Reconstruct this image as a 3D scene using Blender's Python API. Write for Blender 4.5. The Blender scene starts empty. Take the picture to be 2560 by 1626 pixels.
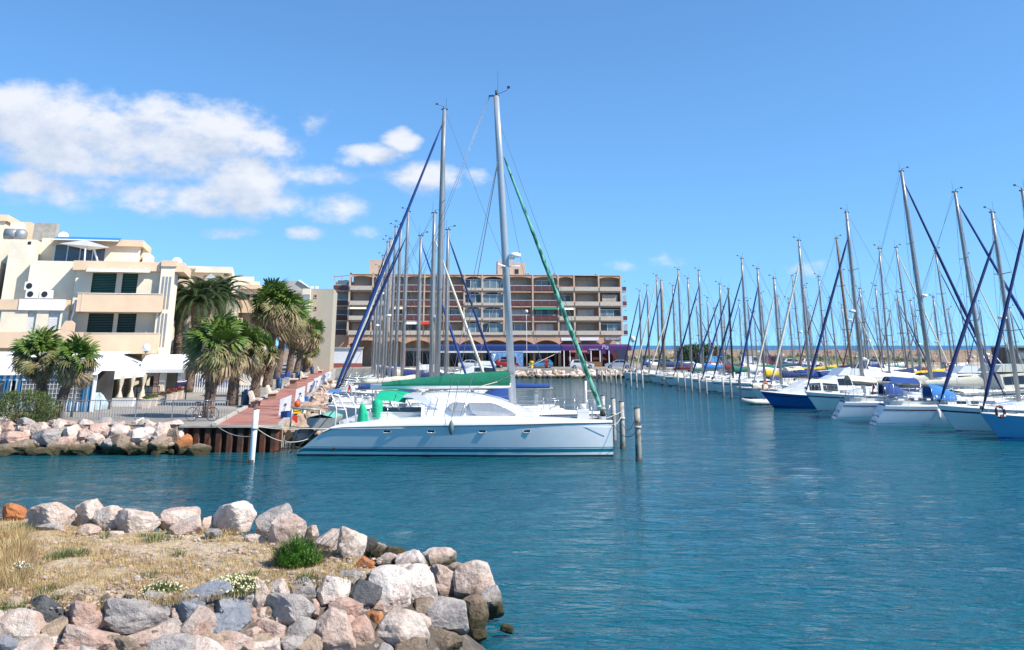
import bpy, bmesh, math, random
from mathutils import Vector, Matrix, noise
R = math.radians
SC = bpy.context.scene
COL = SC.collection
random.seed(7)
# ------------------------------------------------------------------ camera
CAMZ, FPX, PITCH, PV = 5.0, 2300.0, R(17.5), 139.0
cd = bpy.data.cameras.new('camera'); cam = bpy.data.objects.new('camera', cd); COL.objects.link(cam)
cam.location = (0, 0, CAMZ); cam.rotation_euler = (math.pi/2 + PITCH, 0, 0)
cd.sensor_width = 36; cd.lens = 36*FPX/2560; cd.shift_y = -(813-PV)/2560
cd.clip_start = .1; cd.clip_end = 60000
SC.camera = cam
# ------------------------------------------------------------------ sun and sky
SUN_EL, SUN_AZ = R(46), R(-24)            # azimuth from +X, negative = towards the viewer
sun_dir = Vector((math.cos(SUN_EL)*math.cos(SUN_AZ), math.cos(SUN_EL)*math.sin(SUN_AZ), math.sin(SUN_EL)))
sl = bpy.data.lights.new('sun', 'SUN'); sl.energy = 5.0; sl.angle = R(.53); sl.color = (1, .95, .87)
so = bpy.data.objects.new('sun', sl); COL.objects.link(so)
so.rotation_euler = (-sun_dir).to_track_quat('-Z', 'Y').to_euler(); so.location = (60, -20, 80)
vs = SC.view_settings
vs.view_transform = 'Standard'; vs.look = 'None'; vs.exposure = .6; vs.gamma = 1; vs.use_curve_mapping = False
SC.render.engine = 'CYCLES'
SC.cycles.use_denoising = True
SC.cycles.max_bounces = 4; SC.cycles.diffuse_bounces = 2; SC.cycles.glossy_bounces = 3; SC.cycles.transparent_max_bounces = 8
SC.cycles.caustics_reflective = False; SC.cycles.caustics_refractive = False
W = bpy.data.worlds.new('World'); SC.world = W; W.use_nodes = True
def build_world():
    nt = W.node_tree; N = nt.nodes; L = nt.links; N.clear()
    out = N.new('ShaderNodeOutputWorld'); bg = N.new('ShaderNodeBackground'); L.new(bg.outputs[0], out.inputs[0])
    sky = N.new('ShaderNodeTexSky'); sky.sky_type = 'NISHITA'; sky.sun_disc = False
    sky.sun_elevation = SUN_EL; sky.sun_rotation = math.pi/2 - SUN_AZ
    sky.air_density = 1.0; sky.dust_density = 0.; sky.ozone_density = 3.0; sky.altitude = 0
    bg.inputs[1].default_value = .118
    def M(op, a, b=None, c=None, clamp=False):
        n = N.new('ShaderNodeMath'); n.operation = op; n.use_clamp = clamp
        for i, v in enumerate((a, b, c)):
            if v is None: continue
            if isinstance(v, (int, float)): n.inputs[i].default_value = v
            else: L.new(v, n.inputs[i])
        return n.outputs[0]
    tc = N.new('ShaderNodeTexCoord'); sp = N.new('ShaderNodeSeparateXYZ'); L.new(tc.outputs['Generated'], sp.inputs[0])
    x, y, z = sp.outputs
    az0 = M('ARCTAN2', x, y)                               # 0 straight ahead, + to the right
    az = M('WRAP', az0, 1.5, -.594)                        # the same cloud field goes on all round the sky
    el = M('ARCSINE', M('MINIMUM', M('MAXIMUM', z, -1), 1))
    cmb = N.new('ShaderNodeCombineXYZ'); L.new(az, cmb.inputs[0]); L.new(M('MULTIPLY', el, 1.5), cmb.inputs[1])
    def NZ(scale, detail, rough, off=(0, 0, 0)):
        a = N.new('ShaderNodeVectorMath'); a.operation = 'ADD'; a.inputs[1].default_value = off; L.new(cmb.outputs[0], a.inputs[0])
        n = N.new('ShaderNodeTexNoise'); n.inputs['Scale'].default_value = scale; n.inputs['Detail'].default_value = detail
        n.inputs['Roughness'].default_value = rough; L.new(a.outputs[0], n.inputs['Vector']); return n.outputs[0]
    clouds = [(120, 330, 330, 95, 1.), (430, 320, 220, 85, 1.), (-20, 285, 160, 75, 1.), (615, 350, 110, 45, .9), (300, 400, 420, 50, .8),
              (570, 450, 120, 70, 1.), (600, 500, 110, 45, .7), (300, 490, 300, 42, .75), (440, 525, 110, 22, .7), (-10, 460, 75, 34, .9), (120, 505, 170, 30, .5),
              (770, 440, 85, 32, .8), (700, 440, 40, 22, .6), (832, 520, 80, 38, .7), (745, 592, 46, 18, .62), (908, 588, 46, 20, .6),
              (985, 345, 50, 32, .85), (910, 380, 90, 26, .75), (845, 400, 40, 18, .6), (1060, 445, 95, 42, .9), (1190, 445, 40, 26, .7),
              (745, 310, 44, 44, .2), (1660, 660, 80, 22, .42), (1560, 668, 46, 16, .38), (2050, 680, 60, 20, .36), (560, 590, 60, 14, .4)]
    def density(da, de, dt=7):
        a_ = M('ADD', az, da); e_ = M('ADD', el, de); tot = None
        for (u, v, ru, rv, w) in clouds:
            a0 = math.atan((u-1280)/2411); e0 = math.atan((866-v)/2411*math.cos(a0)); ru, rv = ru*.88, rv*.88
            qa = M('MULTIPLY', M('SUBTRACT', a_, a0), 2411/ru); qe = M('MULTIPLY', M('SUBTRACT', e_, e0), 2411/rv)
            f = M('MULTIPLY', M('SUBTRACT', 1, M('MULTIPLY', M('MULTIPLY_ADD', qa, qa, M('MULTIPLY', qe, qe)), .5)), w)
            tot = f if tot is None else M('SMOOTH_MAX', tot, f, .3)
        tot = M('MAXIMUM', tot, -1)
        big = NZ(9, dt-2, .55, (da, de*1.5, 0)); fine = NZ(30, dt, .6, (3+da, 1+de*1.5, 0))
        return M('ADD', M('ADD', M('MULTIPLY', tot, 1.25), M('MULTIPLY', M('SUBTRACT', big, .5), 2.3)), M('MULTIPLY', M('SUBTRACT', fine, .5), 1.9))
    dens = density(0, 0)
    mr = N.new('ShaderNodeMapRange'); mr.interpolation_type = 'SMOOTHSTEP'; L.new(dens, mr.inputs[0])
    mr.inputs[1].default_value = .1; mr.inputs[2].default_value = 1.15; mr.inputs[3].default_value = 0; mr.inputs[4].default_value = .86
    alpha = M('MULTIPLY', mr.outputs[0], M('GREATER_THAN', el, .012))
    # light from the upper right: compare the field with itself a step towards the sun
    lit = M('ADD', M('MULTIPLY', M('SUBTRACT', dens, density(.010, .022, 4)), .75), .42, clamp=True)
    mixc = N.new('ShaderNodeMix'); mixc.data_type = 'RGBA'; L.new(lit, mixc.inputs[0])
    mixc.inputs[6].default_value = (3.5, 3.9, 4.6, 1); mixc.inputs[7].default_value = (5.5, 5.5, 5.65, 1)
    up = N.new('ShaderNodeCombineXYZ'); L.new(x, up.inputs[0]); L.new(y, up.inputs[1]); L.new(M('ADD', M('MULTIPLY', M('MAXIMUM', z, 0),   .9), .115), up.inputs[2])
    nv = N.new('ShaderNodeVectorMath'); nv.operation = 'NORMALIZE'; L.new(up.outputs[0], nv.inputs[0]); L.new(nv.outputs[0], sky.inputs[0])   # clear maritime air: no pale band at the horizon
    tint = N.new('ShaderNodeVectorMath'); tint.operation = 'MULTIPLY'; tint.inputs[1].default_value = (.68, 1.0, 1.2); L.new(sky.outputs[0], tint.inputs[0])
    fin = N.new('ShaderNodeMix'); fin.data_type = 'RGBA'; L.new(alpha, fin.inputs[0]); L.new(tint.outputs[0], fin.inputs[6]); L.new(mixc.outputs[2], fin.inputs[7])
    L.new(fin.outputs[2], bg.inputs[0])
build_world()
# ------------------------------------------------------------------ helpers
_F = Vector((0, math.cos(PITCH), math.sin(PITCH))); _U = Vector((0, -math.sin(PITCH), math.cos(PITCH)))
def ray(u, v): return _F + Vector((1, 0, 0))*((u-1280)/FPX) + _U*((PV-v)/FPX)
def G(u, v, z=0.):
    d = ray(u, v); t = (z-CAMZ)/d.z; return Vector((0, 0, CAMZ)) + d*t
def H(u, v, Y):
    d = ray(u, v); return Vector((0, 0, CAMZ)) + d*(Y/d.y)
def fixY(y): v = 866+12055/y; return 5/math.tan(math.atan((v-139)/2300)-PITCH)      # depth of a waterline read off the photo
def mpp(Y, z=2.): return (Y*math.cos(PITCH) + (z-CAMZ)*math.sin(PITCH))/FPX     # metres per photo pixel at depth Y
class MB:
    """collects shapes; build() links them as one mesh object"""
    def __init__(s): s.v = []; s.f = []; s.m = []; s.sm = []
    def add(s, vs, fs, mi=0, smooth=False):
        o = len(s.v); s.v += [tuple(p) for p in vs]; s.f += [tuple(i+o for i in f) for f in fs]; s.m += [mi]*len(fs); s.sm += [smooth]*len(fs); return s
    def box(s, x0, x1, y0, y1, z0, z1, mi=0):
        vs = [(x, y, z) for z in (z0, z1) for y in (y0, y1) for x in (x0, x1)]
        return s.add(vs, [(0, 2, 3, 1), (4, 5, 7, 6), (0, 1, 5, 4), (2, 6, 7, 3), (0, 4, 6, 2), (1, 3, 7, 5)], mi)
    def bar(s, a, b, w, h=None, mi=0):
        a = Vector(a); b = Vector(b); d = (b-a); h = h or w
        up = Vector((0, 0, 1)) if abs(d.normalized().z) < .99 else Vector((0, 1, 0))
        r = d.cross(up).normalized()*w/2; q = r.cross(d).normalized()*h/2
        vs = [p+sx*r+sz*q for p in (a, b) for sx, sz in ((-1, -1), (1, -1), (1, 1), (-1, 1))]
        return s.add(vs, [(3, 2, 1, 0), (4, 5, 6, 7), (0, 1, 5, 4), (1, 2, 6, 5), (2, 3, 7, 6), (3, 0, 4, 7)], mi)
    def tube(s, pts, rad, n=8, mi=0, cap=True, smooth=True, flat=1.):
        pts = [Vector(p) for p in pts]; k = len(pts)
        if isinstance(rad, (int, float)): rad = [rad]*k
        rings = []; ref = None
        for i, p in enumerate(pts):
            d = (pts[min(i+1, k-1)]-pts[max(i-1, 0)]).normalized()
            if ref is None:
                ref = Vector((0, 0, 1)) if abs(d.z) < .9 else Vector((1, 0, 0))
            a = (ref - d*ref.dot(d))
            a = a.normalized() if a.length > 1e-6 else d.orthogonal().normalized()
            b = d.cross(a); ref = a
            rings += [p + a*math.cos(2*math.pi*j/n)*rad[i] + b*math.sin(2*math.pi*j/n)*rad[i]*flat for j in range(n)]
        fs = [(i*n+j, i*n+(j+1) % n, (i+1)*n+(j+1) % n, (i+1)*n+j) for i in range(k-1) for j in range(n)]
        s.add(rings, fs, mi, smooth)
        if cap:
            o = len(s.v)-len(rings); s.f += [tuple(o+j for j in range(n-1, -1, -1)), tuple(o+(k-1)*n+j for j in range(n))]; s.m += [mi]*2; s.sm += [False]*2
        return s
    def lathe(s, prof, n=16, mi=0, c=(0, 0, 0), smooth=True):
        vs = [(c[0]+r*math.cos(2*math.pi*j/n), c[1]+r*math.sin(2*math.pi*j/n), c[2]+z) for r, z in prof for j in range(n)]; k = len(prof)
        s.add(vs, [(i*n+j, i*n+(j+1) % n, (i+1)*n+(j+1) % n, (i+1)*n+j) for i in range(k-1) for j in range(n)], mi, smooth)
        o = len(s.v)-len(vs); s.f += [tuple(o+j for j in range(n-1, -1, -1)), tuple(o+(k-1)*n+j for j in range(n))]; s.m += [mi]*2; s.sm += [False]*2
        return s
    def prism(s, poly, a0, a1, axis='y', mi=0):
        """poly of 2-D points, extruded along axis from a0 to a1"""
        n = len(poly)
        def P(p, a): return {'y': (p[0], a, p[1]), 'x': (a, p[0], p[1]), 'z': (p[0], p[1], a)}[axis]
        vs = [P(p, a0) for p in poly]+[P(p, a1) for p in poly]
        return s.add(vs, [tuple(range(n)), tuple(range(2*n-1, n-1, -1))]+[(i, i+n, (i+1) % n+n, (i+1) % n) for i in range(n)], mi)
    def grid(s, rows, mi=0, smooth=True, close=False):
        n = len(rows[0]); k = len(rows); vs = [p for r in rows for p in r]
        m = n if close else n-1
        return s.add(vs, [(i*n+j, i*n+(j+1) % n, (i+1)*n+(j+1) % n, (i+1)*n+j) for i in range(k-1) for j in range(m)], mi, smooth)
    def ball(s, c, r, n=12, k=8, mi=0, sz=1.):
        pr = [(max(1e-4, r*math.sin(math.pi*i/k)), -r*sz*math.cos(math.pi*i/k)) for i in range(k+1)]
        return s.lathe(pr, n, mi, c)
    def mesh(s, name, mats, fix=True):
        me = bpy.data.meshes.new(name); me.from_pydata(s.v, [], s.f)
        for m in (mats if isinstance(mats, (list, tuple)) else [mats]): me.materials.append(m)
        me.polygons.foreach_set('material_index', s.m); me.polygons.foreach_set('use_smooth', s.sm)
        me.update()
        if fix:
            bm = bmesh.new(); bm.from_mesh(me); bmesh.ops.recalc_face_normals(bm, faces=bm.faces); bm.to_mesh(me); bm.free()
        return me
    def build(s, name, mats, parent=None, loc=(0, 0, 0), rot=(0, 0, 0), fix=True):
        return link(name, s.mesh(name, mats, fix), parent, loc, rot)
def link(name, me, parent=None, loc=(0, 0, 0), rot=(0, 0, 0), scale=None):
    o = bpy.data.objects.new(name, me); COL.objects.link(o); o.location = loc; o.rotation_euler = rot
    if scale is not None: o.scale = scale if hasattr(scale, '__len__') else (scale,)*3
    if parent is not None: o.parent = parent
    return o
def thing(name, label, cat, loc=(0, 0, 0), rz=0., group=None):
    o = bpy.data.objects.new(name, None); COL.objects.link(o); o.location = loc; o.rotation_euler = (0, 0, rz); o.empty_display_size = .2
    return tag(o, label, cat, group)
def tag(o, label=None, cat=None, group=None, kind=None):
    for k, v in (('label', label), ('category', cat), ('group', group), ('kind', kind)):
        if v: o[k] = v
    return o
def structure(o, label=None):
    o['kind'] = 'structure'
    if label: o['label'] = label
    return o
# ------------------------------------------------------------------ materials
_mats = {}
def mat(name, col, rough=.6, metal=0., var=.12, scale=3., bump=0., bscale=None, spec=.5, col2=None, c2scale=None, c2lo=.5, c2hi=.62, dirt=0., trans=0., coat=0., space='Object', alpha=1.):
    """procedural surface: base colour with noise variation, optional second colour in patches, fine relief"""
    if name in _mats: return _mats[name]
    m = bpy.data.materials.new(name); m.use_nodes = True; _mats[name] = m
    nt = m.node_tree; N = nt.nodes; L = nt.links; b = N['Principled BSDF']
    b.inputs['Roughness'].default_value = rough; b.inputs['Metallic'].default_value = metal
    b.inputs['Specular IOR Level'].default_value = spec; b.inputs['Coat Weight'].default_value = coat; b.inputs['Coat Roughness'].default_value = .08
    if trans: b.inputs['Transmission Weight'].default_value = trans
    if alpha < 1: b.inputs['Alpha'].default_value = alpha
    tc = N.new('ShaderNodeTexCoord'); oi = N.new('ShaderNodeObjectInfo'); add = N.new('ShaderNodeVectorMath'); add.operation = 'ADD'
    sc = N.new('ShaderNodeVectorMath'); sc.operation = 'SCALE'; sc.inputs[0].default_value = (37, 17, 29); L.new(oi.outputs['Random'], sc.inputs[3])
    L.new(tc.outputs[space], add.inputs[0]); L.new(sc.outputs[0], add.inputs[1]); vec = add.outputs[0]
    def nz(s, d=5, r=.6):
        n = N.new('ShaderNodeTexNoise'); n.inputs['Scale'].default_value = s; n.inputs['Detail'].default_value = d; n.inputs['Roughness'].default_value = r
        L.new(vec, n.inputs['Vector']); return n.outputs[0]
    def mr(x, a, c, lo, hi):
        n = N.new('ShaderNodeMapRange'); L.new(x, n.inputs[0])
        for i, q in enumerate((a, c, lo, hi)): n.inputs[i+1].default_value = q
        return n.outputs[0]
    def mix(fac, a, c, mode='MIX'):
        n = N.new('ShaderNodeMix'); n.data_type = 'RGBA'; n.blend_type = mode
        for i, q in ((0, fac), (6, a), (7, c)):
            if isinstance(q, (int, float)): n.inputs[i].default_value = q
            elif isinstance(q, tuple): n.inputs[i].default_value = (*q[:3], 1)
            else: L.new(q, n.inputs[i])
        return n.outputs[2]
    c = tuple(col)
    if col2: c = mix(mr(nz(c2scale or scale*.6), c2lo, c2hi, 0, 1), c, tuple(col2))
    if var: 
        f = mr(nz(scale), .3, .7, 1-var, 1+var)
        h = N.new('ShaderNodeVectorMath'); h.operation = 'SCALE'
        if isinstance(c, tuple): h.inputs[0].default_value = c
        else: L.new(c, h.inputs[0])
        L.new(f, h.inputs[3]); c = h.outputs[0]
    if dirt: c = mix(mr(nz(scale*.35, 7, .7), .5, .75, 0, dirt), c, (.06, .05, .04))
    if isinstance(c, tuple): b.inputs['Base Color'].default_value = (*c, 1)
    else: L.new(c, b.inputs['Base Color'])
    if bump:
        bp = N.new('ShaderNodeBump'); bp.inputs['Strength'].default_value = min(1, bump); bp.inputs['Distance'].default_value = .05*max(1, bump)
        L.new(nz(bscale or scale*4, 6, .65), bp.inputs['Height']); L.new(bp.outputs[0], b.inputs['Normal'])
    return m
gel = lambda n, c, **k: mat(n, c, **{**dict(rough=.22, var=.05, scale=1.2, coat=.3), **k})
M_WHITE = gel('white_gelcoat', (.78, .78, .76)); M_OFFW = gel('offwhite_deck', (.70, .69, .64), rough=.55, coat=0)
M_ALU = mat('mast_aluminium', (.27, .28, .285), .4, .3, .1, 1.5); M_STEEL = mat('stainless_steel', (.62, .63, .64), .25, .85, .05)
M_WIRE = mat('rigging_wire', (.16, .165, .17), .4, .5, 0); M_BLACK = mat('black_rubber', (.018, .018, .02), .6, 0, .1)
M_GLASS = mat('dark_glass', (.02, .025, .03), .06, 0, .1, 2, spec=.6); M_ROPE = mat('rope', (.50, .46, .38), .9, 0, .15, 20, bump=.4, bscale=60)
M_NAVY = mat('navy_canvas', (.006, .024, .11), .8, 0, .15, 4, bump=.5, bscale=9); M_BLUE = mat('blue_canvas', (.008, .05, .20), .8, 0, .15, 4, bump=.5, bscale=9)
M_SKYB = mat('light_blue_canvas', (.02, .17, .50), .8, 0, .15, 4, bump=.5, bscale=9); M_GREEN = mat('dark_green_canvas', (.0, .15, .08), .75, 0, .12, 3, bump=.4, bscale=7)
M_TEALG = mat('bright_green_canvas', (.0, .36, .19), .75, 0, .1, 3, bump=.5, bscale=7); M_CREAMC = mat('cream_canvas', (.62, .57, .45), .85, 0, .12, 4, bump=.5, bscale=8)
M_YELLOW = mat('yellow_canvas', (.72, .47, .02), .8, 0, .12, 4, bump=.5, bscale=8); M_RED = mat('red_plastic', (.42, .03, .015), .5, 0, .1)
M_WINE = mat('wine_red_canvas', (.14, .018, .02), .8, 0, .12, 4, bump=.5, bscale=8); M_ORANGE = mat('orange_plastic', (.62, .10, .02), .55, 0, .1)
M_WHITEP = mat('white_paint', (.78, .78, .78), .5, 0, .06, 2); M_GREYP = mat('grey_galvanised', (.30, .31, .32), .45, .4, .12, 6)
M_CONC = mat('concrete', (.40, .37, .32), .9, 0, .18, 1.5, bump=.4, bscale=14, dirt=.35)
# ================================================================== setting
GZ = 1.25                                   # level of the quays above the water
Q0 = G(708, 1062, GZ); Q0.z = 0; QD = Vector((-.158, 1, 0)).normalized()     # quay edge that runs away from the viewer
FARY = 157.5; QL = (FARY-Q0.y)/QD.y
Q1 = Q0 + QD*QL                             # its far corner
QN = Vector((-1, -.158, 0)).normalized()    # from the edge towards the land
def quay(s, t, z=0.): p = Q0 + QD*s + QN*t; return Vector((p.x, p.y, z))
def water_mat(name, deep, rough, amp, scales, green=None):
    m = bpy.data.materials.new(name); m.use_nodes = True; nt = m.node_tree; N = nt.nodes; L = nt.links; b = N['Principled BSDF']
    b.inputs['Roughness'].default_value = rough; b.inputs['IOR'].default_value = 1.333; b.inputs['Specular IOR Level'].default_value = .5
    tc = N.new('ShaderNodeTexCoord')
    h = None
    for i, (sx, sy, a, rot) in enumerate(scales):
        mp = N.new('ShaderNodeMapping'); mp.inputs['Rotation'].default_value = (0, 0, rot); mp.inputs['Scale'].default_value = (sx, sy, 1); mp.inputs['Location'].default_value = (i*13.7, i*7.1, 0)
        L.new(tc.outputs['Object'], mp.inputs[0])
        n = N.new('ShaderNodeTexNoise'); n.inputs['Scale'].default_value = 1; n.inputs['Detail'].default_value = 3; n.inputs['Roughness'].default_value = .55; n.inputs['Distortion'].default_value = .3
        L.new(mp.outputs[0], n.inputs['Vector'])
        k = N.new('ShaderNodeMath'); k.operation = 'MULTIPLY_ADD'; L.new(n.outputs[0], k.inputs[0]); k.inputs[1].default_value = a
        if h is None: k.inputs[2].default_value = 0
        else: L.new(h, k.inputs[2])
        h = k.outputs[0]
    bp = N.new('ShaderNodeBump'); bp.inputs['Strength'].default_value = 1; bp.inputs['Distance'].default_value = amp; L.new(h, bp.inputs['Height']); L.new(bp.outputs[0], b.inputs['Normal'])
    nb = N.new('ShaderNodeTexNoise'); nb.inputs['Scale'].default_value = .06; nb.inputs['Detail'].default_value = 4; L.new(tc.outputs['Object'], nb.inputs['Vector'])
    mx = N.new('ShaderNodeMix'); mx.data_type = 'RGBA'; mr = N.new('ShaderNodeMapRange'); L.new(nb.outputs[0], mr.inputs[0]); mr.inputs[1].default_value = .35; mr.inputs[2].default_value = .65
    L.new(mr.outputs[0], mx.inputs[0]); mx.inputs[6].default_value = (*deep, 1); mx.inputs[7].default_value = (*(green or deep), 1); L.new(mx.outputs[2], b.inputs['Base Color'])
    return m
M_WATER = water_mat('harbour_water', (.003, .068, .10), .07, .6, [(.2, .45, .26, .12), (.7, 1.5, .38, -.25), (1.9, 3.6, .22, .2), (5.5, 8, .05, -.1)], (.005, .088, .112))
M_SEA = water_mat('open_sea', (.006, .065, .17), .25, .5, [(.05, .2, 1., 0), (.4, 1.2, .3, .1)])
def sheet(name, poly, z, m, div=0):
    return structure(MB().add([(p[0], p[1], z) for p in poly], [tuple(range(len(poly)))]).build(name, m, fix=False))
def water_mesh():
    # rows and columns grow with distance so that real swell near the viewer costs little
    ys = [-40.]; 
    while ys[-1] < 236: ys.append(min(236., ys[-1] + max(.22, (ys[-1]-8)*.012) if ys[-1] > 11 else ys[-1]+ (3 if ys[-1] < 8 else .6)))
    rows = []
    for y in ys:
        half = 300 if y < 9 else 300
        k = 170
        w = max(14., y*.62)
        xs = [-300., -150.] + [-w + 2*w*i/k for i in range(k+1) if True] + [160., 300.]
        if w > 145: xs = [-300., -200.] + [-145+290*i/k for i in range(k+1)] + [200., 300.]
        r = []
        for x in xs:
            fade = 1/(1+(y/55)**2) if y > 9 else 0
            a = noise.noise((x*.16, y*.42, .3))*.035 + noise.noise((x*.5+3, y*1.05, 1.7))*.03 + (noise.noise((x*1.2, y*2.2, 5.))*.02 if y < 40 else 0)
            r.append((x, y, a*fade if abs(x) < w*1.01 else 0))
        rows.append(r)
    return MB().grid(rows)
structure(water_mesh().build('water', M_WATER, fix=False), 'teal harbour water with small wind ripples')
sheet('sea', [(-30000, 236), (30000, 236), (30000, 40000), (-30000, 40000)], -.02, M_SEA)
sheet('seabed', [(-320, -45), (320, -45), (320, 240), (-320, 240)], -3, mat('seabed_sand', (.10, .12, .08), .9))
# land of the harbour: one sheet on three sides
M_ASPH = mat('quay_asphalt', (.235, .215, .19), .9, 0, .13, .5, bump=.25, bscale=30, col2=(.29, .27, .235), c2scale=.18, c2lo=.42, c2hi=.6)
ground = MB()
gp = [(-300, Q0.y), (Q0.x, Q0.y), (Q1.x, FARY), (300, FARY), (300, 232), (-300, 232)]
ground.add([(x, y, GZ) for x, y in gp], [(0, 1, 2, 5), (2, 3, 4, 5)])
structure(ground.build('ground', M_ASPH, fix=False), 'grey asphalt of the harbour quays')
# quay walls
wl = MB(); wl.box(Q0.x-2.2, Q0.x-.05, Q0.y+.02, Q0.y+.3, -2.5, GZ-.02)
for (a, b) in [((-300, 0), (-17.5, 0))]: wl.box(a[0], b[0], Q0.y+.05, Q0.y+.6, -2.5, GZ-.05)
structure(wl.build('bank_wall', M_CONC))
wq = MB(); a, b = quay(.05, .1), quay(QL, .1)
n = Vector((1, .158, 0)).normalized()
wq.add([(a.x, a.y, -2.5), (b.x, b.y, -2.5), (b.x, b.y, GZ-.03), (a.x, a.y, GZ-.03)], [(0, 1, 2, 3)])
structure(wq.build('quay_wall', M_CONC))
structure(MB().box(Q1.x-.3, 300, FARY, FARY+.4, -2.5, GZ-.02).build('far_quay_wall', M_CONC))
# coping kerb on the quay edge and the far quay
M_KERB = mat('kerb_stone', (.46, .42, .36), .85, 0, .15, 2, bump=.3, bscale=20, dirt=.3)
M_REDP = mat('red_paving', (.33, .135, .10), .85, 0, .16, .6, bump=.25, bscale=18, col2=(.38, .18, .14), c2scale=.35, dirt=.4)
pr = MB(); p = [quay(.02, .25, GZ+.008), quay(QL-3, .25, GZ+.008), quay(QL-3, 3.2, GZ+.008), quay(.02, 3.2, GZ+.008)]
pr.add(p, [(0, 1, 2, 3)]); structure(pr.build('promenade', M_REDP, fix=False), 'red paved promenade along the quay')
kb = MB()
for i in range(70):
    s0 = i*1.5; jit = random.uniform(0, .012)
    kb.bar(quay(s0+.01, 3.32, GZ+.05), quay(s0+1.48, 3.32, GZ+.05), .22, .14+jit)
structure(kb.build('promenade_kerb', M_KERB))
kb2 = MB(); kb2.bar(quay(.01, .12, GZ+.0), quay(QL-1, .12, GZ+.0), .3, .12); structure(kb2.build('quay_coping', M_CONC))
sheet('road', [(-28, FARY+5.0), (120, FARY+5.0), (120, FARY+11.5), (-28, FARY+11.5)], GZ+.006, mat('road_asphalt', (.17, .16, .15), .9, 0, .1, .5, bump=.2, bscale=25))
structure(MB().box(Q1.x, 60, FARY+.1, FARY+.62, GZ-.3, GZ+.22).build('far_quay_coping', M_CONC))
structure(MB().box(-30, 26, FARY+12.0, FARY+12.3, GZ-.1, GZ+.13).build('pavement_kerb', M_KERB))
sheet('sandy_lot', [(26, FARY+3), (300, FARY+3), (300, 229), (26, 229)], GZ+.01, mat('sandy_ground', (.46, .36, .25), .95, 0, .2, .25, bump=.4, bscale=10, col2=(.33, .27, .19), c2scale=.08))
# promenade cross lines
# ------------------------------------------------------------------ sheet pile wall in front of the promenade
M_RUST = mat('rusty_steel', (.075, .035, .022), .85, .2, .4, 1.6, bump=.5, bscale=14, col2=(.17, .055, .03), c2scale=1.1, c2lo=.45, c2hi=.65)
spw = thing('sheet_pile_wall', 'rusty brown sheet pile wall carrying the end of the promenade', 'quay wall', (0, Q0.y, 0))
x = G(462, 1062, GZ).x; x1 = Q0.x-.02; k = 9; stp = (x1-x)/k
for i in range(k):
    a = x+i*stp; o = .34 if i % 2 else 0.
    pn = MB(); t = .03
    poly = [(a, -.05), (a+stp*.16, -.05-.34), (a+stp*.60, -.05-.34), (a+stp*.76, -.05), (a+stp, -.05), (a+stp, 0), (a, 0)]
    pn.prism(poly, -2.2, GZ-.1-random.uniform(0, .05), 'z'); pn.build('panel', M_RUST, spw)
MB().box(x-.1, x1+.05, -.5, .1, GZ-.1, GZ+.0).build('capping', M_CONC, spw)
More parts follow.
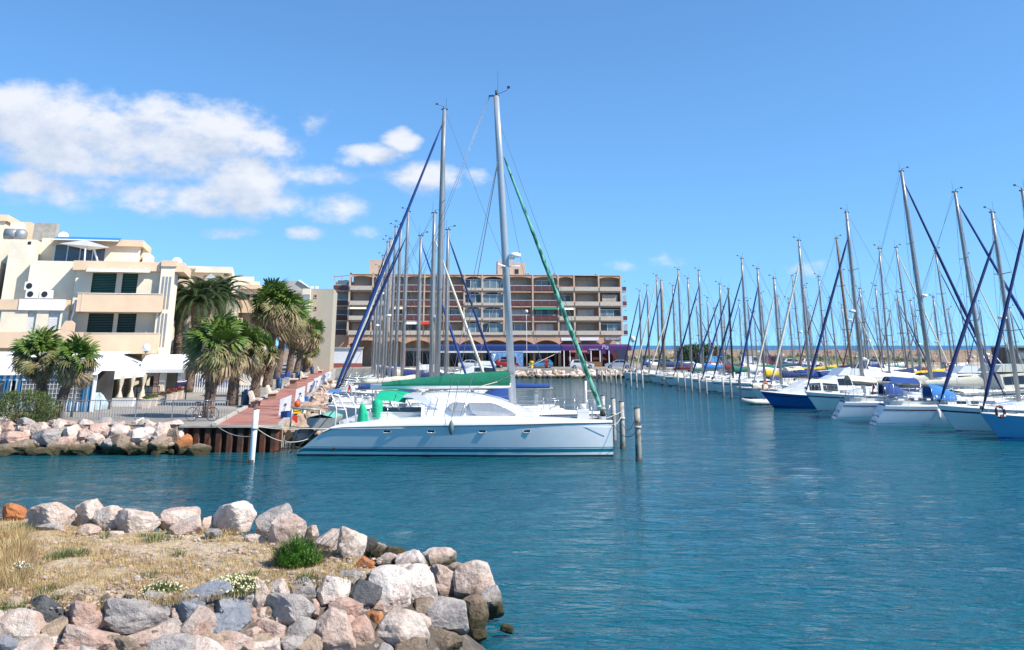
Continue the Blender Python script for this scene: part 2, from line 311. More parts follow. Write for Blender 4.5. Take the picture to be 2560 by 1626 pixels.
# ------------------------------------------------------------------ rocks
def rockmat(name, c1, c2, c3, s=1.4):
    m = bpy.data.materials.new(name); m.use_nodes = True; nt = m.node_tree; N = nt.nodes; L = nt.links; b = N['Principled BSDF']; b.inputs['Roughness'].default_value = .88; b.inputs['Specular IOR Level'].default_value = .25
    tc = N.new('ShaderNodeTexCoord'); oi = N.new('ShaderNodeObjectInfo'); ge = N.new('ShaderNodeNewGeometry')
    sc = N.new('ShaderNodeVectorMath'); sc.operation = 'SCALE'; sc.inputs[0].default_value = (37, 17, 29); L.new(oi.outputs['Random'], sc.inputs[3])
    ad = N.new('ShaderNodeVectorMath'); ad.operation = 'ADD'; L.new(ge.outputs['Position'], ad.inputs[0]); L.new(sc.outputs[0], ad.inputs[1])
    def nz(k, d=6, r=.65):
        n = N.new('ShaderNodeTexNoise'); n.inputs['Scale'].default_value = k; n.inputs['Detail'].default_value = d; n.inputs['Roughness'].default_value = r; L.new(ad.outputs[0], n.inputs['Vector']); return n.outputs[0]
    def mr(x, a, c, lo=0., hi=1.):
        n = N.new('ShaderNodeMapRange'); L.new(x, n.inputs[0])
        for i, q in enumerate((a, c, lo, hi)): n.inputs[i+1].default_value = q
        return n.outputs[0]
    def mix(f, a, c, mode='MIX'):
        n = N.new('ShaderNodeMix'); n.data_type = 'RGBA'; n.blend_type = mode
        for i, q in ((0, f), (6, a), (7, c)):
            if isinstance(q, (int, float)): n.inputs[i].default_value = q
            elif isinstance(q, tuple): n.inputs[i].default_value = (*q, 1)
            else: L.new(q, n.inputs[i])
        return n.outputs[2]
    c = mix(mr(nz(s, 5, .6), .4, .62), c1, c2); c = mix(mr(nz(s*2.3, 7, .7), .55, .7), c, c3)
    c = mix(mr(nz(s*9, 5, .75), .56, .72, 0, .7), c, (.13, .105, .09))                 # pits and lichen
    v = N.new('ShaderNodeVectorMath'); v.operation = 'SCALE'; L.new(c, v.inputs[0]); L.new(mr(nz(s*5, 6, .7),   .3, .7, .75, 1.2), v.inputs[3]); c = v.outputs[0]
    sp = N.new('ShaderNodeSeparateXYZ'); L.new(ge.outputs['Position'], sp.inputs[0])
    zz = N.new('ShaderNodeMath'); zz.operation = 'MULTIPLY_ADD'; L.new(nz(1.2, 4), zz.inputs[0]); zz.inputs[1].default_value = .5; L.new(sp.outputs[2], zz.inputs[2])
    c = mix(mr(zz.outputs[0], .52, .78, 1, 0), c, (.062, .052, .026))                    # algae band of the tide line
    L.new(c, b.inputs['Base Color'])
    h = N.new('ShaderNodeMath'); h.operation = 'MULTIPLY_ADD'; L.new(nz(s*7, 8, .72), h.inputs[0]); h.inputs[1].default_value = 1; L.new(nz(s*2, 4, .6), h.inputs[2])
    bp = N.new('ShaderNodeBump'); bp.inputs['Strength'].default_value = 1.; bp.inputs['Distance'].default_value = .075; L.new(h.outputs[0], bp.inputs['Height']); L.new(bp.outputs[0], b.inputs['Normal'])
    return m
ROCKM = {'p': rockmat('pale_limestone', (.64, .54, .46), (.54, .39, .31), (.36, .32, .29)), 'w': rockmat('white_limestone', (.74, .65, .57), (.66, .51, .43), (.46, .40, .36)),
         'k': rockmat('pink_limestone', (.50, .31, .24), (.52, .41, .34), (.36, .19, .13)), 'g': rockmat('grey_limestone', (.33, .30, .28), (.46, .40, .36), (.22, .20, .19)),
         'b': rockmat('blue_grey_stone', (.22, .235, .26), (.30, .31, .34), (.38, .35, .33)), 'd': rockmat('dark_stone', (.07, .07, .075), (.12, .12, .12), (.20, .19, .18)),
         't': rockmat('tan_stone', (.44, .33, .23), (.36, .26, .19), (.52, .42, .33)), 'o': rockmat('orange_stone', (.46, .16, .055), (.52, .23, .10), (.38, .20, .13)),
         'n': rockmat('brown_stone', (.22, .16, .11), (.30, .23, .17), (.14, .11, .08))}
def rock_mesh(seed, sub):
    rnd = random.Random(seed); bm = bmesh.new(); bmesh.ops.create_icosphere(bm, subdivisions=sub, radius=1)
    pl = []
    for i in range(rnd.randint(13, 19)):
        d = Vector((rnd.gauss(0, 1), rnd.gauss(0, 1), rnd.gauss(0, 1))).normalized(); pl.append((d, rnd.uniform(.70, 1.0)))
    for i in range(4): pl.append((Vector((math.cos(i*1.57+seed), math.sin(i*1.57+seed), rnd.uniform(-.25, .35))).normalized(), rnd.uniform(.78, .95)))
    off = Vector((seed*3.1, seed*1.7, 0))
    for v in bm.verts:
        d = v.co.normalized(); r = 1.4
        for n_, q in pl:
            c = d.dot(n_)
            if c > .05:
                k = q/c
                if k < r+.12: r = min(r, k) if abs(k-r) > .04 else min(r, k)-(.04-abs(k-r))**2*2.2
        f = noise.fractal(d*2.2+off, 1., 2., 4)*.05 + noise.fractal(d*7+off, .8, 2., 3)*.024
        v.co = d*(r*1.02+f)
    me = bpy.data.meshes.new('stone'); bm.to_mesh(me); bm.free()
    for p in me.polygons: p.use_smooth = False
    return me
ROCKS_HI = [rock_mesh(i+1, 4) for i in range(22)]
ROCKS_LO = [rock_mesh(i+40, 2) for i in range(14)]
def stone(meshes, parent, c, s, rz, m, rx=0, ry=0):
    me = random.choice(meshes); key = (me.name, m.name)
    o = link('stone', me, parent, c, (rx, ry, rz), s)
    if len(me.materials) == 0: me.materials.append(m)
    o.material_slots[0].link = 'OBJECT'; o.material_slots[0].material = m
    return o
# the spit in the foreground: flat gravel top falling to the water
FLAT = [(-500, 1262), (0, 1288), (300, 1326), (600, 1337), (760, 1368), (900, 1402), (965, 1430), (850, 1450), (640, 1475), (500, 1495), (300, 1510), (0, 1540), (-500, 1590)]
FP = [G(u, v, 1.3).to_2d() for u, v in FLAT]
def sdist(p):
    d = 1e9; ins = False; n = len(FP)
    for i in range(n):
        a, b = FP[i], FP[(i+1) % n]; e = b-a; w = p-a
        t = max(0, min(1, w.dot(e)/e.dot(e))); d = min(d, (w-e*t).length)
        if (a.y > p.y) != (b.y > p.y) and p.x < (b.x-a.x)*(p.y-a.y)/(b.y-a.y)+a.x: ins = not ins
    return -d if ins else d
def spit_h(x, y):
    d = sdist(Vector((x, y)))
    h = 1.3 - max(0, d)*.72 + .05*min(1, max(0, -d))
    return max(-1.4, h)
def hit(u, v):
    d = ray(u, v); o = Vector((0, 0, CAMZ)); t = 8/d.y
    while t < 40:
        p = o+d*t
        if p.z <= spit_h(p.x, p.y): return p
        t += .12
    return p
rows = []
for j in range(96):
    y = 9+j*.17; rows.append([(x_, y, spit_h(x_, y)+noise.fractal(Vector((x_*1.1, y*1.1, 0)), 1, 2, 4)*.05) for x_ in [-20+i*.17 for i in range(154)]])
M_GRAVEL = mat('gravel_soil', (.54, .43, .31), .95, 0, .4, 9, bump=1., bscale=28, col2=(.46, .33, .17), c2scale=1.1, c2lo=.38, c2hi=.6, space='Object')
_sp = MB().grid(rows)
for i_, f_ in enumerate(_sp.f):
    q_ = _sp.v[f_[0]]
    if sdist(Vector((q_[0], q_[1]))) > .22+.25*noise.noise((q_[0]*2, q_[1]*2, 0)): _sp.m[i_] = 1  # rubble slope coloured dark to stand in for shade between the boulders
structure(_sp.build('spit', [M_GRAVEL, mat('gap_shade_rubble', (.085, .07, .055), .95, 0, .4, 4, bump=1., bscale=9, col2=(.16, .125, .10), c2scale=2.5)], fix=False), 'dry gravelly spit of land in the foreground')
RK = [(37,1287,61,44,'o'),(133,1300,114,64,'p'),(217,1287,84,72,'p'),(271,1299,72,66,'p'),(338,1307,100,62,'p'),(444,1300,105,60,'p'),(585,1295,112,78,'w'),(518,1312,36,38,'p'),(532,1337,48,30,'g'),
      (125,1322,70,28,'g'),(223,1330,54,22,'p'),(287,1336,42,16,'p'),(462,1322,86,40,'p'),(681,1310,82,80,'g'),(720,1329,92,80,'p'),(778,1336,36,44,'p'),(818,1359,90,42,'p'),(878,1365,74,80,'p'),
      (920,1378,42,44,'d'),(950,1378,45,42,'p'),(983,1385,62,34,'t'),(911,1414,52,38,'o'),(963,1419,62,42,'p'),(1092,1405,96,66,'p'),(1029,1419,95,68,'w'),(1007,1446,112,62,'w'),(1037,1468,115,94,'w'),
      (1111,1477,115,97,'k'),(1188,1485,108,96,'p'),(1229,1510,62,80,'g'),(878,1449,70,42,'g'),(933,1449,44,34,'d'),(909,1490,90,70,'d'),(969,1493,118,92,'w'),(1106,1548,150,84,'g'),(1059,1529,56,42,'n'),
      (1186,1545,72,66,'n'),(1268,1572,36,22,'n'),(996,1583,150,92,'p'),(1051,1559,64,36,'p'),(1117,1603,92,48,'n'),(925,1541,40,30,'o'),(945,1553,34,28,'o'),(829,1479,94,68,'w'),(692,1490,62,70,'p'),(750,1485,66,48,'g'),
      (733,1529,132,68,'g'),(859,1531,86,62,'k'),(829,1584,128,94,'p'),(750,1586,92,72,'g'),(903,1589,62,84,'k'),(673,1578,94,52,'k'),(654,1542,54,46,'p'),(651,1498,42,70,'p'),(730,1616,74,42,'g'),(667,1612,58,36,'g'),
      (909,1570,30,18,'k'),(40,1583,148,100,'p'),(112,1540,103,58,'d'),(130,1585,68,60,'t'),(213,1552,97,80,'k'),(218,1605,152,62,'k'),(330,1546,178,86,'g'),(367,1607,172,62,'p'),(396,1498,76,38,'g'),(409,1570,74,36,'g'),
      (505,1488,140,38,'b'),(470,1523,100,54,'b'),(566,1517,95,52,'b'),(526,1560,84,52,'b'),(580,1549,95,72,'b'),(478,1585,87,82,'k'),(553,1607,108,56,'k'),(622,1496,56,52,'p'),(627,1546,38,42,'k'),(630,1592,46,44,'k'),(319,1503,42,12,'o'),
      (180,1519,34,18,'p'),(255,1512,36,14,'g'),(-60,1300,90,60,'p'),(-70,1570,120,90,'p'),(-170,1590,130,90,'k'),(-160,1295,100,60,'p'),(-290,1600,150,100,'g'),(-280,1285,110,60,'p'),(1195,1592,46,20,'n'),(640,1350,60,22,'p'),(700,1372,44,16,'k'),(1140,1432,60,44,'p')]
rnd = random.Random(5)
for i in range(46):                                           # the same slope goes on below the picture
    RK.append((rnd.uniform(-350, 1120), rnd.uniform(1640, 1800), rnd.uniform(80, 150), rnd.uniform(55, 95), rnd.choice('ppkgpwb')))
for i in range(26): RK.append((rnd.uniform(0, 1080), rnd.uniform(1596, 1650), rnd.uniform(50, 95), rnd.uniform(38, 62), rnd.choice('pkgtnwb')))
for i in range(110):                                          # small stones wedged between the big ones
    u = rnd.uniform(0, 1150); RK.append((u, rnd.uniform(1500, 1640) - max(0, (u-650))*.08, rnd.uniform(22, 44), rnd.uniform(16, 32), rnd.choice('pkgtnd')))
rev = thing('rock_revetment', 'heap of pale pink and grey boulders edging the dry spit in the foreground', 'rocks', (-4, 15, 0))
for (u, v, w, h, c) in RK:
    p = G(u, v+h*.42, 1.3) if (u < 900 and v < 1400) else hit(u, min(v+h*.25, 1900))
    if p.z < .2 and v < 1640: p = G(u, v+h*.42, .08)
    k = mpp(p.y, p.z)
    ctr = p + ray(u, v)*0 ; d = ray(u, v); ctr = Vector((0, 0, CAMZ)) + d*(p.y/d.y)
    sx, sz = w/2*k*1.0, h/2*k*1.04; sy = (sx+sz)/2*rnd.uniform(.85, 1.15)
    ctr.y += sy*.25
    stone(ROCKS_HI, rev, ctr - Vector((-4, 15, 0)), (sx, sy, sz), rnd.choice((0, math.pi))+rnd.uniform(-.3, .3), ROCKM[c], rnd.uniform(-.15, .15), rnd.uniform(-.15, .15))
# ------------------------------------------------------------------ stone bank below the railing on the left
bank = thing('stone_bank', 'bank of pink and grey boulders below the quay railing', 'rocks', (-24, 49, 0))
BK = [(60,1118,70,34,'n'),(30,1100,80,44,'k'),(95,1075,60,40,'p'),(120,1095,74,46,'g'),(150,1068,40,40,'p'),(180,1085,56,44,'p'),(215,1090,54,42,'k'),(70,1060,40,24,'g'),(20,1070,44,34,'k'),(215,1062,44,20,'p'),(250,1075,60,40,'k'),
      (240,1100,46,34,'p'),(265,1058,34,18,'g'),(300,1082,56,42,'p'),(352,1092,74,50,'w'),(305,1112,62,36,'n'),(275,1115,46,38,'g'),(395,1112,56,36,'t'),(405,1078,54,42,'p'),(435,1095,36,52,'n'),(430,1062,50,20,'p'),(380,1070,34,32,'p'),
      (455,1112,40,36,'o'),(205,1125,62,30,'n'),(145,1120,56,30,'n'),(100,1132,80,24,'n'),(20,1130,70,26,'n'),(340,1125,50,22,'n'),(500,1125,60,28,'n'),(485,1128,34,18,'n'),(160,1112,50,34,'k'),(330,1066,40,16,'t'),(170,1060,38,18,'k'),
      (10,1052,40,24,'p'),(-40,1080,80,50,'p'),(-60,1120,90,40,'n'),(-120,1090,90,50,'k'),(-140,1125,90,36,'n'),(-200,1090,90,50,'p'),(-30,1055,60,26,'g'),(-110,1058,60,30,'g')]
for (u, v, w, h, c) in BK:
    f = max(0, min(1, (v-1050)/85)); Y = Q0.y+.7 - f*2.2
    p = H(u, v, Y); k = mpp(Y, p.z); sx, sz = w/2*k*1.0, h/2*k*1.05
    stone(ROCKS_HI, bank, p-Vector((-24, 49, 0)), (sx, (sx+sz)*.55, sz), rnd.choice((0, math.pi))+rnd.uniform(-.3, .3), ROCKM[c])
for i in range(110):
    u = rnd.uniform(-220, 470); v = rnd.uniform(1056, 1136); Y = Q0.y+.75-(v-1050)/85*2.1; p = H(u, v, Y); s = rnd.uniform(.18, .36)
    stone(ROCKS_LO, bank, p-Vector((-24, 49, 0)), (s*1.2, s, s*.8), rnd.uniform(0, 6), ROCKM['n' if p.z < .35 else rnd.choice('pkgkt')])
# ------------------------------------------------------------------ revetment of the far quay, rocks below the boats, breakwater
fr = thing('far_stone_revetment', 'row of pale stones below the road on the far quay', 'rocks', (10, FARY-1, 0))
for i in range(230):
    x_ = rnd.uniform(-3, 22); f = rnd.random(); s = rnd.uniform(.35, .7)
    stone(ROCKS_LO, fr, (x_-10, f*1.3-.6, -.1+f*1.05), (s*1.2, s*.8, s*.75), rnd.uniform(0, 6), ROCKM['n' if f < .12 else rnd.choice('pptkgw')])
qr = thing('quay_edge_rocks', 'rubble of pink and tan rocks between the promenade and the moored bows', 'rocks', quay(10, -.8, 0))
for i in range(170):
    s_ = 1+rnd.random()**1.5*70; t_ = -rnd.uniform(0, 1.9); p = quay(s_, t_, .05+(1.9+t_)*.52); r_ = rnd.uniform(.25, .5)
    stone(ROCKS_LO, qr, p-quay(10, -.8, 0), (r_*1.2, r_, r_*.8), rnd.uniform(0, 6), ROCKM[rnd.choice('kttpnk')])
bw = thing('breakwater', 'long breakwater wall of orange pink rocks in front of the open sea', 'breakwater', (60, 231, 0))
for i in range(290):
    x_ = -5+i*.42*1.0+rnd.uniform(-.3, .3); f = rnd.random(); s = rnd.uniform(.8, 1.5)
    stone(ROCKS_LO, bw, (x_-60+ (20 if i % 2 else 0), f*3.2-2.2, .9+f*2.2+rnd.uniform(-.2, .2)), (s*1.3, s, s*.72), rnd.uniform(0, 6), ROCKM[rnd.choice('kkttogn')])
core = MB()
rowsb = []
for i in range(141):
    x_ = -60+i*2.6
    rowsb.append([(x_-60, yy-231, zz + (noise.noise((x_*.4, yy*.7, zz))*.5 if 1.4 < zz else 0)) for yy, zz in ((227.5, 1.2), (228.5, 2.2), (230, 3.1), (231.5, 3.8), (233.5, 4.05), (236, 3.2), (240, -2))])
core.grid(rowsb).build('rubble_core', ROCKM['n'], bw, fix=False)  # core in darker brown so the gaps between rocks look shaded
# ================================================================== boats
def lerp(a, b, t): return a+(b-a)*t
def smooth(t): t = max(0, min(1, t)); return t*t*(3-2*t)
def hull_parts(root, L, B, fb, bow_o, st_o, mh, md, mstripe, mboot, ns=18, stripe=True, transom_w=.72):
    """lofted hull, bow towards +x, waterline at z = 0; returns sheer(x)->(half width, z)"""
    fbow, fmid, fst = fb
    def shape(t):                       # plan shape at deck level, t = 0 stern .. 1 bow
        return (transom_w + (1-transom_w)*math.sin(min(1, t/.42)*math.pi/2)) if t < .42 else max(.012, (1-((t-.42)/.58)**2.15))
    def sheer_z(t): return lerp(fst, fmid, smooth(t/.45)) if t < .45 else lerp(fmid, fbow, ((t-.45)/.55)**1.6)
    def sect(t, k):                     # k = 0 waterline .. 1 sheer, below 0 the bottom
        zd = sheer_z(t); bd = B/2*shape(t); bw = bd*lerp(.86, .62, t**2)
        xd = -L/2 + t*L; xw = -L/2+st_o + t*(L-bow_o-st_o)
        if k >= 0: return lerp(xw, xd, k), lerp(bw, bd, k**.75), zd*k
        q = -k; return lerp(xw, -L/2+st_o*1.3+t*(L-bow_o*1.4-st_o*1.3), q), bw*(1-q*q*.75), -q*.45
    ks = (-1, -.6, -.25, 0, .12, .3, .55, .8, 1)
    ts = [0, .02] + [i/ns for i in range(1, ns)] + [.975, 1]
    h = MB(); rows = []
    for t in ts:
        pr = [sect(t, k) for k in ks]
        rows.append([(x, -y, z) for x, y, z in reversed(pr)] + [(x, y, z) for x, y, z in pr])
    n = len(rows[0]); h.grid(rows, 0)
    h.add(rows[0], [tuple(range(n))], 0)
    hull = h.build('hull', [mh], root)
    # painted boot top and waterline stripe stand a hair proud of the hull
    def strip(k0, k1, off, m, name, parent):
        s = MB()
        for sg in (-1, 1):
            rr = []
            for t in ts:
                row = []
                for k in (k0, k1):
                    x, y, z = sect(t, k); row.append((x, sg*(y+off), z))
                rr.append(row)
            s.grid(rr, 0)
        return s.build(name, m, parent)
    strip(-.6, .125, .006, mboot, 'boot_top', hull)
    if stripe: strip(.78, .84, .008, mstripe, 'stripe', hull)
    strip(.985, 1.0, .03, M_OFFW, 'rubbing_strake', hull)
    d = MB(); rr = []
    for t in ts:
        x, y, z = sect(t, 1); rr.append([(x, -y, z), (x, -y*.93, z+.05), (x, 0, z+.05+y*.05), (x, y*.93, z+.05), (x, y, z)])
    d.grid(rr, 0); d.build('deck', md, root)
    def sh(x):
        t = max(0, min(1, (x+L/2)/L)); q = sect(t, 1); return q[1], q[2]
    return sh
def lines(pts, r=.014, n=4):
    m = MB()
    for a, b in pts: m.tube([a, b], r, n, cap=False)
    return m
def cover_mesh(p0, p1, h0, h1, w, sag=.0, n=9, lump=.03, seed=0):
    """stowed sail under its cover along a boom from p0 (mast) to p1"""
    rows = []; p0 = Vector(p0); p1 = Vector(p1); rd = random.Random(seed)
    for i in range(n+1):
        t = i/n; p = p0.lerp(p1, t); h = lerp(h0, h1, t**.75)*(1+rd.uniform(-lump, lump)*3); ww = w*lerp(1, .6, t)*(1+rd.uniform(-lump, lump)*3)
        rows.append([(p.x, p.y+ww*a, p.z+h*b) for a, b in ((-.35, -.12), (-.5, .15), (-.36, .55), (-.1, .95), (.1, .95), (.36, .55), (.5, .15), (.35, -.12))])
    m = MB(); m.grid(rows, close=True); m.add(rows[0], [tuple(range(8))]); m.add(rows[-1], [tuple(range(8))]); return m
def dodger(w, l, h, n=7):
    m = MB(); rows = []
    for j in range(6):
        q = j/5; x = l*(1-q); hh = h*math.sin(min(1, .35+q*.75)*math.pi/2)
        rows.append([(x, w/2*math.cos(math.pi*i/n)*(1 if i not in (0,) else 1), hh*math.sin(math.pi*i/n)**.55) for i in range(n+1)])
    m.grid(rows); return m
BOAT_N = 0
def sailboat(label, loc, rz, L, H, J, hull=M_WHITE, boot=None, stripe=None, furl=M_NAVY, cover=M_BLUE, group=None, dodg=None, radar=False, sugar=False, rake=.012, detail=2, mastr=.085, boom=True, cat='sailboat', bare=False, mastm=None, furlr=.075, name='sailboat', fbk=1.):
    """bow towards +x; J = distance from stem head to mast"""
    global BOAT_N
    BOAT_N += 1; rd = random.Random(BOAT_N)
    mastm = mastm or M_ALU
    r = thing(name, label, cat, loc, rz, group); B = min(3.9, L*.325)
    st_o = -.75 if sugar else L*.035
    sh = hull_parts(r, L, B, (L*.118*fbk, L*.097*fbk, L*.092*fbk), L*.085, st_o, hull, M_OFFW, stripe or M_NAVY, boot or M_NAVY, 16 if detail > 1 else 10, stripe is not None, .5 if sugar else .72)
    mx = L/2-J; zt = sh(mx)[1]; zc = zt+.42                    # coachroof top
    # coachroof with side windows
    x0, x1 = mx-L*.24, mx+L*.13; c = MB(); rows = []
    for i in range(8):
        t = i/7; x = lerp(x0, x1, t); w = min(sh(x)[0]-.35, B*.32)*(1-.25*max(0, t-.6)/.4); zb = sh(x)[1]; k = 1-.75*max(0, (t-.62)/.38)**1.5
        if i == 0: k = 1
        rows.append([(x, -w, zb), (x-.02, -w*.9, zb+.4*k), (x, -w*.55, zb+.47*k), (x, w*.55, zb+.47*k), (x-.02, w*.9, zb+.4*k), (x, w, zb)])
    c.grid(rows, smooth=False); c.add(rows[0], [tuple(range(6))]); c.add(rows[-1], [tuple(range(6))])
    cab = c.build('cabin', M_WHITE if rd.random() < .6 else M_OFFW, r)
    for sg in (-1, 1):
        for q in range(3):
            xa = lerp(x0, x1, .12+q*.2); xb = xa+L*.05; w = min(sh(xa)[0]-.35, B*.32); zb = sh(xa)[1]
            pw = MB(); pw.add([(xa, sg*(w*.975+.004), zb+.12), (xb, sg*(w*.975+.004), zb+.12), (xb, sg*(w*.925+.004), zb+.3), (xa, sg*(w*.925+.004), zb+.3)], [(0, 1, 2, 3)]); pw.build('window', M_GLASS, cab)
    ck = MB(); xa = -L/2+.35; w = sh(xa+1)[0]*.62; zb = sh(xa)[1]                       # cockpit coamings
    for sg in (-1, 1): ck.box(xa, x0, min(sg*w, sg*(w-.2)), max(sg*w, sg*(w-.2)), zb, zb+.28)
    ck.build('coaming', M_OFFW, r)
    # rig
    top = Vector((mx-rake*H, 0, H)); base = Vector((mx, 0, zc-.05))
    def mp(z): return base.lerp(top, (z-base.z)/(H-base.z))
    mm = MB(); mm.tube([base, mp(lerp(zc, H, .5)), mp(lerp(zc, H, .8)), top], [mastr, mastr, mastr*.9, mastr*.68], 10, flat=1.) ; mast = mm.build('mast', mastm, r)
    mh = MB(); mh.box(top.x-.22, top.x+.2, -.04, .04, H-.03, H+.05); mh.tube([top+Vector((-.12, 0, 0)), top+Vector((-.12, 0, .75))], .008, 4)
    mh.tube([top+Vector((.05, 0, .05)), top+Vector((.05, 0, .2))], .03, 6); mh.tube([top+Vector((.05, 0, .2)), top+Vector((.5, .1, .3))], .01, 4); mh.box(top.x+.42, top.x+.58, .08, .12, H+.27, H+.37)
    mh.build('masthead', M_BLACK, mast)
    sps = [.52] if H < 12.5 else [.36, .66]
    for q in sps:
        z = lerp(zc, H, q); p = mp(z); s = MB(); half = B*.31*(1-.25*(q > .6))
        s.tube([p+Vector((-.12, -half, .08)), p, p+Vector((-.12, half, .08))], .028, 6, flat=.6); s.build('spreader', mastm, mast)
    bz = zc+.75; be = Vector((max(-L/2+.6, mx-.36*H*1.0), 0, bz-.04))
    if boom and not bare:
        MB().tube([Vector((mx-.08, 0, bz)), be], .07, 8).build('boom', mastm, r)
        if cover: cover_mesh((mx-.15, 0, bz+.06), be+Vector((.2, 0, .06)), .62, .2, .30, seed=BOAT_N).build('sail_cover', cover, r)
    stem = Vector((L/2-.12, 0, sh(L/2-.12)[1]+.08)); hound = mp(H*.965 if (rd.random() < .6 or BOAT_N == 1) else H*.88)
    if furl:
        d = stem-hound; k = 10; pts = [hound+d*(i/k) for i in range(k+1)]
        rr = [furlr*.25]+[furlr*lerp(.55, 1.0, min(1, i/6))*(1+rd.uniform(-.1, .1)) for i in range(1, k-1)]+[furlr*.85, furlr*.2]
        MB().tube(pts, rr, 7).build('furled_sail', furl, r)
        MB().lathe([(.09, 0), (.11, .03), (.11, .15), (.09, .18)], 10, c=stem+Vector((-.03, 0, .12))).build('furler_drum', M_BLACK, r)
    else:
        lines([(hound, stem)], .012).build('forestay', M_WIRE, r)
    stern = Vector((-L/2+.1, 0, sh(-L/2)[1]+.05)); wr = []
    chain = sh(mx-.25)[0]-.06; zch = sh(mx)[1]+.05
    for sg in (-1, 1):
        pt = mp(lerp(zc, H, sps[0]))+Vector((-.12, sg*B*.31, .08)); last = top if len(sps) == 1 else mp(lerp(zc, H, sps[1]))+Vector((-.12, sg*B*.31*.75, .08))
        wr += [((mx-.25, sg*chain, zch), pt), (pt, last), ((mx+.05, sg*chain*.97, zch), mp(lerp(zc, H, sps[0])))]
        if len(sps) > 1: wr.append((last, top)); wr.append((pt, mp(lerp(zc, H, sps[1]))))
    lines(wr, .011).build('shrouds', M_WIRE, r); lines([(top, stern)], .011).build('backstay', M_WIRE, r)
    if rd.random() < .7: lines([(top+Vector((-.15, 0, 0)), be)], .007).build('topping_lift', M_WIRE, r)
    lines([(mp(H*.97)+Vector((.14, .05, 0)), Vector((mx+.2, .12, zc))), (mp(H*.97)+Vector((.14, -.05, 0)), Vector((mx+.2, -.12, zc)))], .008).build('halyard', M_ROPE, r)
    if radar:
        z = lerp(zc, H, .42); p = mp(z)+Vector((.32, 0, 0)); rm = MB(); rm.lathe([(.16, 0), (.25, .03), (.27, .1), (.24, .18), (.1, .22)], 12, c=p); rm.bar(mp(z-.03), p+Vector((0, 0, -.02)), .08); rm.build('radar_dome', M_WHITEP, r)
    # rails
    def rail(xs, hgt, tag_):
        m = MB()
        for sg in (-1, 1):
            pts = []
            for x in xs:
                hw, z = sh(x); pts.append(Vector((x, sg*max(.06, hw-.07), z+hgt))); m.tube([(x, sg*max(.06, hw-.07), z), pts[-1]], .013, 5)
            m.tube(pts, .013, 5)
        return m
    pb = rail([L/2-.05, L/2-.7, L/2-1.5], .58, 'p'); hw, z = sh(L/2-.05); pb.tube([(L/2-.05, -.06, z+.58), (L/2+.12, 0, z+.6), (L/2-.05, .06, z+.58)], .013, 5); pb.build('pulpit', M_STEEL, r)
    ps = rail([-L/2+.08, -L/2+.7, -L/2+1.4], .6, 's'); hw, z = sh(-L/2+.08); ps.tube([(-L/2+.08, -hw+.07, z+.6), (-L/2-.02, 0, z+.6), (-L/2+.08, hw-.07, z+.6)], .013, 5); ps.build('pushpit', M_STEEL, r)
    if detail > 0:
        k = 6; xs = [lerp(-L/2+1.4, L/2-1.5, i/k) for i in range(k+1)]; g = MB()
        for sg in (-1, 1):
            for x in xs[1:-1]:
                hw, z = sh(x); g.tube([(x, sg*(hw-.07), z), (x, sg*(hw-.07), z+.58)], .011, 4)
            for hh in (.57, .3): g.tube([(x, sg*(sh(x)[0]-.07), sh(x)[1]+hh) for x in xs], .006, 4, cap=False)
        g.build('guard_rail', M_STEEL, r)
        hm = MB(); 
        for fx in (.18, .30): x = mx+L*fx*.8; hm.box(x-.22, x+.22, -.24, .24, sh(x)[1]+.06, sh(x)[1]+.14)
        hm.build('hatch', M_GLASS, r)
        for q in range(2): 
            x = lerp(-L*.25, L*.2, q); sg = -1; hw, z = sh(x); MB().lathe([(.02, 0), (.1, .06), (.12, .2), (.12, .42), (.1, .56), (.02, .62)], 8, c=(x, sg*(hw+.1), z-.75)).build('fender', M_WHITEP if rd.random() < .6 else M_NAVY, r)
    if rd.random() < .38 and detail and BOAT_N > 12:
        q = MB(); bmt = [M_BLUE, M_CREAMC, M_NAVY, M_GREEN, M_WHITEP][BOAT_N % 5]; zb_ = sh(-L/2+1.5)[1]+1.75
        q.grid([[(x, y, zb_-.35*(abs(y)/(B*.34))**2.4+.05*math.sin((x+L/2)*2.2)) for y in [B*.34*(i/4-1) for i in range(9)]] for x in [-L/2+.5+i*.45 for i in range(5)]]); bmi = q.build('bimini', bmt, r)
        q = MB()
        for x in (-L/2+.55, -L/2+2.25): q.tube([(x, -B*.34, zb_-1.5), (x, -B*.34, zb_-.36), (x, 0, zb_-.02), (x, B*.34, zb_-.36), (x, B*.34, zb_-1.5)], .014, 5)
        q.build('bimini_frame', M_STEEL, bmi)
    if rd.random() < .35 and BOAT_N > 12:
        q = MB(); rows = []
        for i in range(7):
            t = i/6; x = mx+L*.14+t*L*.2; w = .55*math.sin(math.pi*min(1, .18+t*.75))**.6; zz = sh(x)[1]+.1
            rows.append([(x, w*math.cos(a), zz+.42*math.sin(a)) for a in [math.pi*j/6 for j in range(7)]])
        q.grid(rows); q.add(rows[0], [tuple(range(7))]); q.add(rows[-1], [tuple(range(7))]); q.build('stowed_tender', [M_GREYP, M_CREAMC, M_WHITEP][BOAT_N % 3], r)
    if detail and rd.random() < .5:
        q = MB(); z = sh(-L/2)[1]; q.tube([(-L/2+.1, .5, z), (-L/2-.25, .55, z+1.5)], .014, 5); fl_ = q.build('flagstaff', M_WHITEP, r); MB().grid([[(-L/2-.2-.05*i+.03*math.sin(i*2+j), .55+.04*math.sin(i*1.7), z+1.45-j*.2-.12*i) for i in range(5)] for j in range(3)]).build('ensign', [M_RED, M_BLUE, M_WHITEP][BOAT_N % 3], fl_)
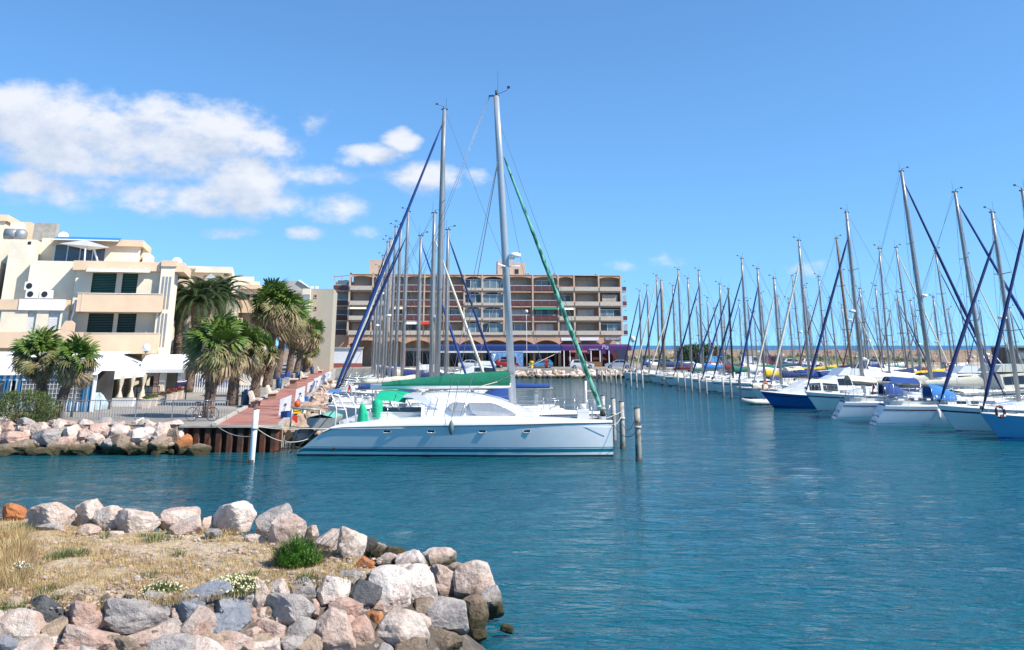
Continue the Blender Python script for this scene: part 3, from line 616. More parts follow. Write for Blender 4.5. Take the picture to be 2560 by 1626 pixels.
    if dodg:
        dm = dodger(B*.62, L*.12, .95); o = dm.build('sprayhood', dodg, r, (x0-L*.07, 0, zt+.3))
        fr = MB(); fr.tube([(x0-L*.07, -B*.31, zt+.3), (x0-L*.075, -B*.27, zt+1.05), (x0-L*.075, 0, zt+1.26), (x0-L*.075, B*.27, zt+1.05), (x0-L*.07, B*.31, zt+.3)], .014, 5); fr.build('hood_frame', M_STEEL, r)
    if detail > 1:
        wz = sh(-L/2+1.6)[1]; wh = MB(); 
        for i in range(14):
            a, b = i/14*2*math.pi, (i+1)/14*2*math.pi; wh.tube([(-L/2+1.6, .42*math.cos(a), wz+.85+.42*math.sin(a)), (-L/2+1.6, .42*math.cos(b), wz+.85+.42*math.sin(b))], .014, 5)
        wh.box(-L/2+1.52, -L/2+1.7, -.1, .1, wz, wz+.9); wh.build('wheel_pedestal', M_STEEL, r)
    if sugar:
        q = MB(); z0 = sh(-L/2)[1]
        for i in range(3): q.box(-L/2-.62+i*.2, -L/2+.3, -B*.13, B*.13, .22+i*z0*.26, .26+i*z0*.26)
        q.build('transom_steps', M_OFFW, r); MB().box(-L/2-.66, -L/2-.2, -B*.19, B*.19, .16, .22).build('swim_platform', M_GREYP, r)
        for sg in (-1, 1): MB().box(-L/2-.5, -L/2-.46, sg*B*.16-.05, sg*B*.16+.05, .5, .6).build('stern_lamp', M_GLASS, r)
    return r
def motorboat(label, loc, rz, L, hull=M_WHITE, top=M_WHITE, boot=None, fly=False, group=None, awning=None, h=1.):
    r = thing('motorboat', label, 'motorboat', loc, rz, group); B = L*.33
    sh = hull_parts(r, L, B, (L*.15, L*.115, L*.10), L*.12, .0, hull, M_OFFW, M_NAVY, boot or M_NAVY, 12, True, .9)
    zb = sh(0)[1]; c = MB(); rows = []
    prof = [(-L*.22, 1.15), (-L*.05, 1.25), (L*.08, 1.15), (L*.2, .55), (L*.33, .12)]
    for x, k in prof:
        w = min(sh(x)[0]-.25, B*.4); rows.append([(x, -w, sh(x)[1]), (x, -w*.86, sh(x)[1]+k*.9*h), (x, -w*.6, sh(x)[1]+k*h), (x, w*.6, sh(x)[1]+k*h), (x, w*.86, sh(x)[1]+k*.9*h), (x, w, sh(x)[1])])
    c.grid(rows, smooth=False); c.add(rows[0], [tuple(range(6))]); c.add(rows[-1], [tuple(range(6))]); cab = c.build('cabin', top, r)
    for sg in (-1, 1):
        for a, b in ((0, 1), (1, 2)):
            def pt(i, f):
                A = Vector(rows[i][0 if sg < 0 else 5]); C = Vector(rows[i][1 if sg < 0 else 4]); p = A.lerp(C, f); p.y += sg*.012; return p
            pw = MB(); A = pt(a, .35).lerp(pt(b, .35), .08); Bq = pt(a, .35).lerp(pt(b, .35), .92); Cq = pt(a, .88).lerp(pt(b, .88), .92); D = pt(a, .88).lerp(pt(b, .88), .08)
            pw.add([A, Bq, Cq, D], [(0, 1, 2, 3)]); pw.build('window', M_GLASS, cab)
    ws = MB(); A = [Vector(rows[2][i]) for i in (1, 4)]; Bq = [Vector(rows[3][i]) for i in (1, 4)]
    ws.add([A[0].lerp(Bq[0], .1)+Vector((.02, .1, .03)), A[1].lerp(Bq[1], .1)+Vector((.02, -.1, .03)), A[1].lerp(Bq[1], .92)+Vector((.02, -.1, .03)), A[0].lerp(Bq[0], .92)+Vector((.02, .1, .03))], [(0, 1, 2, 3)]); ws.build('windscreen', M_GLASS, cab)
    if fly:
        f = MB(); z = zb+1.2*h; f.prism([(-L*.24, z), (L*.06, z), (L*.0, z+.6), (-L*.2, z+.55)], -B*.33, B*.33, 'y'); f.build('flybridge', top, r)
        a = MB(); a.tube([(-L*.18, -B*.3, z+.5), (-L*.22, -B*.26, z+1.3), (-L*.22, B*.26, z+1.3), (-L*.18, B*.3, z+.5)], .04, 6); a.lathe([(.1, 0), (.22, .04), (.22, .14), (.1, .2)], 10, c=(-L*.22, 0, z+1.3)); a.build('radar_arch', M_WHITEP, r)
    if awning:
        a = MB(); z = zb+1.75; a.grid([[(x, y, z+.18*math.cos(y/B*2.6)+.04*math.sin(x*3)) for y in [B*.42*(i/4-1) for i in range(9)]] for x in (-L*.46, -L*.38, -L*.3, -L*.22)]); a.build('awning', awning, r)
        p = MB(); 
        for x in (-L*.45, -L*.23):
            for sg in (-1, 1): p.tube([(x, sg*B*.4, zb), (x, sg*B*.4, z+.04)], .015, 5)
        p.build('awning_frame', M_STEEL, r)
    m = MB()
    for sg in (-1, 1):
        pts = []
        for x in (L*.48, L*.38, L*.25, L*.1):
            hw, z = sh(x); pts.append((x, sg*max(.08, hw-.08), z+.5)); m.tube([(x, sg*max(.08, hw-.08), z), pts[-1]], .012, 4)
        m.tube(pts, .012, 4)
    m.build('bow_rail', M_STEEL, r)
    return r
# ------------------------------------------------------------------ the catamaran
CROOT = Vector((-2.65, 50.55, 0)); CYAW = R(-2.6)
cat = thing('catamaran', 'large white sailing catamaran with teal waterline stripes and green sail cover', 'catamaran', CROOT, CYAW)
_ci = Matrix.Rotation(-CYAW, 3, 'Z')
def CL(u, v, yl):
    d = _ci @ ray(u, v); o = _ci @ (Vector((0, 0, CAMZ))-CROOT); t = (yl-o.y)/d.y; p = o+d*t; return p.x, p.z
def CP(u, v, yl): x, z = CL(u, v, yl); return Vector((x, yl, z))
def poly_at(tab, x):
    if x <= tab[0][0]: return tab[0][1]
    for (a, p), (b, q) in zip(tab, tab[1:]):
        if x <= b: return p+(q-p)*(x-a)/(b-a)
    return tab[-1][1]
YH = 2.95
xs_tip, _ = CL(742, 1136, -YH-.5); xb, _ = CL(1534, 1142, -YH-.1)
SHEER = [(xs_tip, .16)]+[CL(u, v, -YH-.85) for u, v in ((770, 1107), (795, 1088), (819, 1073), (846, 1069), (985, 1066), (1120, 1064), (1250, 1062.5), (1400, 1060))]+[(xb+.02, CL(1532, 1057, -YH-.1)[1])]
BAND = [(xs_tip, .0), (CL(819, 1070, -YH-.8)[0], .06), (CL(900, 1060, -YH-.8)[0], .20), (CL(1000, 1060, -YH-.8)[0], .30), (CL(1160, 1060, -YH-.8)[0], .34), (CL(1300, 1060, -YH-.8)[0], .30), (CL(1450, 1060, -YH-.8)[0], .15), (xb, .08)]
def chw(x, z):                                      # hull half width at a station and height
    t = (x-xs_tip)/(xb-xs_tip); zd = 1.4
    pl = (.80+.10*math.sin(min(1, t/.5)*math.pi/2)) if t < .5 else .90*max(.03, 1-((t-.5)/.5)**2.4)
    wl = pl*lerp(.56, .5, t); k = max(0, min(1.1, z/zd))
    if z >= 0: return lerp(wl, pl, k**.9)
    return wl*(1-min(1, -z/.6)**2*.8)
cxs = [xs_tip+(xb-xs_tip)*t for t in (0, .02, .05, .08, .11, .15, .2, .28, .36, .45, .54, .62, .7, .77, .83, .88, .92, .95, .975, .99, 1)]
M_CHULL = gel('catamaran_gelcoat', (.64, .68, .70), rough=.16); M_TEAL = gel('teal_stripe', (.004, .15, .20)); M_LIP = M_BLACK
for sgn, nm in ((-1, 'near'), (1, 'far')):
    yc = sgn*YH; h = MB(); rows = []
    for x in cxs:
        zs = poly_at(SHEER, x); zz = [-.6, -.4, -.15, 0.] + [zs*q for q in (.08, .2, .4, .6, .8, 1)]
        left = [(x, yc-chw(x, z), z) for z in reversed(zz)]; right = [(x, yc+chw(x, z), z) for z in zz]; rows.append(left+right)
    h.grid(rows); n = len(rows[0]); h.add(rows[0], [tuple(range(n))]); h.add(rows[-1], [tuple(range(n))])
    hull = h.build('hull', M_CHULL, cat)
    hull['label'] = 'glossy pale hull facing the viewer' if sgn < 0 else 'second hull behind the near one'
    def cstrip(z0, z1, off, m, name, xa=None, xz=None):
        s = MB()
        for sg in (-1, 1):
            rr = []
            for x in cxs:
                zs = poly_at(SHEER, x)
                if xa and x < xa: continue
                a, b = min(z0, zs-.01), min(z1, zs-.005); rr.append([(x, yc+sg*(chw(x, a)+off), a), (x, yc+sg*(chw(x, b)+off), b)])
            s.grid(rr)
        return s.build(name, m, hull)
    cstrip(-.4, .075, .006, M_BLACK, 'antifouling'); cstrip(.20, .345, .006, M_TEAL, 'broad_stripe'); cstrip(.385, .412, .006, M_TEAL, 'thin_stripe')
    g = MB(); rr = []; dk = []
    for x in cxs[3:]:
        zs = poly_at(SHEER, x); bnd = poly_at(BAND, x); w = chw(x, zs)
        rr.append([(x, yc-w-.02, zs-.01), (x, yc-w-.025, zs+.02), (x, yc-w*.96, zs+bnd*.55), (x, yc-w*.84, zs+bnd*.92), (x, yc-w*.7, zs+bnd), (x, yc, zs+bnd+.02), (x, yc+w*.7, zs+bnd), (x, yc+w*.84, zs+bnd*.92), (x, yc+w*.96, zs+bnd*.55), (x, yc+w+.025, zs+.02), (x, yc+w+.02, zs-.01)])
    g.grid(rr); g.add(rr[0], [tuple(range(11))]); g.add(rr[-1], [tuple(range(11))]); g.build('side_deck', M_WHITE, cat)
    sr = MB()
    for sg in (-1, 1): sr.tube([(x, yc+sg*(chw(x, poly_at(SHEER, x))+.012), poly_at(SHEER, x)-.015) for x in cxs[3:]], .022, 5)
    sr.build('sheer_line', M_BLACK, hull)
    if sgn < 0:
        for u in (968, 1078, 1206, 1317):
            x, z = CL(u, 1079, -YH-.8); po = MB(); w, hh = .175, .055
            def ring(w, hh, y): return [(x+w*math.copysign(abs(math.cos(a))**.5, math.cos(a)), y-chw(x, z), z+hh*math.copysign(abs(math.sin(a))**.6, math.sin(a))) for a in [2*math.pi*i/16 for i in range(16)]]
            A = ring(w, hh, yc-.012); Bq = ring(w, hh, yc+.03); po.add(A, [tuple(range(16))]); po.grid([A+[A[0]], Bq+[Bq[0]]]); po.build('porthole', M_GLASS, hull)
            rm = MB(); rm.tube([(x-w, yc-chw(x, z)-.012, z), (x-w*.9, yc-chw(x, z)-.012, z-hh*1.15), (x+w*.9, yc-chw(x, z)-.012, z-hh*1.15), (x+w, yc-chw(x, z)-.012, z)], .012, 5); rm.build('porthole_rim', M_WHITE, hull)
        x, z = CL(834, 1124, -YH-.6); MB().tube([(x, yc-chw(x, z)-.02, z), (x, yc-chw(x, z)+.03, z)], .07, 12).build('exhaust_outlet', M_BLACK, hull)
    # scoop steps at the stern
    st = MB(); 
    for i in range(3): x = xs_tip+.45+i*.38; st.box(x, x+.4, yc-.5, yc+.5, .2+i*.36, .28+i*.36)
    st.build('stern_steps', M_OFFW, cat)
x0c, x1c = CL(815, 1060, -2)[0], CL(1500, 1060, -2)[0]
b = MB(); b.box(CL(850, 1060, -2)[0], CL(1345, 1060, -2)[0], -2.2, 2.2, .72, 1.46); b.build('bridge_deck', M_WHITE, cat)
# coachroof
ROOF = [CL(u, v, -1.4) for u, v in ((1062, 987), (1100, 985), (1160, 986.5), (1200, 992), (1240, 1002), (1270, 1012), (1293, 1023), (1320, 1036), (1334, 1042))]
zb0 = 1.52; c = MB(); rows = []; YS = 2.62
def cside(x, z): return -(YS-.22*(z-zb0)/1.2-max(0, x-ROOF[4][0])*.14)
for x, zr in ROOF:
    zr = max(zr, zb0+.06); ze = zb0+(zr-zb0)*.86; ye = cside(x, ze); yb = cside(x, zb0)
    rows.append([(x, yb, zb0-.1), (x, ye, ze), (x, ye*.93, lerp(ze, zr, .55)), (x, ye*.80, lerp(ze, zr, .9)), (x, ye*.4, zr+.04), (x, -ye*.4, zr+.04), (x, -ye*.80, lerp(ze, zr, .9)), (x, -ye*.93, lerp(ze, zr, .55)), (x, -ye, ze), (x, -yb, zb0-.1)])
c.grid(rows); c.add(rows[0], [tuple(range(10))]); c.add(rows[-1], [tuple(range(10))]); coach = c.build('coachroof', M_WHITE, cat)
ht = MB(); xa, za = CL(1013, 986, -1.4); xe, ze = ROOF[0]
r0 = [(xa, y, za-.05+.05*(1-(y/2.1)**2)) for y in [-2.1+4.2*i/8 for i in range(9)]]; r1 = [(xe+.05, y*1.02, ze+.02+.05*(1-(y/2.2)**2)) for y in [-2.2+4.4*i/8 for i in range(9)]]
ht.grid([r0, r1]); ht.grid([[(p[0], p[1], p[2]-.07) for p in r0], [(p[0], p[1], p[2]-.16) for p in r1]]); ht.grid([r0, [(p[0], p[1], p[2]-.07) for p in r0]])
for k in (0, 8): ht.add([r0[k], r1[k], (r1[k][0], r1[k][1], r1[k][2]-.16), (r0[k][0], r0[k][1], r0[k][2]-.07)], [(0, 1, 2, 3)])
ht.build('hardtop', M_WHITE, coach)
gus = MB(); q = [CL(u, v, -YS+.2) for u, v in ((1018, 989), (1064, 1012), (1066, 1044), (1062, 990))]; gus.prism([q[0], q[1], q[2], CL(1104, 1044, -YS+.2), CL(1100, 1020, -YS+.2), q[3]], -YS+.12, -YS+.2, 'y'); gus.build('coachroof_wing', M_WHITE, coach)
rcs = MB(); q = [CL(u, v, -YS+.1) for u, v in ((1064, 1014), (1090, 1020), (1098, 1026), (1103, 1043), (1064, 1043))]; rcs.prism(q, -YS+.095, -YS+.118, 'y'); rcs.build('recess_shade_panel', mat('recess_shade_lavender', (.42, .42, .52), .4), coach)  # shadow of the recess put into this panel's lavender colour
M_SCREEN = mat('grey_window_screen', (.30, .32, .35), .7, 0, .1, 6)
def cwin(pts, name='window'):
    w = MB(); A = [CL(u, v, -YS+.1) for u, v in pts]; V = [(x, cside(x, z)-.115, z) for x, z in A]; Bk = [(x, cside(x, z)+.04, z) for x, z in A]; n = len(V)
    w.add(V, [tuple(range(n))]); w.add(V+Bk, [(i, (i+1) % n, (i+1) % n+n, i+n) for i in range(n)]); return w.build(name, M_SCREEN, coach)
cwin([(1125, 1010), (1131, 1007), (1140, 1006), (1163, 1007), (1168, 1028), (1138, 1028), (1128, 1025), (1122, 1018)])
cwin([(1172, 1008), (1180, 1007), (1226, 1007), (1245, 1013), (1265, 1021), (1280, 1029), (1291, 1037), (1270, 1039), (1192, 1038), (1182, 1034), (1176, 1024)])
x, z = CL(1199, 1001, -2.2); MB().box(x-.28, x+.28, -2.2, -2.05, z-.05, z+.03).build('vent', M_OFFW, coach)
hx = MB(); x, z = CL(1168, 992, -1.2); hx.box(x-.4, x+.4, -1.4, -.8, z+.02, z+.08); hx.build('hatch', M_GLASS, coach)
# cockpit seats and bulkhead
bl = MB(); bl.box(ROOF[0][0]-.06, ROOF[0][0]-.02, -2.0, 2.0, 1.46, 2.75); bl.build('cockpit_bulkhead', M_GLASS, cat)
se = MB(); xa = CL(930, 1045, -2)[0]; xe = CL(1060, 1045, -2)[0]
se.box(xa, xe, -2.2, -1.7, 1.46, 1.85); se.box(xa, xe, 1.7, 2.2, 1.46, 1.85); se.box(xa-.5, xa, -2.2, 2.2, 1.46, 1.9); se.build('cockpit_seat', M_OFFW, cat)
# bimini, covers, davits
q0 = CP(942, 985, -1.3); q1 = CP(1012, 990, -1.3); bm_ = MB(); rows = []
for i in range(9):
    t = i/8; x = lerp(q0.x, q1.x+.1, t); rows.append([(x, y, lerp(q0.z, q1.z, t)+.10+.06*math.sin(t*math.pi)-.42*(abs(y)/1.75)**2.5) for y in [-1.75+3.5*j/10 for j in range(11)]])
bm_.grid(rows); bm_.build('bimini', M_TEALG, cat)
fr = MB()
for x in (q0.x, lerp(q0.x, q1.x, .7)):
    for sg in (-1, 1): fr.tube([(x+.35, sg*1.75, 1.8), (x, sg*1.74, q0.z-.3), (x, sg*1.2, q0.z+.0)], .02, 6)
fr.build('bimini_frame', M_STEEL, cat)
def cloth_cover(pts, yl, depth, name, m):
    """fabric cover over a standing object: rings that shrink and wrinkle towards the top"""
    z0 = CL(pts[0][0], pts[0][2], yl)[1]; mb = MB(); rows = []
    for (ua, ub, v, dk) in [(p[0], p[1], p[2], p[3]) for p in pts]:
        a = CL(ua, v, yl); b_ = CL(ub, v, yl); cx, hw = (a[0]+b_[0])/2, abs(b_[0]-a[0])/2
        rows.append([(cx+hw*math.cos(t)*(1+.06*math.sin(5*t+v)), yl+depth*dk*math.sin(t)*(1+.08*math.sin(4*t+v*.3)), a[1]) for t in [2*math.pi*i/20 for i in range(20)]])
    mb.grid(rows, close=True); mb.add(rows[-1], [tuple(range(20))]); return mb.build(name, m, cat)
cloth_cover([(893, 922, 1057, 1), (894, 921, 1048, 1), (896, 920, 1035, .9), (898, 916, 1022, .7), (901, 911, 1012, .4), (903, 906, 1008, .15)], -3.2, .3, 'outboard_cover', M_TEALG)
cloth_cover([(930, 956, 1043, 1), (930, 956, 1030, 1), (931, 957, 1015, 1), (932, 956, 1005, .95), (936, 953, 1000.5, .7), (940, 948, 999, .2)], -2.0, .32, 'winch_cover', M_TEALG)
dv = MB()
for yl in (-3.3, -2.3): 
    dv.tube([CP(838, 1065, yl), CP(841, 1022, yl), CP(829, 986, yl)], .035, 6); dv.tube([CP(870, 1062, yl), CP(865, 1030, yl), CP(846, 988, yl)], .03, 6)
    dv.tube([CP(840, 1024, yl), CP(866, 1024, yl)], .03, 6); dv.tube([CP(829, 987, yl), CP(847, 989, yl)], .03, 6); dv.tube([CP(889, 1058, yl), CP(889, 1015, yl), CP(869, 985, yl)], .03, 6)
for (u, v) in ((829, 987), (846, 989), (841, 1023), (869, 985)): dv.tube([CP(u, v, -3.3), CP(u, v, 3.2 if v < 1000 and u > 840 else -2.3)], .028, 6)
dv.build('davit_frame', M_WHITEP, cat)
pn = MB(); pn.add([CP(824, 973, -1.5), CP(856, 973, -1.5), CP(852, 982, -2.6), CP(818, 982, -2.6)], [(0, 1, 2, 3)]); pn.build('solar_panel', mat('solar_panel_blue', (.06, .16, .40), .15, 0, .1, 4), cat)
# stanchions and lifelines
stn = MB(); top_pts = []
for u, vb in ((925, 1056), (968, 1052), (1064, 1047), (1161, 1045), (1257, 1044), (1354, 1046), (1444, 1048), (1480, 1049)):
    x, z = CL(u, vb, -YH-.55); z = poly_at(SHEER, x)+poly_at(BAND, x)*.9; hgt = .62
    for sg in (-1, 1): stn.tube([(x, sg*(YH+.55*min(1, chw(x, 1.3)/.8)), z), (x, sg*(YH+.55*min(1, chw(x, 1.3)/.8)), z+hgt)], .014, 5)
    top_pts.append((x, YH+.55*min(1, chw(x, 1.3)/.8), z+hgt))
for sg in (-1, 1):
    for dz in (0, -.3): stn.tube([(p[0], sg*p[1], p[2]+dz) for p in top_pts], .006, 4, cap=False)
stn.build('stanchion_rail', M_STEEL, cat)
for sg in (-1, 1):
    pp = MB()
    xa, xe = CL(1480, 1050, -YH)[0], xb-.1; z = poly_at(SHEER, xe)+.1
    pp.tube([(xa, sg*YH-.3, z), (xa+.05, sg*YH-.3, z+.62), (xe, sg*YH, z+.66), (xa+.05, sg*YH+.3, z+.62), (xa, sg*YH+.3, z)], .016, 6); pp.tube([(xe-.25, sg*YH, z), (xe, sg*YH, z+.66)], .016, 6); pp.build('pulpit', M_STEEL, cat)

# forward beam, trampoline, anchor windlass
fb_ = MB(); xf = CL(1500, 1050, 0)[0]; fb_.tube([(xf, -YH, 1.38), (xf, 0, 1.5), (xf, YH, 1.38)], .09, 10); fb_.tube([(xf, 0, 1.48), (CL(1345, 1050, 0)[0], 0, 1.46)], .07, 8); fb_.build('forward_beam', M_ALU, cat)
tr = MB(); tr.add([(CL(1345, 1050, 0)[0]-.05, -2.1, 1.37), (xf, -2.3, 1.37), (xf, 2.3, 1.37), (CL(1345, 1050, 0)[0]-.05, 2.1, 1.37)], [(0, 1, 2, 3)]); tr.build('trampoline', mat('white_netting', (.6, .6, .58), .8), cat)
wi = MB(); x = CL(1458, 1030, -.3)[0]; wi.box(x-.3, x+.3, -.4, .2, 1.4, 1.9); wi.tube([(x, -.1, 1.9), (x, -.1, 2.15)], .16, 10); wi.build('windlass', M_OFFW, cat)
bp_ = MB()
for u, v0, v1 in ((1465, 953, 1030), (1487, 970, 1030)): bp_.tube([CP(u, v1, .5), CP(u-1, v0, .5)], .06 if u < 1470 else .03, 8)
bp_.tube([CP(1465, 978, .5), CP(1487, 978, .5)], .02, 6); bp_.build('mooring_post_frame', M_WHITEP, cat)
# rig
MB_ = CP(1284, 1016, 0); MT = CP(1240.5, 240, 0)
def cm(v): t = (1016-v)/(1016-240.); return MB_.lerp(MT, t)
m = MB(); m.tube([MB_-Vector((0, 0, .5)), cm(600), cm(400), MT], [.19, .19, .185, .15], 14, flat=.7)
cmast = m.build('mast', mat('mast_grey_paint', (.36, .39, .42), .35, .2, .06, 1), cat)
tp = MB(); tp.box(MT.x-.42, MT.x+.16, -.06, .06, MT.z-.03, MT.z+.03); tp.tube([MT, MT+Vector((0, 0, .32))], .06, 8); tp.tube([MT+Vector((.1, 0, .1)), MT+Vector((.62, 0, .32)), MT+Vector((.68, 0, .5))], .014, 5); tp.box(MT.x+.62, MT.x+.78, -.02, .02, MT.z+.42, MT.z+.56); tp.tube([MT+Vector((.08, .1, 0)), MT+Vector((.08, .1, 1.5))], .008, 4); tp.build('masthead', M_BLACK, cmast)
sp_ = MB(); p = cm(686); sp_.tube([p+Vector((-.35, -1.3, .03)), p, p+Vector((-.35, 1.3, .03))], .04, 6, flat=.6); sp_.tube([p+Vector((0, 0, 0)), p+Vector((.75, -.2, 0))], .03, 6); sp_.build('spreader', M_WHITEP, cmast)
rd_ = MB(); rd_.lathe([(.2, 0), (.3, .03), (.33, .1), (.3, .2), (.14, .26)], 14, c=cm(664)+Vector((.52, 0, 0))); rd_.bar(cm(666), cm(666)+Vector((.5, 0, 0)), .1); rd_.build('radar_dome', M_WHITEP, cmast)
BM0 = CP(1277, 963, 0); BM1 = CP(927, 967, -.25)
MB().tube([BM0, BM1], .15, 10, flat=1.1).build('boom', M_WHITE, cat)
sc_ = MB(); rows = []
for i in range(15):
    t = i/14; u = lerp(1275, 957, t); x, zt_ = CL(u, poly_at([(0, 926), (.35, 934), (.6, 941), (.85, 950), (1, 957)], t), -.1); zl = lerp(BM0.z, BM1.z, (x-BM0.x)/(BM1.x-BM0.x))+.02; w = .22*lerp(1, .7, t)
    y0 = lerp(0, -.25, t)
    wob = .02*math.sin(i*2.1)
    rows.append([(x, y0+a*w, lerp(zl, zt_, b_)+wob*b_) for a, b_ in ((-.75, -.05), (-1, .12), (-.9, .4), (-.6, .75), (-.15, 1), (.15, 1), (.6, .75), (.9, .4), (1, .12), (.75, -.05))])
sc_.grid(rows, close=True); sc_.add(rows[0], [tuple(range(10))]); sc_.add(rows[-1], [tuple(range(10))]); sc_.build('sail_cover', M_GREEN, cat)  # shade on the cover's side put into a darker green than the bimini
def stripes_mat():
    m = bpy.data.materials.new('green_twisted_sail'); m.use_nodes = True; nt = m.node_tree; N = nt.nodes; L = nt.links; b = N['Principled BSDF']; b.inputs['Roughness'].default_value = .7
    tc = N.new('ShaderNodeTexCoord'); w = N.new('ShaderNodeTexNoise'); mp_ = N.new('ShaderNodeMapping'); mp_.inputs['Scale'].default_value = (2, 6, 1.1); L.new(tc.outputs['Object'], mp_.inputs[0]); L.new(mp_.outputs[0], w.inputs['Vector']); w.inputs['Scale'].default_value = 1.6; w.inputs['Detail'].default_value = 2
    r = N.new('ShaderNodeValToRGB'); r.color_ramp.elements[0].position = .46; r.color_ramp.elements[0].color = (.0, .10, .06, 1); r.color_ramp.elements[1].position = .54; r.color_ramp.elements[1].color = (.12, .36, .27, 1)
    L.new(w.outputs[0], r.inputs[0]); L.new(r.outputs[0], b.inputs['Base Color']); return m
F0 = CP(1260, 393, 0); F1 = CP(1507, 1036, 0); k = 40
pts = [F0.lerp(F1, i/k) for i in range(k+1)]; MB().tube(pts, [.03, .05]+[lerp(.06, .125, min(1, i/22))*(1+.09*math.sin(i*2.3)) for i in range(2, k-1)]+[.09, .03], 8).build('furled_genoa', stripes_mat(), cat)
MB().lathe([(.12, 0), (.15, .04), (.15, .2), (.12, .24)], 10, c=F1-Vector((0, 0, .1))).build('furler_drum', M_BLACK, cat)
wr = MB()
for a, b_, rr in ((cm(330)+Vector((.2, 0, 0)), F1+Vector((.12, 0, .2)), .012), (cm(395), CP(1110, 1045, -3.4), .016), (cm(400), CP(1130, 1045, -3.4), .016), (cm(395), CP(1130, 1045, 3.4), .014), (cm(690), CP(1150, 1045, -3.4), .012), (cm(420)+Vector((.1, 0, 0)), CP(1380, 1045, 2.), .01)):
    wr.tube([a, b_], rr, 5, cap=False)
wr.build('shrouds', M_WIRE, cat)
tl = MB(); tl.tube([MT+Vector((-.4, 0, 0)), BM1+Vector((.3, 0, .15))], .011, 5); tl.tube([MT+Vector((-.36, .05, 0)), BM1+Vector((.55, 0, .15))], .011, 5); tl.build('topping_lift', M_WIRE, cat)
sh_ = MB(); sh_.tube([CP(1243, 955, -.3), CP(1148, 981, -.6)], .02, 5); sh_.tube([CP(1243, 955, -.3), CP(1400, 880, .3)], .014, 5); sh_.build('mainsheet', M_ROPE, cat)
sh2 = MB(); sh2.tube([BM1+Vector((.1, 0, -.15)), CP(931, 1042, -1.2)], .02, 5); sh2.build('boom_strut', M_WIRE, cat)
fx = CP(1128, 1069, -YH-1.12); fd = thing('fender', 'grey teardrop fender hanging on the side of the catamaran', 'fender', CROOT+(Matrix.Rotation(CYAW, 3, 'Z') @ fx))
MB().lathe([(.015, -.32), (.07, -.27), (.12, -.1), (.125, .05), (.08, .2), (.035, .29), (.03, .33)], 12).build('body', mat('fender_grey', (.10, .14, .14), .5), fd); MB().tube([(0, 0, .3), (.03, .35, 1.0)], .012, 5).build('lanyard', M_ROPE, fd)
# dinghy slung at the stern
dg = thing('dinghy', 'small grey dinghy with mint green cover slung behind the catamaran stern', 'dinghy', CROOT+(Matrix.Rotation(CYAW, 3, 'Z') @ CP(818, 1062, .2)), R(88))
h = MB(); rows = []
for i in range(9):
    t = i/8; x = lerp(-1.5, 1.5, t); w = .72*(1-max(0, (t-.6)/.4)**2*.85); rows.append([(x, w*a, z*(1+.15*max(0, t-.6))+.1*max(0, t-.6)) for a, z in ((-1, .42), (-.95, .15), (-.6, -.1), (0, -.18), (.6, -.1), (.95, .15), (1, .42))])
h.grid(rows); h.add(rows[0], [tuple(range(7))]); h.build('hull', mat('dinghy_grey', (.36, .35, .32), .6), dg)
cvr = MB(); cvr.grid([[(p[0][0], p[0][1]*k, .43+.16*(1-abs(k))) for k in (1, .5, 0, -.5, -1)] for p in rows]); cvr.build('cover', mat('mint_cover', (.14, .42, .33), .8, 0, .2, 3, bump=.4), dg)
# ------------------------------------------------------------------ sailing boats along the quay, bows to the promenade
QROW = [  # mast top u, v, depth, hull, furl, cover, radar, mast radius
    (1108, 274, 54.5, M_WHITE, M_BLUE, M_BLUE, 0, .135), (1088, 533, 62, M_WHITE, M_CREAMC, M_BLUE, 1, .115), (1122, 575, 66.5, M_WHITE, M_NAVY, M_NAVY, 0, .10), (1054, 590, 70.5, M_WHITE, M_BLUE, M_CREAMC, 0, .10), (1019, 530, 75.5, M_WHITE, M_NAVY, M_NAVY, 0, .115),
    (1001, 562, 81, M_WHITE, M_NAVY, M_CREAMC, 0, .115), (988, 568, 86, M_WHITE, M_CREAMC, M_BLUE, 1, .11), (975, 598, 91.5, M_WHITE, M_CREAMC, M_NAVY, 0, .11), (968, 606, 97, M_WHITE, M_BLACK, M_WINE, 0, .11), (957, 640, 104, M_WHITE, M_NAVY, M_BLUE, 1, .11), (948, 668, 112, M_NAVY, M_CREAMC, M_CREAMC, 0, .11), (941, 690, 121, M_WHITE, M_NAVY, M_BLUE, 0, .11)]
ORD = ['first', 'second', 'third', 'fourth', 'fifth', 'sixth', 'seventh', 'eighth', 'ninth', 'tenth', 'eleventh', 'twelfth', 'thirteenth', 'fourteenth', 'fifteenth', 'sixteenth', 'seventeenth', 'eighteenth', 'nineteenth', 'twentieth']
qang = math.atan2(QN.y, QN.x)
_fur = {None: 'bare forestay', M_BLUE: 'bright blue furled sail', M_NAVY: 'navy furled sail', M_CREAMC: 'cream furled sail', M_BLACK: 'black furled sail', M_WINE: 'dark red furled sail', M_GREEN: 'green furled sail'}
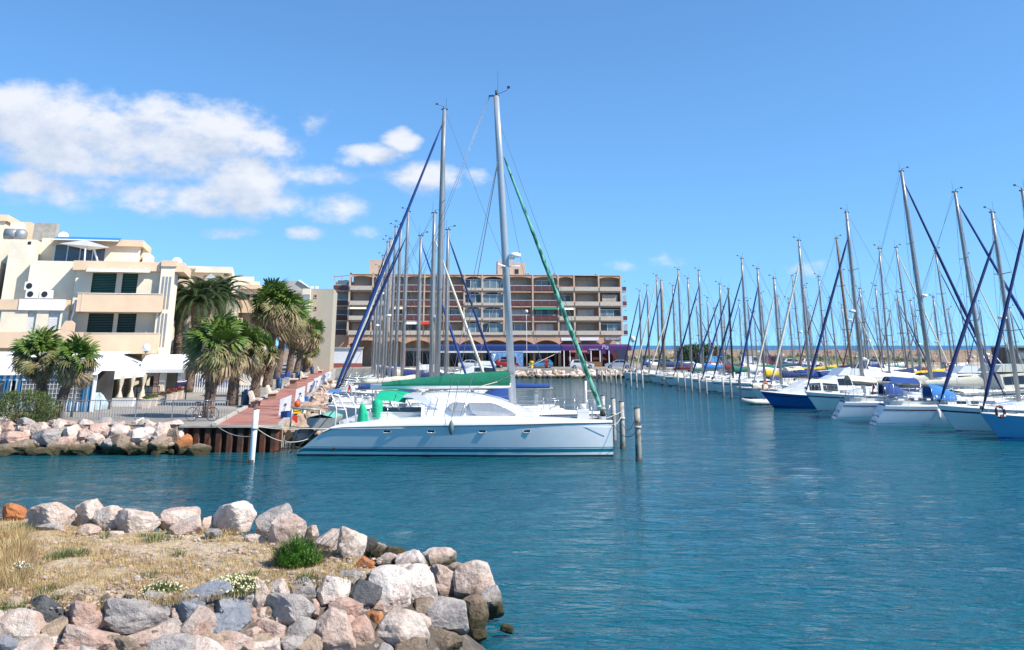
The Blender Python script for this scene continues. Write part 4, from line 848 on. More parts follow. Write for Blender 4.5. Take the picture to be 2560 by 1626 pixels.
for i, (u, v, Y, hm, fm, cv, rdr, mr_) in enumerate(QROW):
    Y = fixY(Y)
    T = H(u, v, Y); sq = (Y-Q0.y)/QD.y; bowx = quay(sq, -2.0).x; J = max(3.2, (T.x-bowx)); L = max(9.5, min(14, J/.41)); J = min(J, L*.48)
    mastp = Vector((T.x, Y, 0)); flip = i in (1, 2, 3); J = 4.4 if flip else J; L = 11 if flip else L; dirv = -QN if flip else QN; ctr = mastp + dirv*(J-L/2)
    lab = f'white sailboat with {_fur[fm]}, {ORD[i]} behind the catamaran along the promenade' if hm is M_WHITE else f'dark blue hulled sailboat with {_fur[fm]}, {ORD[i]} behind the catamaran along the promenade'
    sailboat(lab, (ctr.x, ctr.y, 0), qang+(math.pi if flip else 0), L, T.z, J, hm, M_NAVY, M_NAVY if i % 2 else None, fm, cv, 'sailboats moored along the promenade', [M_BLUE, None, M_NAVY, None][i % 4], bool(rdr), i % 3 == 0, .004, 2 if i < 5 else 1, mr_*1.28, furlr=.115 if i == 0 else .1)
# ------------------------------------------------------------------ boats of the marina on the right
def xline(Y): return 1.05*poly_at([(40, 27.2), (53, 25.3), (73, 22.3), (90, 21.9), (101, 20.3), (112, 19.2), (125, 17.9), (146, 15.5)], Y/1.05)
LBLUE = gel('light_blue_hull', (.10, .33, .55)); CREAMH = gel('cream_hull', (.62, .58, .47)); DBLUE = gel('blue_hull', (.01, .09, .34)); GREENH = gel('green_hull', (.01, .07, .05))
M_BROWNM = mat('wooden_mast', (.20, .13, .08), .6, 0, .2, 3); M_DKMAST = mat('dark_mast', (.03, .03, .035), .4, .3, .1)
FRONT = [ # mast top u, v, depth, bow towards viewer's left?, hull, boot, furl, cover, dodger, radar, mast radius, label
    (2548, 478, 51.5, 1, LBLUE, DBLUE, M_NAVY, M_BLUE, None, 0, .13, 'light blue hulled sailboat with navy furled sail cut by the right picture edge'),
    (2472, 532, 55.6, 1, M_WHITE, M_NAVY, M_NAVY, None, M_SKYB, 1, .12, 'white sailboat with navy furled sail beside the light blue hull'),
    (2393, 481, 60.8, 0, M_WHITE, M_NAVY, M_BLUE, M_CREAMC, M_SKYB, 0, .125, 'white sailboat with open transom and dark rail stripe, stern to the channel'),
    (2260, 429, 66.0, 0, M_WHITE, M_NAVY, M_NAVY, M_CREAMC, M_BLUE, 1, .14, 'white cruising yacht with the tallest mast on the right and blue hoods'),
    (2109, 532, 72.8, 1, M_WHITE, M_NAVY, M_NAVY, M_WHITEP, M_NAVY, 1, .14, 'white sailboat with long navy furled sail right of the blue fishing hull'),
    (1992, 602, 84.5, 1, M_WHITE, M_NAVY, M_CREAMC, M_BLUE, None, 0, .115, 'white sailboat behind the blue fishing hull with a cream furled sail'),
    (1931, 697, 88.5, 1, M_WHITE, M_GREEN, M_CREAMC, M_NAVY, None, 0, .12, 'white sailboat with cream furled sail just left of the blue fishing hull'),
    (1889, 673, 92.5, 1, M_WHITE, M_NAVY, M_BLUE, M_YELLOW, None, 0, .115, 'white sailboat with a yellow sail cover on its boom'),
    (1850, 647, 101, 1, M_WHITE, M_NAVY, M_NAVY, M_WHITEP, M_BLUE, 0, .12, 'white sailboat with white sail cover left of the yellow one'),
    (1817, 723, 105, 1, M_WHITE, M_GREEN, M_BLUE, M_GREEN, None, 0, .10, 'white sailboat with black mast and green sail cover'),
    (1796, 711, 109, 1, M_WHITE, M_NAVY, M_NAVY, M_WINE, None, 0, .11, 'white sailboat with dark red sail cover in the middle of the far row'),
    (1743, 677, 116.5, 1, M_WHITE, M_NAVY, M_NAVY, M_SKYB, None, 0, .12, 'white sailboat with light blue sail cover in front of the dark tree'),
    (1716, 697, 121, 1, M_WHITE, M_NAVY, None, M_WHITEP, None, 0, .11, 'white sailboat with bare forestay just left of the dark tree'),
    (1692, 675, 125, 1, M_WHITE, M_NAVY, M_BLACK, M_BLUE, None, 0, .12, 'white sailboat with black furled sail left of the dark tree'),
    (1679, 715, 129, 1, M_WHITE, M_NAVY, M_CREAMC, M_NAVY, M_NAVY, 0, .11, 'white sailboat with navy hood, fourth mast from the apartment block'),
    (1650, 702, 133, 1, CREAMH, M_NAVY, M_NAVY, M_NAVY, None, 0, .22, 'cream hulled sailboat with the thick tan mast'),
    (1638, 690, 136.5, 1, M_WHITE, M_NAVY, M_CREAMC, M_BLUE, None, 0, .12, 'white sailboat with slim mast just behind the thick tan mast'),
    (1615, 715, 140.5, 1, M_WHITE, M_NAVY, M_NAVY, M_WHITEP, None, 0, .12, 'white sailboat with navy furled sail, second mast from the apartment block'),
    (1596, 728, 144.5, 1, M_WHITE, M_NAVY, M_BLACK, M_BLUE, None, 0, .12, 'white sailboat with black furled sail, nearest mast to the apartment block')]
for i, (u, v, Y, bow, hm, bt, fm, cv, dg_, rdr, mr_, lab) in enumerate(FRONT):
    Y = fixY(Y)
    T = H(u, v, Y); end = xline(Y)+(-.6 if i < 5 else .2); off = T.x-end
    if bow: J = max(3.0, min(5.6, off)); L = max(8.5, min(12.5, J/.40)); rz = math.pi+R(6+((i*7) % 5-2)); ctr = Vector((T.x-J+L/2, Y, 0)); rk = -.0
    else: L = max(10, min(12.8, off/.56)); J = L-off if 3 < L-off < L*.5 else L*.42; rz = R(-7); ctr = Vector((T.x-(L/2-J), Y, 0))
    sailboat(lab, ctr, rz, L, T.z, J, hm, [bt, M_RED, bt, M_BLACK, M_GREEN][i % 5] if i > 4 else bt, [M_NAVY, M_NAVY, M_WINE, M_BLUE][i % 4] if i in (1, 2, 3, 4, 7, 8, 10, 12, 14, 15, 17) else None, fm, cv, 'sailboats moored on the right side of the channel', dg_, bool(rdr), not bow, .012, 2 if i < 6 else 1, mr_*1.15, mastm=M_DKMAST if i == 9 else mat('tan_mast', (.30, .26, .2), .6) if i == 15 else None, furlr=.12 if i < 6 else .11, fbk=1.08)
BACK = [ # mast top u, v, depth, furl, label tail
    (2098, 596, 87, None, 'with the brown wooden mast'), (2185, 622, 82, None, 'with the strongly raked grey mast'), (2247, 619, 88, M_CREAMC, 'with a cream furled sail'), (2345, 627, 92, M_BLUE, 'with a blue furled sail'),
    (2042, 692, 103, M_WINE, 'with a dark red furled sail'), (2106, 681, 99, M_CREAMC, 'with cream furled sail under the tall navy stay'), (2014, 715, 112, None, 'with a thin bare mast'), (2145, 722, 108, M_WINE, 'with slim mast and dark red sail'), (2156, 736, 116, None, 'with the short thin mast'),
    (2078, 744, 120, None, 'with the short bare mast'), (1968, 748, 122, None, 'with low mast behind the white bows'), (2247, 729, 104, M_NAVY, 'with white mast and navy sail'), (2280, 752, 113, None, 'with low grey mast'), (2184, 715, 110, None, 'with mast beside the strongly raked one'), (2420, 640, 97, M_CREAMC, 'with faint tall mast behind the crossing blue sails'),
    (2528, 770, 108, M_NAVY, 'with low mast near the picture edge'), (2330, 745, 118, None, 'with very thin mast by the breakwater'), (1905, 735, 128, None, 'with a mast rising over the car park'), (1872, 752, 130, M_NAVY, 'with low mast and navy sail by the car park'), (1765, 745, 136, None, 'with low mast behind the dark tree'), (1985, 690, 117, None, 'with light mast over the red car')]
for i, (u, v, Y, fm, tail) in enumerate(BACK):
    Y = fixY(Y)
    T = H(u, v, Y); L = max(7.5, min(11.5, T.z*.78)); J = L*.4; bow = i % 3 != 1; rz = R(7) if bow else math.pi+R(6)
    s_ = 1 if bow else -1; ctr = Vector((T.x-s_*(L/2-J), Y, 0))
    sailboat('sailboat moored behind the front row '+tail, ctr, rz, L, T.z, J, [M_WHITE, M_WHITE, CREAMH, M_WHITE, DBLUE, M_WHITE][i % 6], M_NAVY, None, fm, [M_BLUE, M_WHITEP, M_NAVY, M_YELLOW, M_GREEN, M_CREAMC][i % 6], 'sailboats moored behind the front row', [None, M_BLUE, None, M_NAVY][i % 4], i % 4 == 0, False, .035 if i == 1 else .015, 0, .10 if i else .13, mastm=M_BROWNM if i == 0 else None, furlr=.08)
rk = random.Random(77)
for i in range(20):
    u = 1735+i*40+rk.uniform(-14, 14); Y = rk.uniform(118, 146); v = rk.uniform(735, 800); T = H(u, v, Y); L = max(6.5, min(9.5, T.z*.8)); J = L*.4; s_ = rk.choice((1, -1))
    sailboat(f'low sailboat in the rearmost marina row, {ORD[i]} mast from the apartment block side', Vector((T.x-s_*(L/2-J), Y, 0)), R(6) if s_ > 0 else math.pi+R(6), L, T.z, J, rk.choice((M_WHITE, M_WHITE, CREAMH, DBLUE)), M_NAVY, None, rk.choice((None, M_NAVY, M_CREAMC, M_WINE)), rk.choice((M_BLUE, M_WHITEP, M_NAVY, M_GREEN, M_WINE)), 'sailboats in the rearmost row', None, False, False, .015, 0, .085, furlr=.07)
motorboat('blue wooden fishing boat hull pointing at the channel', (xline(83)+2.0, 82.6, 0), math.pi+R(8), 9, DBLUE, M_WHITE, M_BLACK)
motorboat('grey white flybridge motorboat with dark wedge window behind the front row', (H(2070, 930, 87).x+1, 87, 0), math.pi+R(4), 11, M_WHITE, M_WHITE, None, True)
motorboat('cream motor yacht high above the others near the right picture edge', (H(2520, 900, 83).x+1, 83, 0), R(5), 13, CREAMH, CREAMH, None, True, h=1.15)
motorboat('long white motor yacht behind the crossing blue sails', (H(2390, 900, 91).x, 91, 0), math.pi+R(5), 12, M_WHITE, M_WHITE, None, True)
motorboat('small white motorboat with orange awning behind the yellow sail cover', (H(2010, 915, 103).x+2, 103, 0), R(6), 7.5, M_WHITE, M_WHITE, None, False, awning=M_YELLOW)
motorboat('white cabin cruiser with red awning near the dark tree', (H(1800, 925, 131).x+2, 131, 0), R(6), 8, M_WHITE, M_WHITE, None, False, awning=M_WINE)
motorboat('white cabin cruiser with blue awning under the thick tan mast', (H(1700, 925, 140).x+3, 140, 0), R(6), 8.5, M_WHITE, M_WHITE, None, False, awning=M_BLUE)
motorboat('white motorboat with flybridge among the masts left of centre', (-9, 114, 0), qang+math.pi, 9.5, M_WHITE, M_WHITE, None, True)
motorboat('navy hulled motorboat under the apartment block awnings', (-4.7, 135, 0), qang, 10, M_NAVY, M_WHITE, None, True)
# inflatable with lifebuoy and outboard at the blue hull
inf = thing('inflatable_dinghy', 'grey inflatable dinghy nosing out beside the blue fishing hull', 'dinghy', G(1893, 1012, 0), math.pi+R(15))
t_ = MB(); t_.tube([(-1.3, -.6, .22), (.6, -.6, .24), (1.2, -.3, .32), (1.4, 0, .36), (1.2, .3, .32), (.6, .6, .24), (-1.3, .6, .22)], .2, 10); t_.build('tube', mat('inflatable_grey', (.52, .50, .46), .6), inf)
MB().box(-1.2, .8, -.5, .5, .1, .16).build('floor', M_GREYP, inf); om = MB(); om.box(-1.55, -1.25, -.16, .16, .5, .95); om.box(-1.48, -1.36, -.06, .06, -.3, .5); om.build('outboard_motor', M_BLACK, inf)
def lifebuoy(label, p, m, rz):
    o = thing('lifebuoy', label, 'lifebuoy', p, rz); k = 20; ring = MB(); ring.grid([[((.26+.075*math.cos(b))*math.cos(a), .075*math.sin(b), (.26+.075*math.cos(b))*math.sin(a)) for b in [2*math.pi*j/8 for j in range(8)]] for a in [2*math.pi*i/k for i in range(k+1)]], close=True); ring.build('ring', m, o)
    g = MB()
    for a in (0.8, 2.4, 3.9, 5.5): g.box(.26*math.cos(a)-.05, .26*math.cos(a)+.05, -.085, .085, .26*math.sin(a)-.05, .26*math.sin(a)+.05)
    g.build('strap', M_WHITEP, o)
lifebuoy('orange lifebuoy hung beside the blue fishing hull', H(1915, 967, 79.5), M_ORANGE, 0); lifebuoy('dark red lifebuoy on the rail of the light blue boat', H(2501, 1030, 53.4), M_WINE, .2); lifebuoy('red lifebuoy on the stern of a yacht behind the crossing blue sails', H(2369, 917, 85), M_RED, .4)
# pier the boats lie on
pier = MB(); a, b_ = Vector((xline(46)+13.2, 46, 0)), Vector((xline(146)+13.2, 146, 0)); pier.bar(a+Vector((0, 0, .35)), b_+Vector((0, 0, .35)), 2.0, .5)
pr_ = thing('pontoon', 'long grey floating pontoon behind the right-hand front row of boats', 'pontoon', (0, 0, 0)); pier.build('deck', M_CONC, pr_)
# ------------------------------------------------------------------ mooring piles
M_PILE = mat('pile_galvanised', (.38, .36, .32), .6, 0, .25, 1.4, bump=.3, bscale=12, col2=(.20, .15, .10), c2scale=1.5, c2lo=.52, c2hi=.66); M_PILED = mat('pile_tarred', (.035, .03, .026), .7, 0, .3, 2, bump=.3, bscale=12)
def pile(label, u, vt, vb, r, m=None, group=None, lean=0.):
    p = G(u, vb, 0); t = H(u, vt, p.y); o = thing('mooring_pile', label, 'pile', (p.x, p.y, 0), 0, group)
    MB().tube([(0, 0, -2), (lean*.5, 0, t.z*.5), (lean, 0, t.z)], r, 12).build('shaft', m or M_PILE, o)
    MB().tube([(0, 0, -.3), (0, 0, .12)], r*1.12, 12).build('weed_band', M_PILED, o); MB().tube([(lean, 0, t.z), (lean, 0, t.z+.03)], r*1.03, 12).build('cap', M_BLACK, o)
    if vb > 1050: MB().tube([(lean*.7, 0, t.z*.62), (lean*.7, 0, t.z*.62+.1)], r*1.25, 10).build('rope_turns', M_ROPE, o)
    return o
pile('white mooring pile standing before the rusty quay wall', 628, 1024, 1157, .13, M_WHITEP, lean=.05)
pile('grey pile directly behind the catamaran bow, leftmost of the bow piles', 1509, 990, 1082, .13)
pile('slim grey pile touching the catamaran bow', 1536, 997, 1106, .12); pile('grey pile with ropes, second from the right of the bow piles', 1557, 1005, 1121, .135); pile('dark tarred pile farthest from the catamaran bow', 1597, 1021, 1153, .14, mat('pile_half_tarred', (.30, .27, .22), .6, 0, .3, 1.2, col2=(.03, .025, .02), c2scale=.9, c2lo=.46, c2hi=.54))
PL = [(1493, 924, 954), (1505, 924, 957), (1516, 924, 958), (1527, 925, 960), (1540, 926, 961), (1552, 927, 963), (1565, 928, 966), (1578, 929, 969), (1592, 931, 972), (1607, 931, 974), (1696, 932, 976), (1713, 933, 978), (1730, 934, 981), (1749, 936, 984), (1767, 944, 988), (1809, 945, 992), (1829, 943, 997), (1852, 946, 1000), (1878, 948, 986)]
for i, (u, a, b_) in enumerate(PL): pile(f'thin mooring pile, {ORD[i]} in the row from the far quay to the blue hull', u, a, b_, .11, group='mooring piles along the channel')
# ropes
def rope(label, pts, sag=.25, r=.018, m=None):
    a, b_ = Vector(pts[0]), Vector(pts[1]); ps = [a.lerp(b_, i/12)-Vector((0, 0, sag*4*(i/12)*(1-i/12))) for i in range(13)]
    o = MB(); o.tube([p-a for p in ps], r, 5); return tag(o.build('mooring_rope', m or M_ROPE, None, a), label, 'rope')
LP = G(628, 1157, 0); lz = lambda z: Vector((LP.x+.02, LP.y, z)); cs = lambda u, v, yl: CROOT+(Matrix.Rotation(CYAW, 3, 'Z') @ CP(u, v, yl))
rope('upper rope from the white pile to the catamaran stern', (lz(1.55), cs(822, 1072, -3.3)), .05); rope('lower rope from the white pile to the catamaran stern', (lz(1.5), cs(770, 1098, -3.0)), .35)
rope('rope from the rusty quay wall to the white pile', ((quay(0, 3.3).x, Q0.y-.3, GZ), lz(1.1)), .2); rope('rope from the white pile to the catamaran far stern', (lz(1.52), cs(825, 1066, 1.5)), .15)
rope('long white rope stretched along the catamaran side', (cs(823, 1072, -4.05), cs(1531, 1068, -3.2)), .0, .012, M_WHITEP)
P3 = G(1557, 1121, 0); P4 = G(1597, 1153, 0)
rope('taut rope from the catamaran bow to the grey pile', (cs(1505, 1048, -2.6), (P3.x, P3.y, 1.75)), .05); rope('slack rope from the catamaran bow to the grey pile', (cs(1518, 1052, -2.9), (P3.x, P3.y, 1.55)), .3); rope('dark rope sagging between the grey and the tarred pile', ((P3.x, P3.y, 1.2), (P4.x, P4.y, 2.1)), .55, .014, M_BLACK); rope('dark rope from the catamaran bow to the tarred pile', (cs(1530, 1056, -2.9), (P4.x, P4.y, 1.3)), .45, .014, M_BLACK)
# ================================================================== buildings on the left
M_CREAM = mat('cream_render', (.78, .69, .53), .9, 0, .07, .7, bump=.35, bscale=9, dirt=.22, space='Object'); M_PEACH = mat('peach_render', (.72, .52, .35), .9, 0, .06, .6, bump=.2, bscale=12, dirt=.18)
M_PINK = mat('pink_reveal', (.46, .27, .22), .9, 0, .08); M_SHUT = mat('green_shutter', (.012, .075, .055), .6, 0, .1, 2); M_DSHUT = mat('dark_green_shutter', (.008, .04, .034), .6, 0, .1, 2)
M_WSHUT = mat('white_shutter', (.66, .66, .64), .6, 0, .06, 2); M_BLOCK = mat('grey_blockwork', (.33, .31, .27), .95, 0, .2, 3, bump=.4, bscale=10); M_ROOFG = mat('roof_gravel', (.40, .37, .32), .95, 0, .15)
def louvres(mb, x0, x1, z0, z1, y, n):
    for i in range(n):
        z = lerp(z0, z1, i/n); mb.box(x0, x1, y-.012, y+.02, z+.008, lerp(z0, z1, (i+1)/n)-.008)
def shut_window(parent, org, x0, x1, z0, z1, y, m=M_SHUT, reveal=.28, n=12):
    """recessed window with a roller shutter of separate slats, frame and sill"""
    f = MB(); t = .07
    f.box(x0-t, x0, y-.02, y+reveal, z0, z1); f.box(x1, x1+t, y-.02, y+reveal, z0, z1); f.box(x0-t, x1+t, y-.02, y+reveal, z1, z1+t)
    w = f.build('window', M_PINK, parent, -org); s = MB(); louvres(s, x0, x1, z0, z1, y+.1, n); s.build('shutter', m, w); MB().box(x0-.1, x1+.1, y-.08, y+.1, z0-.08, z0).build('sill', M_CREAM, w)
def wall_with_holes(mb, x0, x1, z0, z1, y0, y1, holes, mi=0):
    """front wall slab with rectangular openings"""
    xs = sorted({x0, x1, *[h[0] for h in holes], *[h[1] for h in holes]}); zs = sorted({z0, z1, *[h[2] for h in holes], *[h[3] for h in holes]})
    for a, b in zip(xs, xs[1:]):
        run = None
        for c, d in zip(zs, zs[1:]):
            inside = any(h[0]-1e-4 <= a and b <= h[1]+1e-4 and h[2]-1e-4 <= c and d <= h[3]+1e-4 for h in holes)
            if inside:
                if run: mb.box(a, b, y0, y1, run[0], run[1], mi); run = None
            else: run = (run[0], d) if run else (c, d)
        if run: mb.box(a, b, y0, y1, run[0], run[1], mi)
Y1 = 74.; ORG = Vector((H(280, 900, Y1).x, Y1, GZ))
bl1 = thing('apartment_building', 'cream apartment house with peach balconies and green shutters behind the palms', 'building', ORG, R(15))
def bx(u, v=800, Y=Y1): return H(u, v, Y).x
def bz(v, Y=Y1, u=280): return H(u, v, Y).z
def bpart(name, mb, m, par=None): return mb.build(name, m, par or bl1, -ORG if par is None else (0, 0, 0))
xl, xr = bx(184), bx(392); zc0, zc1 = bz(678), bz(655)
wins = [(bx(235, 705), bx(291, 705), bz(733), bz(684)), (bx(305, 705), bx(341, 705), bz(733), bz(684)), (bx(224, 810), bx(283, 810), bz(833), bz(784)), (bx(293, 810), bx(336, 810), bz(833), bz(784))]
w = MB(); wall_with_holes(w, xl, xr, GZ+3.0, zc0, Y1, Y1+.35, wins); w.box(xl, xr, Y1+.5, Y1+8, GZ, zc0); w.box(xl+.3, xr-.3, Y1+2.5, Y1+3, GZ, GZ+3); bpart('wall', w, M_CREAM)
for i, q in enumerate(wins): shut_window(bl1, ORG, *q, Y1+.1, M_SHUT if i < 2 else M_DSHUT)
MB().box(xl-.25, bx(440), Y1-.35, Y1+8, zc0, zc1).build('cornice', M_PEACH, bl1, -ORG)
for v0, v1, ua, ub in ((780, 735, 182, 381), (885, 834, 188, 371)):
    b = MB(); x0, x1 = bx(ua, v0, Y1-1.6), bx(ub, v0, Y1-1.6); z0, z1 = bz(v0, Y1-1.6), bz(v1, Y1-1.6)
    b.box(x0, x1, Y1-1.62, Y1-1.45, z0, z1); b.box(x0, x0+.15, Y1-1.45, Y1-.002, z0, z1); b.box(x1-.15, x1, Y1-1.45, Y1-.002, z0, z1); b.box(x0, x1, Y1-1.45, Y1-.002, z0, z0+.18)
    b.box(x0+.3, x0+.42, Y1-1.64, Y1-1.6, z0+.02, z1-.02); o = bpart('balcony', b, M_PEACH)
    MB().box(x0-.04, x1+.04, Y1-1.66, Y1-1.4, z1, z1+.05).build('coping', M_CREAM, o)
# roller awning above the upper windows
a = MB(); x0, x1 = bx(228, 675), bx(375, 675); z = bz(676); a.box(x0, x1, Y1-.75, Y1-.4, z-.06, z+.16); a.add([(x0, Y1-.75, z), (x1, Y1-.75, z), (x1, Y1-1.15, z-.22), (x0, Y1-1.15, z-.22)], [(0, 1, 2, 3)]); bpart('roller_awning', a, M_CREAMC)
# stepped bays on the right with tall slots
for (ua, ub, dy, vt) in ((381, 414, -.5, 664), (414, 432, 1.6, 678), (432, 447, 3.4, 692), (447, 455, 5.4, 706)):
    Y = Y1+dy; x0, x1 = bx(ua, 780, Y), bx(ub, 780, Y); zt = bz(vt, Y); k = MB(); k.box(x0, x1, Y, Y+4, GZ+2.8, zt); bay = bpart('stepped_bay', k, M_CREAM)
    MB().box(x0-.03, x1+.12, Y-.12, Y+4.05, zt, zt+.45).build('parapet', M_PEACH, bay)
    n = 3 if ub-ua > 30 else 2
    for i in range(n):
        for (va, vb) in ((690, 772), (783, 868)):
            cx = lerp(x0, x1, (i+1)/(n+1)); MB().box(cx-.07, cx+.07, Y-.03, Y+.02, bz(vb, Y), bz(va+ (ua-381)*.35, Y)).build('slot_window', M_GREYP, bay)
# penthouse with terrace glazing and blue awning
YP = Y1+3; px0, px1 = bx(172, 640, YP), bx(372, 640, YP); zp0, zp1 = zc1, bz(602, YP)
pw = [(bx(176, 640, YP), bx(292, 640, YP), zp0+.05, zp0+1.75)]
p = MB(); wall_with_holes(p, px0, px1, zp0, zp1-.5, YP, YP+.3, pw); p.box(px0, px1, YP+2.2, YP+6, zp0, zp1-.5); p.box(px0, px0+.2, YP+.3, YP+2.2, zp0, zp1-.5); bpart('penthouse', p, M_CREAM)
MB().box(px0-.2, px1+.2, YP-.3, YP+6.2, zp1-.5, zp1).build('penthouse_cornice', M_PEACH, bl1, -ORG)
MB().box(px1+.2, bx(392, 640, YP), YP+.6, YP+5, zp0, zp1-.9).build('penthouse_step', M_CREAM, bl1, -ORG)
g = MB(); x0, x1 = pw[0][0], pw[0][1]
for i in range(5): xx = lerp(x0, x1, i/4); g.box(xx-.04, xx+.04, YP+.02, YP+.1, zp0+.05, zp0+1.75)
gl = bpart('terrace_glazing', g, M_WHITEP); MB().box(x0, x1, YP+.06, YP+.08, zp0+.06, zp0+1.74).build('pane', mat('terrace_glass', (.10, .12, .14), .08, 0, .2, .8), gl, -ORG+ORG)
aw = MB(); xa, xb_ = bx(182, 620, YP), bx(330, 625, YP); z = zp0+1.95; aw.grid([[(x, y, zz) for x in (xa, lerp(xa, xb_, .5), xb_)] for y, zz in ((YP-.3, z+.15), (YP-1.2, z-.02), (YP-2.0, z-.22))]); bpart('blue_awning', aw, M_SKYB)
fr = MB(); fr.bar((lerp(xa, xb_, .52), YP-1.9, zp0), (lerp(xa, xb_, .5), YP-1.9, z-.2), .1); fr.bar((lerp(xa, xb_, .72), YP-1.9, zp0), (lerp(xa, xb_, .55), YP-1.2, z-.05), .1); fr.bar((xa, YP-2.02, z-.24), (xb_, YP-2.02, z-.24), .09); bpart('awning_frame', fr, M_WHITEP)
sl_ = MB(); sl_.add([(lerp(xa, xb_, .1), YP-1.9, z-.55), (lerp(xa, xb_, .5), YP-2.1, z-.25), (lerp(xa, xb_, .88), YP-2.2, z-.8), (lerp(xa, xb_, .55), YP-1.2, z-.95)], [(0, 1, 2, 3)]); bpart('shade_sail', sl_, M_WHITEP)
# lower left wing
YW = 73.2; wx1 = xl-.02; wx0 = bx(-260, 800, YW); zw = bz(777, YW)
lw = [(bx(a, 805, YW), bx(b, 805, YW), bz(828, YW), bz(781, YW)) for a, b in ((-24, 20), (79, 99), (126, 152), (-90, -55))]
w = MB(); wall_with_holes(w, wx0, wx1, GZ+2.9, zw, YW, YW+.35, lw); w.box(wx0, wx1, YW+.5, YW+12, GZ+.0, zw); bpart('wing_wall', w, M_CREAM)
for q in lw: shut_window(bl1, ORG, *q, YW+.05, M_WSHUT, n=10)
b = MB(); b.box(wx0, wx1, YW-.1, YW+.25, zw, bz(752, YW)); pw_ = bpart('wing_parapet', b, M_PEACH); MB().box(bx(61, 765, YW-.1), bx(165, 765, YW-.1), YW-.16, YW-.1, zw-.02, bz(752, YW)+.04).build('white_panel', M_WHITEP, bl1, -ORG)
b = MB(); x1 = bx(188, 850, YW-1.6); z0, z1 = bz(870, YW-1.6), bz(831, YW-1.6); b.box(wx0, x1, YW-1.6, YW-1.42, z0, z1); b.box(wx0, x1, YW-1.42, YW-.002, z0, z0+.2); bpart('wing_balcony', b, M_PEACH)
b = MB(); b.prism([(bx(160, 830, YW), z1-.4), (bx(190, 830, YW), z1-.4), (bx(190, 830, YW), z1+.62), (bx(182, 830, YW), z1+.82), (bx(168, 830, YW), z1+.82), (bx(160, 830, YW), z1+.3)], YW-1.0, YW-.6, 'y'); bpart('chimney_stub', b, M_PEACH)
# tower, recessed walls, roof blocks
YT = 76.; tx0, tx1 = bx(58, 690, YT), bx(116, 690, YT); zt = bz(606, YT)
MB().box(tx0, tx1, YT, YT+4, zw-.3, zt).build('tower', M_CREAM, bl1, -ORG)
MB().box(bx(108, 620, YT), bx(116, 620, YT)-.02, YT-.02, YT, bz(618, YT), bz(611, YT)).build('vent_hole', M_BLACK, bl1, -ORG)
MB().box(tx1, xl+.05, Y1+3.9, Y1+11, zw-.3, bz(602, 78)).build('recessed_wall', M_CREAM, bl1, -ORG)
MB().box(tx1, xl+.05, Y1+1.2, Y1+3.9, zw-.3, bz(656, 75)).build('setback_wall', M_CREAM, bl1, -ORG)
YB = 79.; wb = [(bx(-40, 640, YB), bx(38, 640, YB), bz(661, YB), bz(626, YB))]
w = MB(); wall_with_holes(w, wx0, tx0, zw-.4, bz(600, YB), YB, YB+.5, wb); w.box(wx0, tx0, YB+1.2, YB+8, zw-.4, bz(600, YB)); bpart('rear_wall', w, M_CREAM)
MB().box(wb[0][0], wb[0][1], YB+.5, YB+.55, wb[0][2], wb[0][3]).build('dark_window', M_GLASS, bl1, -ORG)
MB().box(bx(14, 655, YB-2), bx(46, 655, YB-2), YB-2, YB-1, bz(690, YB-2), bz(655, YB-2)).build('chimney_block', M_CREAM, bl1, -ORG)
MB().box(wx0, bx(48, 700, YB-2.5), YB-2.6, YB-.1, zw-.3, bz(664, YB-2)).build('terrace_wall', M_CREAM, bl1, -ORG)
for (ua, ub, va, vb, Y, m, nm, d) in ((-120, 52, 606, 549, 81, M_CREAM, 'roof_block', 6), (52, 110, 606, 549, 82, M_CREAM, 'roof_block', 4), (104, 128, 604, 566, 80, M_CREAM, 'roof_block', 3), (122, 160, 600, 565, 81.5, M_PEACH, 'roof_block', 3), (153, 203, 600, 565, 79.5, M_BLOCK, 'block_chimney', 1.2), (52, 112, 556, 549, 81.8, M_PEACH, 'roof_cap', 4.4), (-120, 53, 562, 552, 80.8, M_PEACH, 'roof_cap', 6)):
    o = MB().box(bx(ua, vb, Y), bx(ub, vb, Y), Y, Y+d, bz(va+8, Y), bz(vb, Y)).build(nm, m, bl1, -ORG)
d = MB(); Yd = 77; d.tube([(bx(66, 594, Yd), Yd, bz(594, Yd)), (bx(100, 594, Yd), Yd, bz(594, Yd))], .42, 10); d.lathe([(.5, -.35), (.55, .2), (.3, .45)], 10, c=(bx(101, 594, Yd), Yd, bz(596, Yd))); bpart('duct', d, M_GREYP)
an = MB(); xq, zq = bx(66, 540, 82), bz(550, 82); an.tube([(xq, 82, zq), (xq, 82, zq+1.3)], .02, 5); an.tube([(xq-.25, 82, zq+1.1), (xq+.25, 82, zq+1.1)], .012, 4); an.box(bx(22, 545, 82), bx(55, 542, 82), 81.5, 82.5, zq+.18, zq+.24); an.tube([(bx(26, 545, 82), 82, zq-.1), (bx(26, 545, 82), 82, zq+.2)], .02, 4); bpart('antenna', an, M_BLACK)
ds = MB(); ds.lathe([(.02, 0), (.25, .04), (.4, .12)], 14); o = ds.build('satellite_dish', M_WHITEP, bl1, Vector((bx(213, 598, 79), 79, bz(598, 79)))-ORG, (R(70), 0, R(20)))
def ac_unit(label, u, v):
    Y = 74.6; p = H(u, v+8, Y); p = Matrix.Rotation(R(15), 4, 'Z') @ (p-ORG) + ORG; o = thing('air_conditioner', label, 'air conditioner', p, R(15)); hw, hh = .45, .62
    MB().box(-hw, hw, -.18, .18, 0, hh).build('casing', M_WHITEP, o); f = MB(); f.tube([(-.12, -.2, hh/2), (-.12, -.175, hh/2)], .22, 16); f.build('fan_grille', M_BLACK, o); MB().box(-hw, hw, -.12, .12, -.06, -.005).build('bracket', M_GREYP, o)
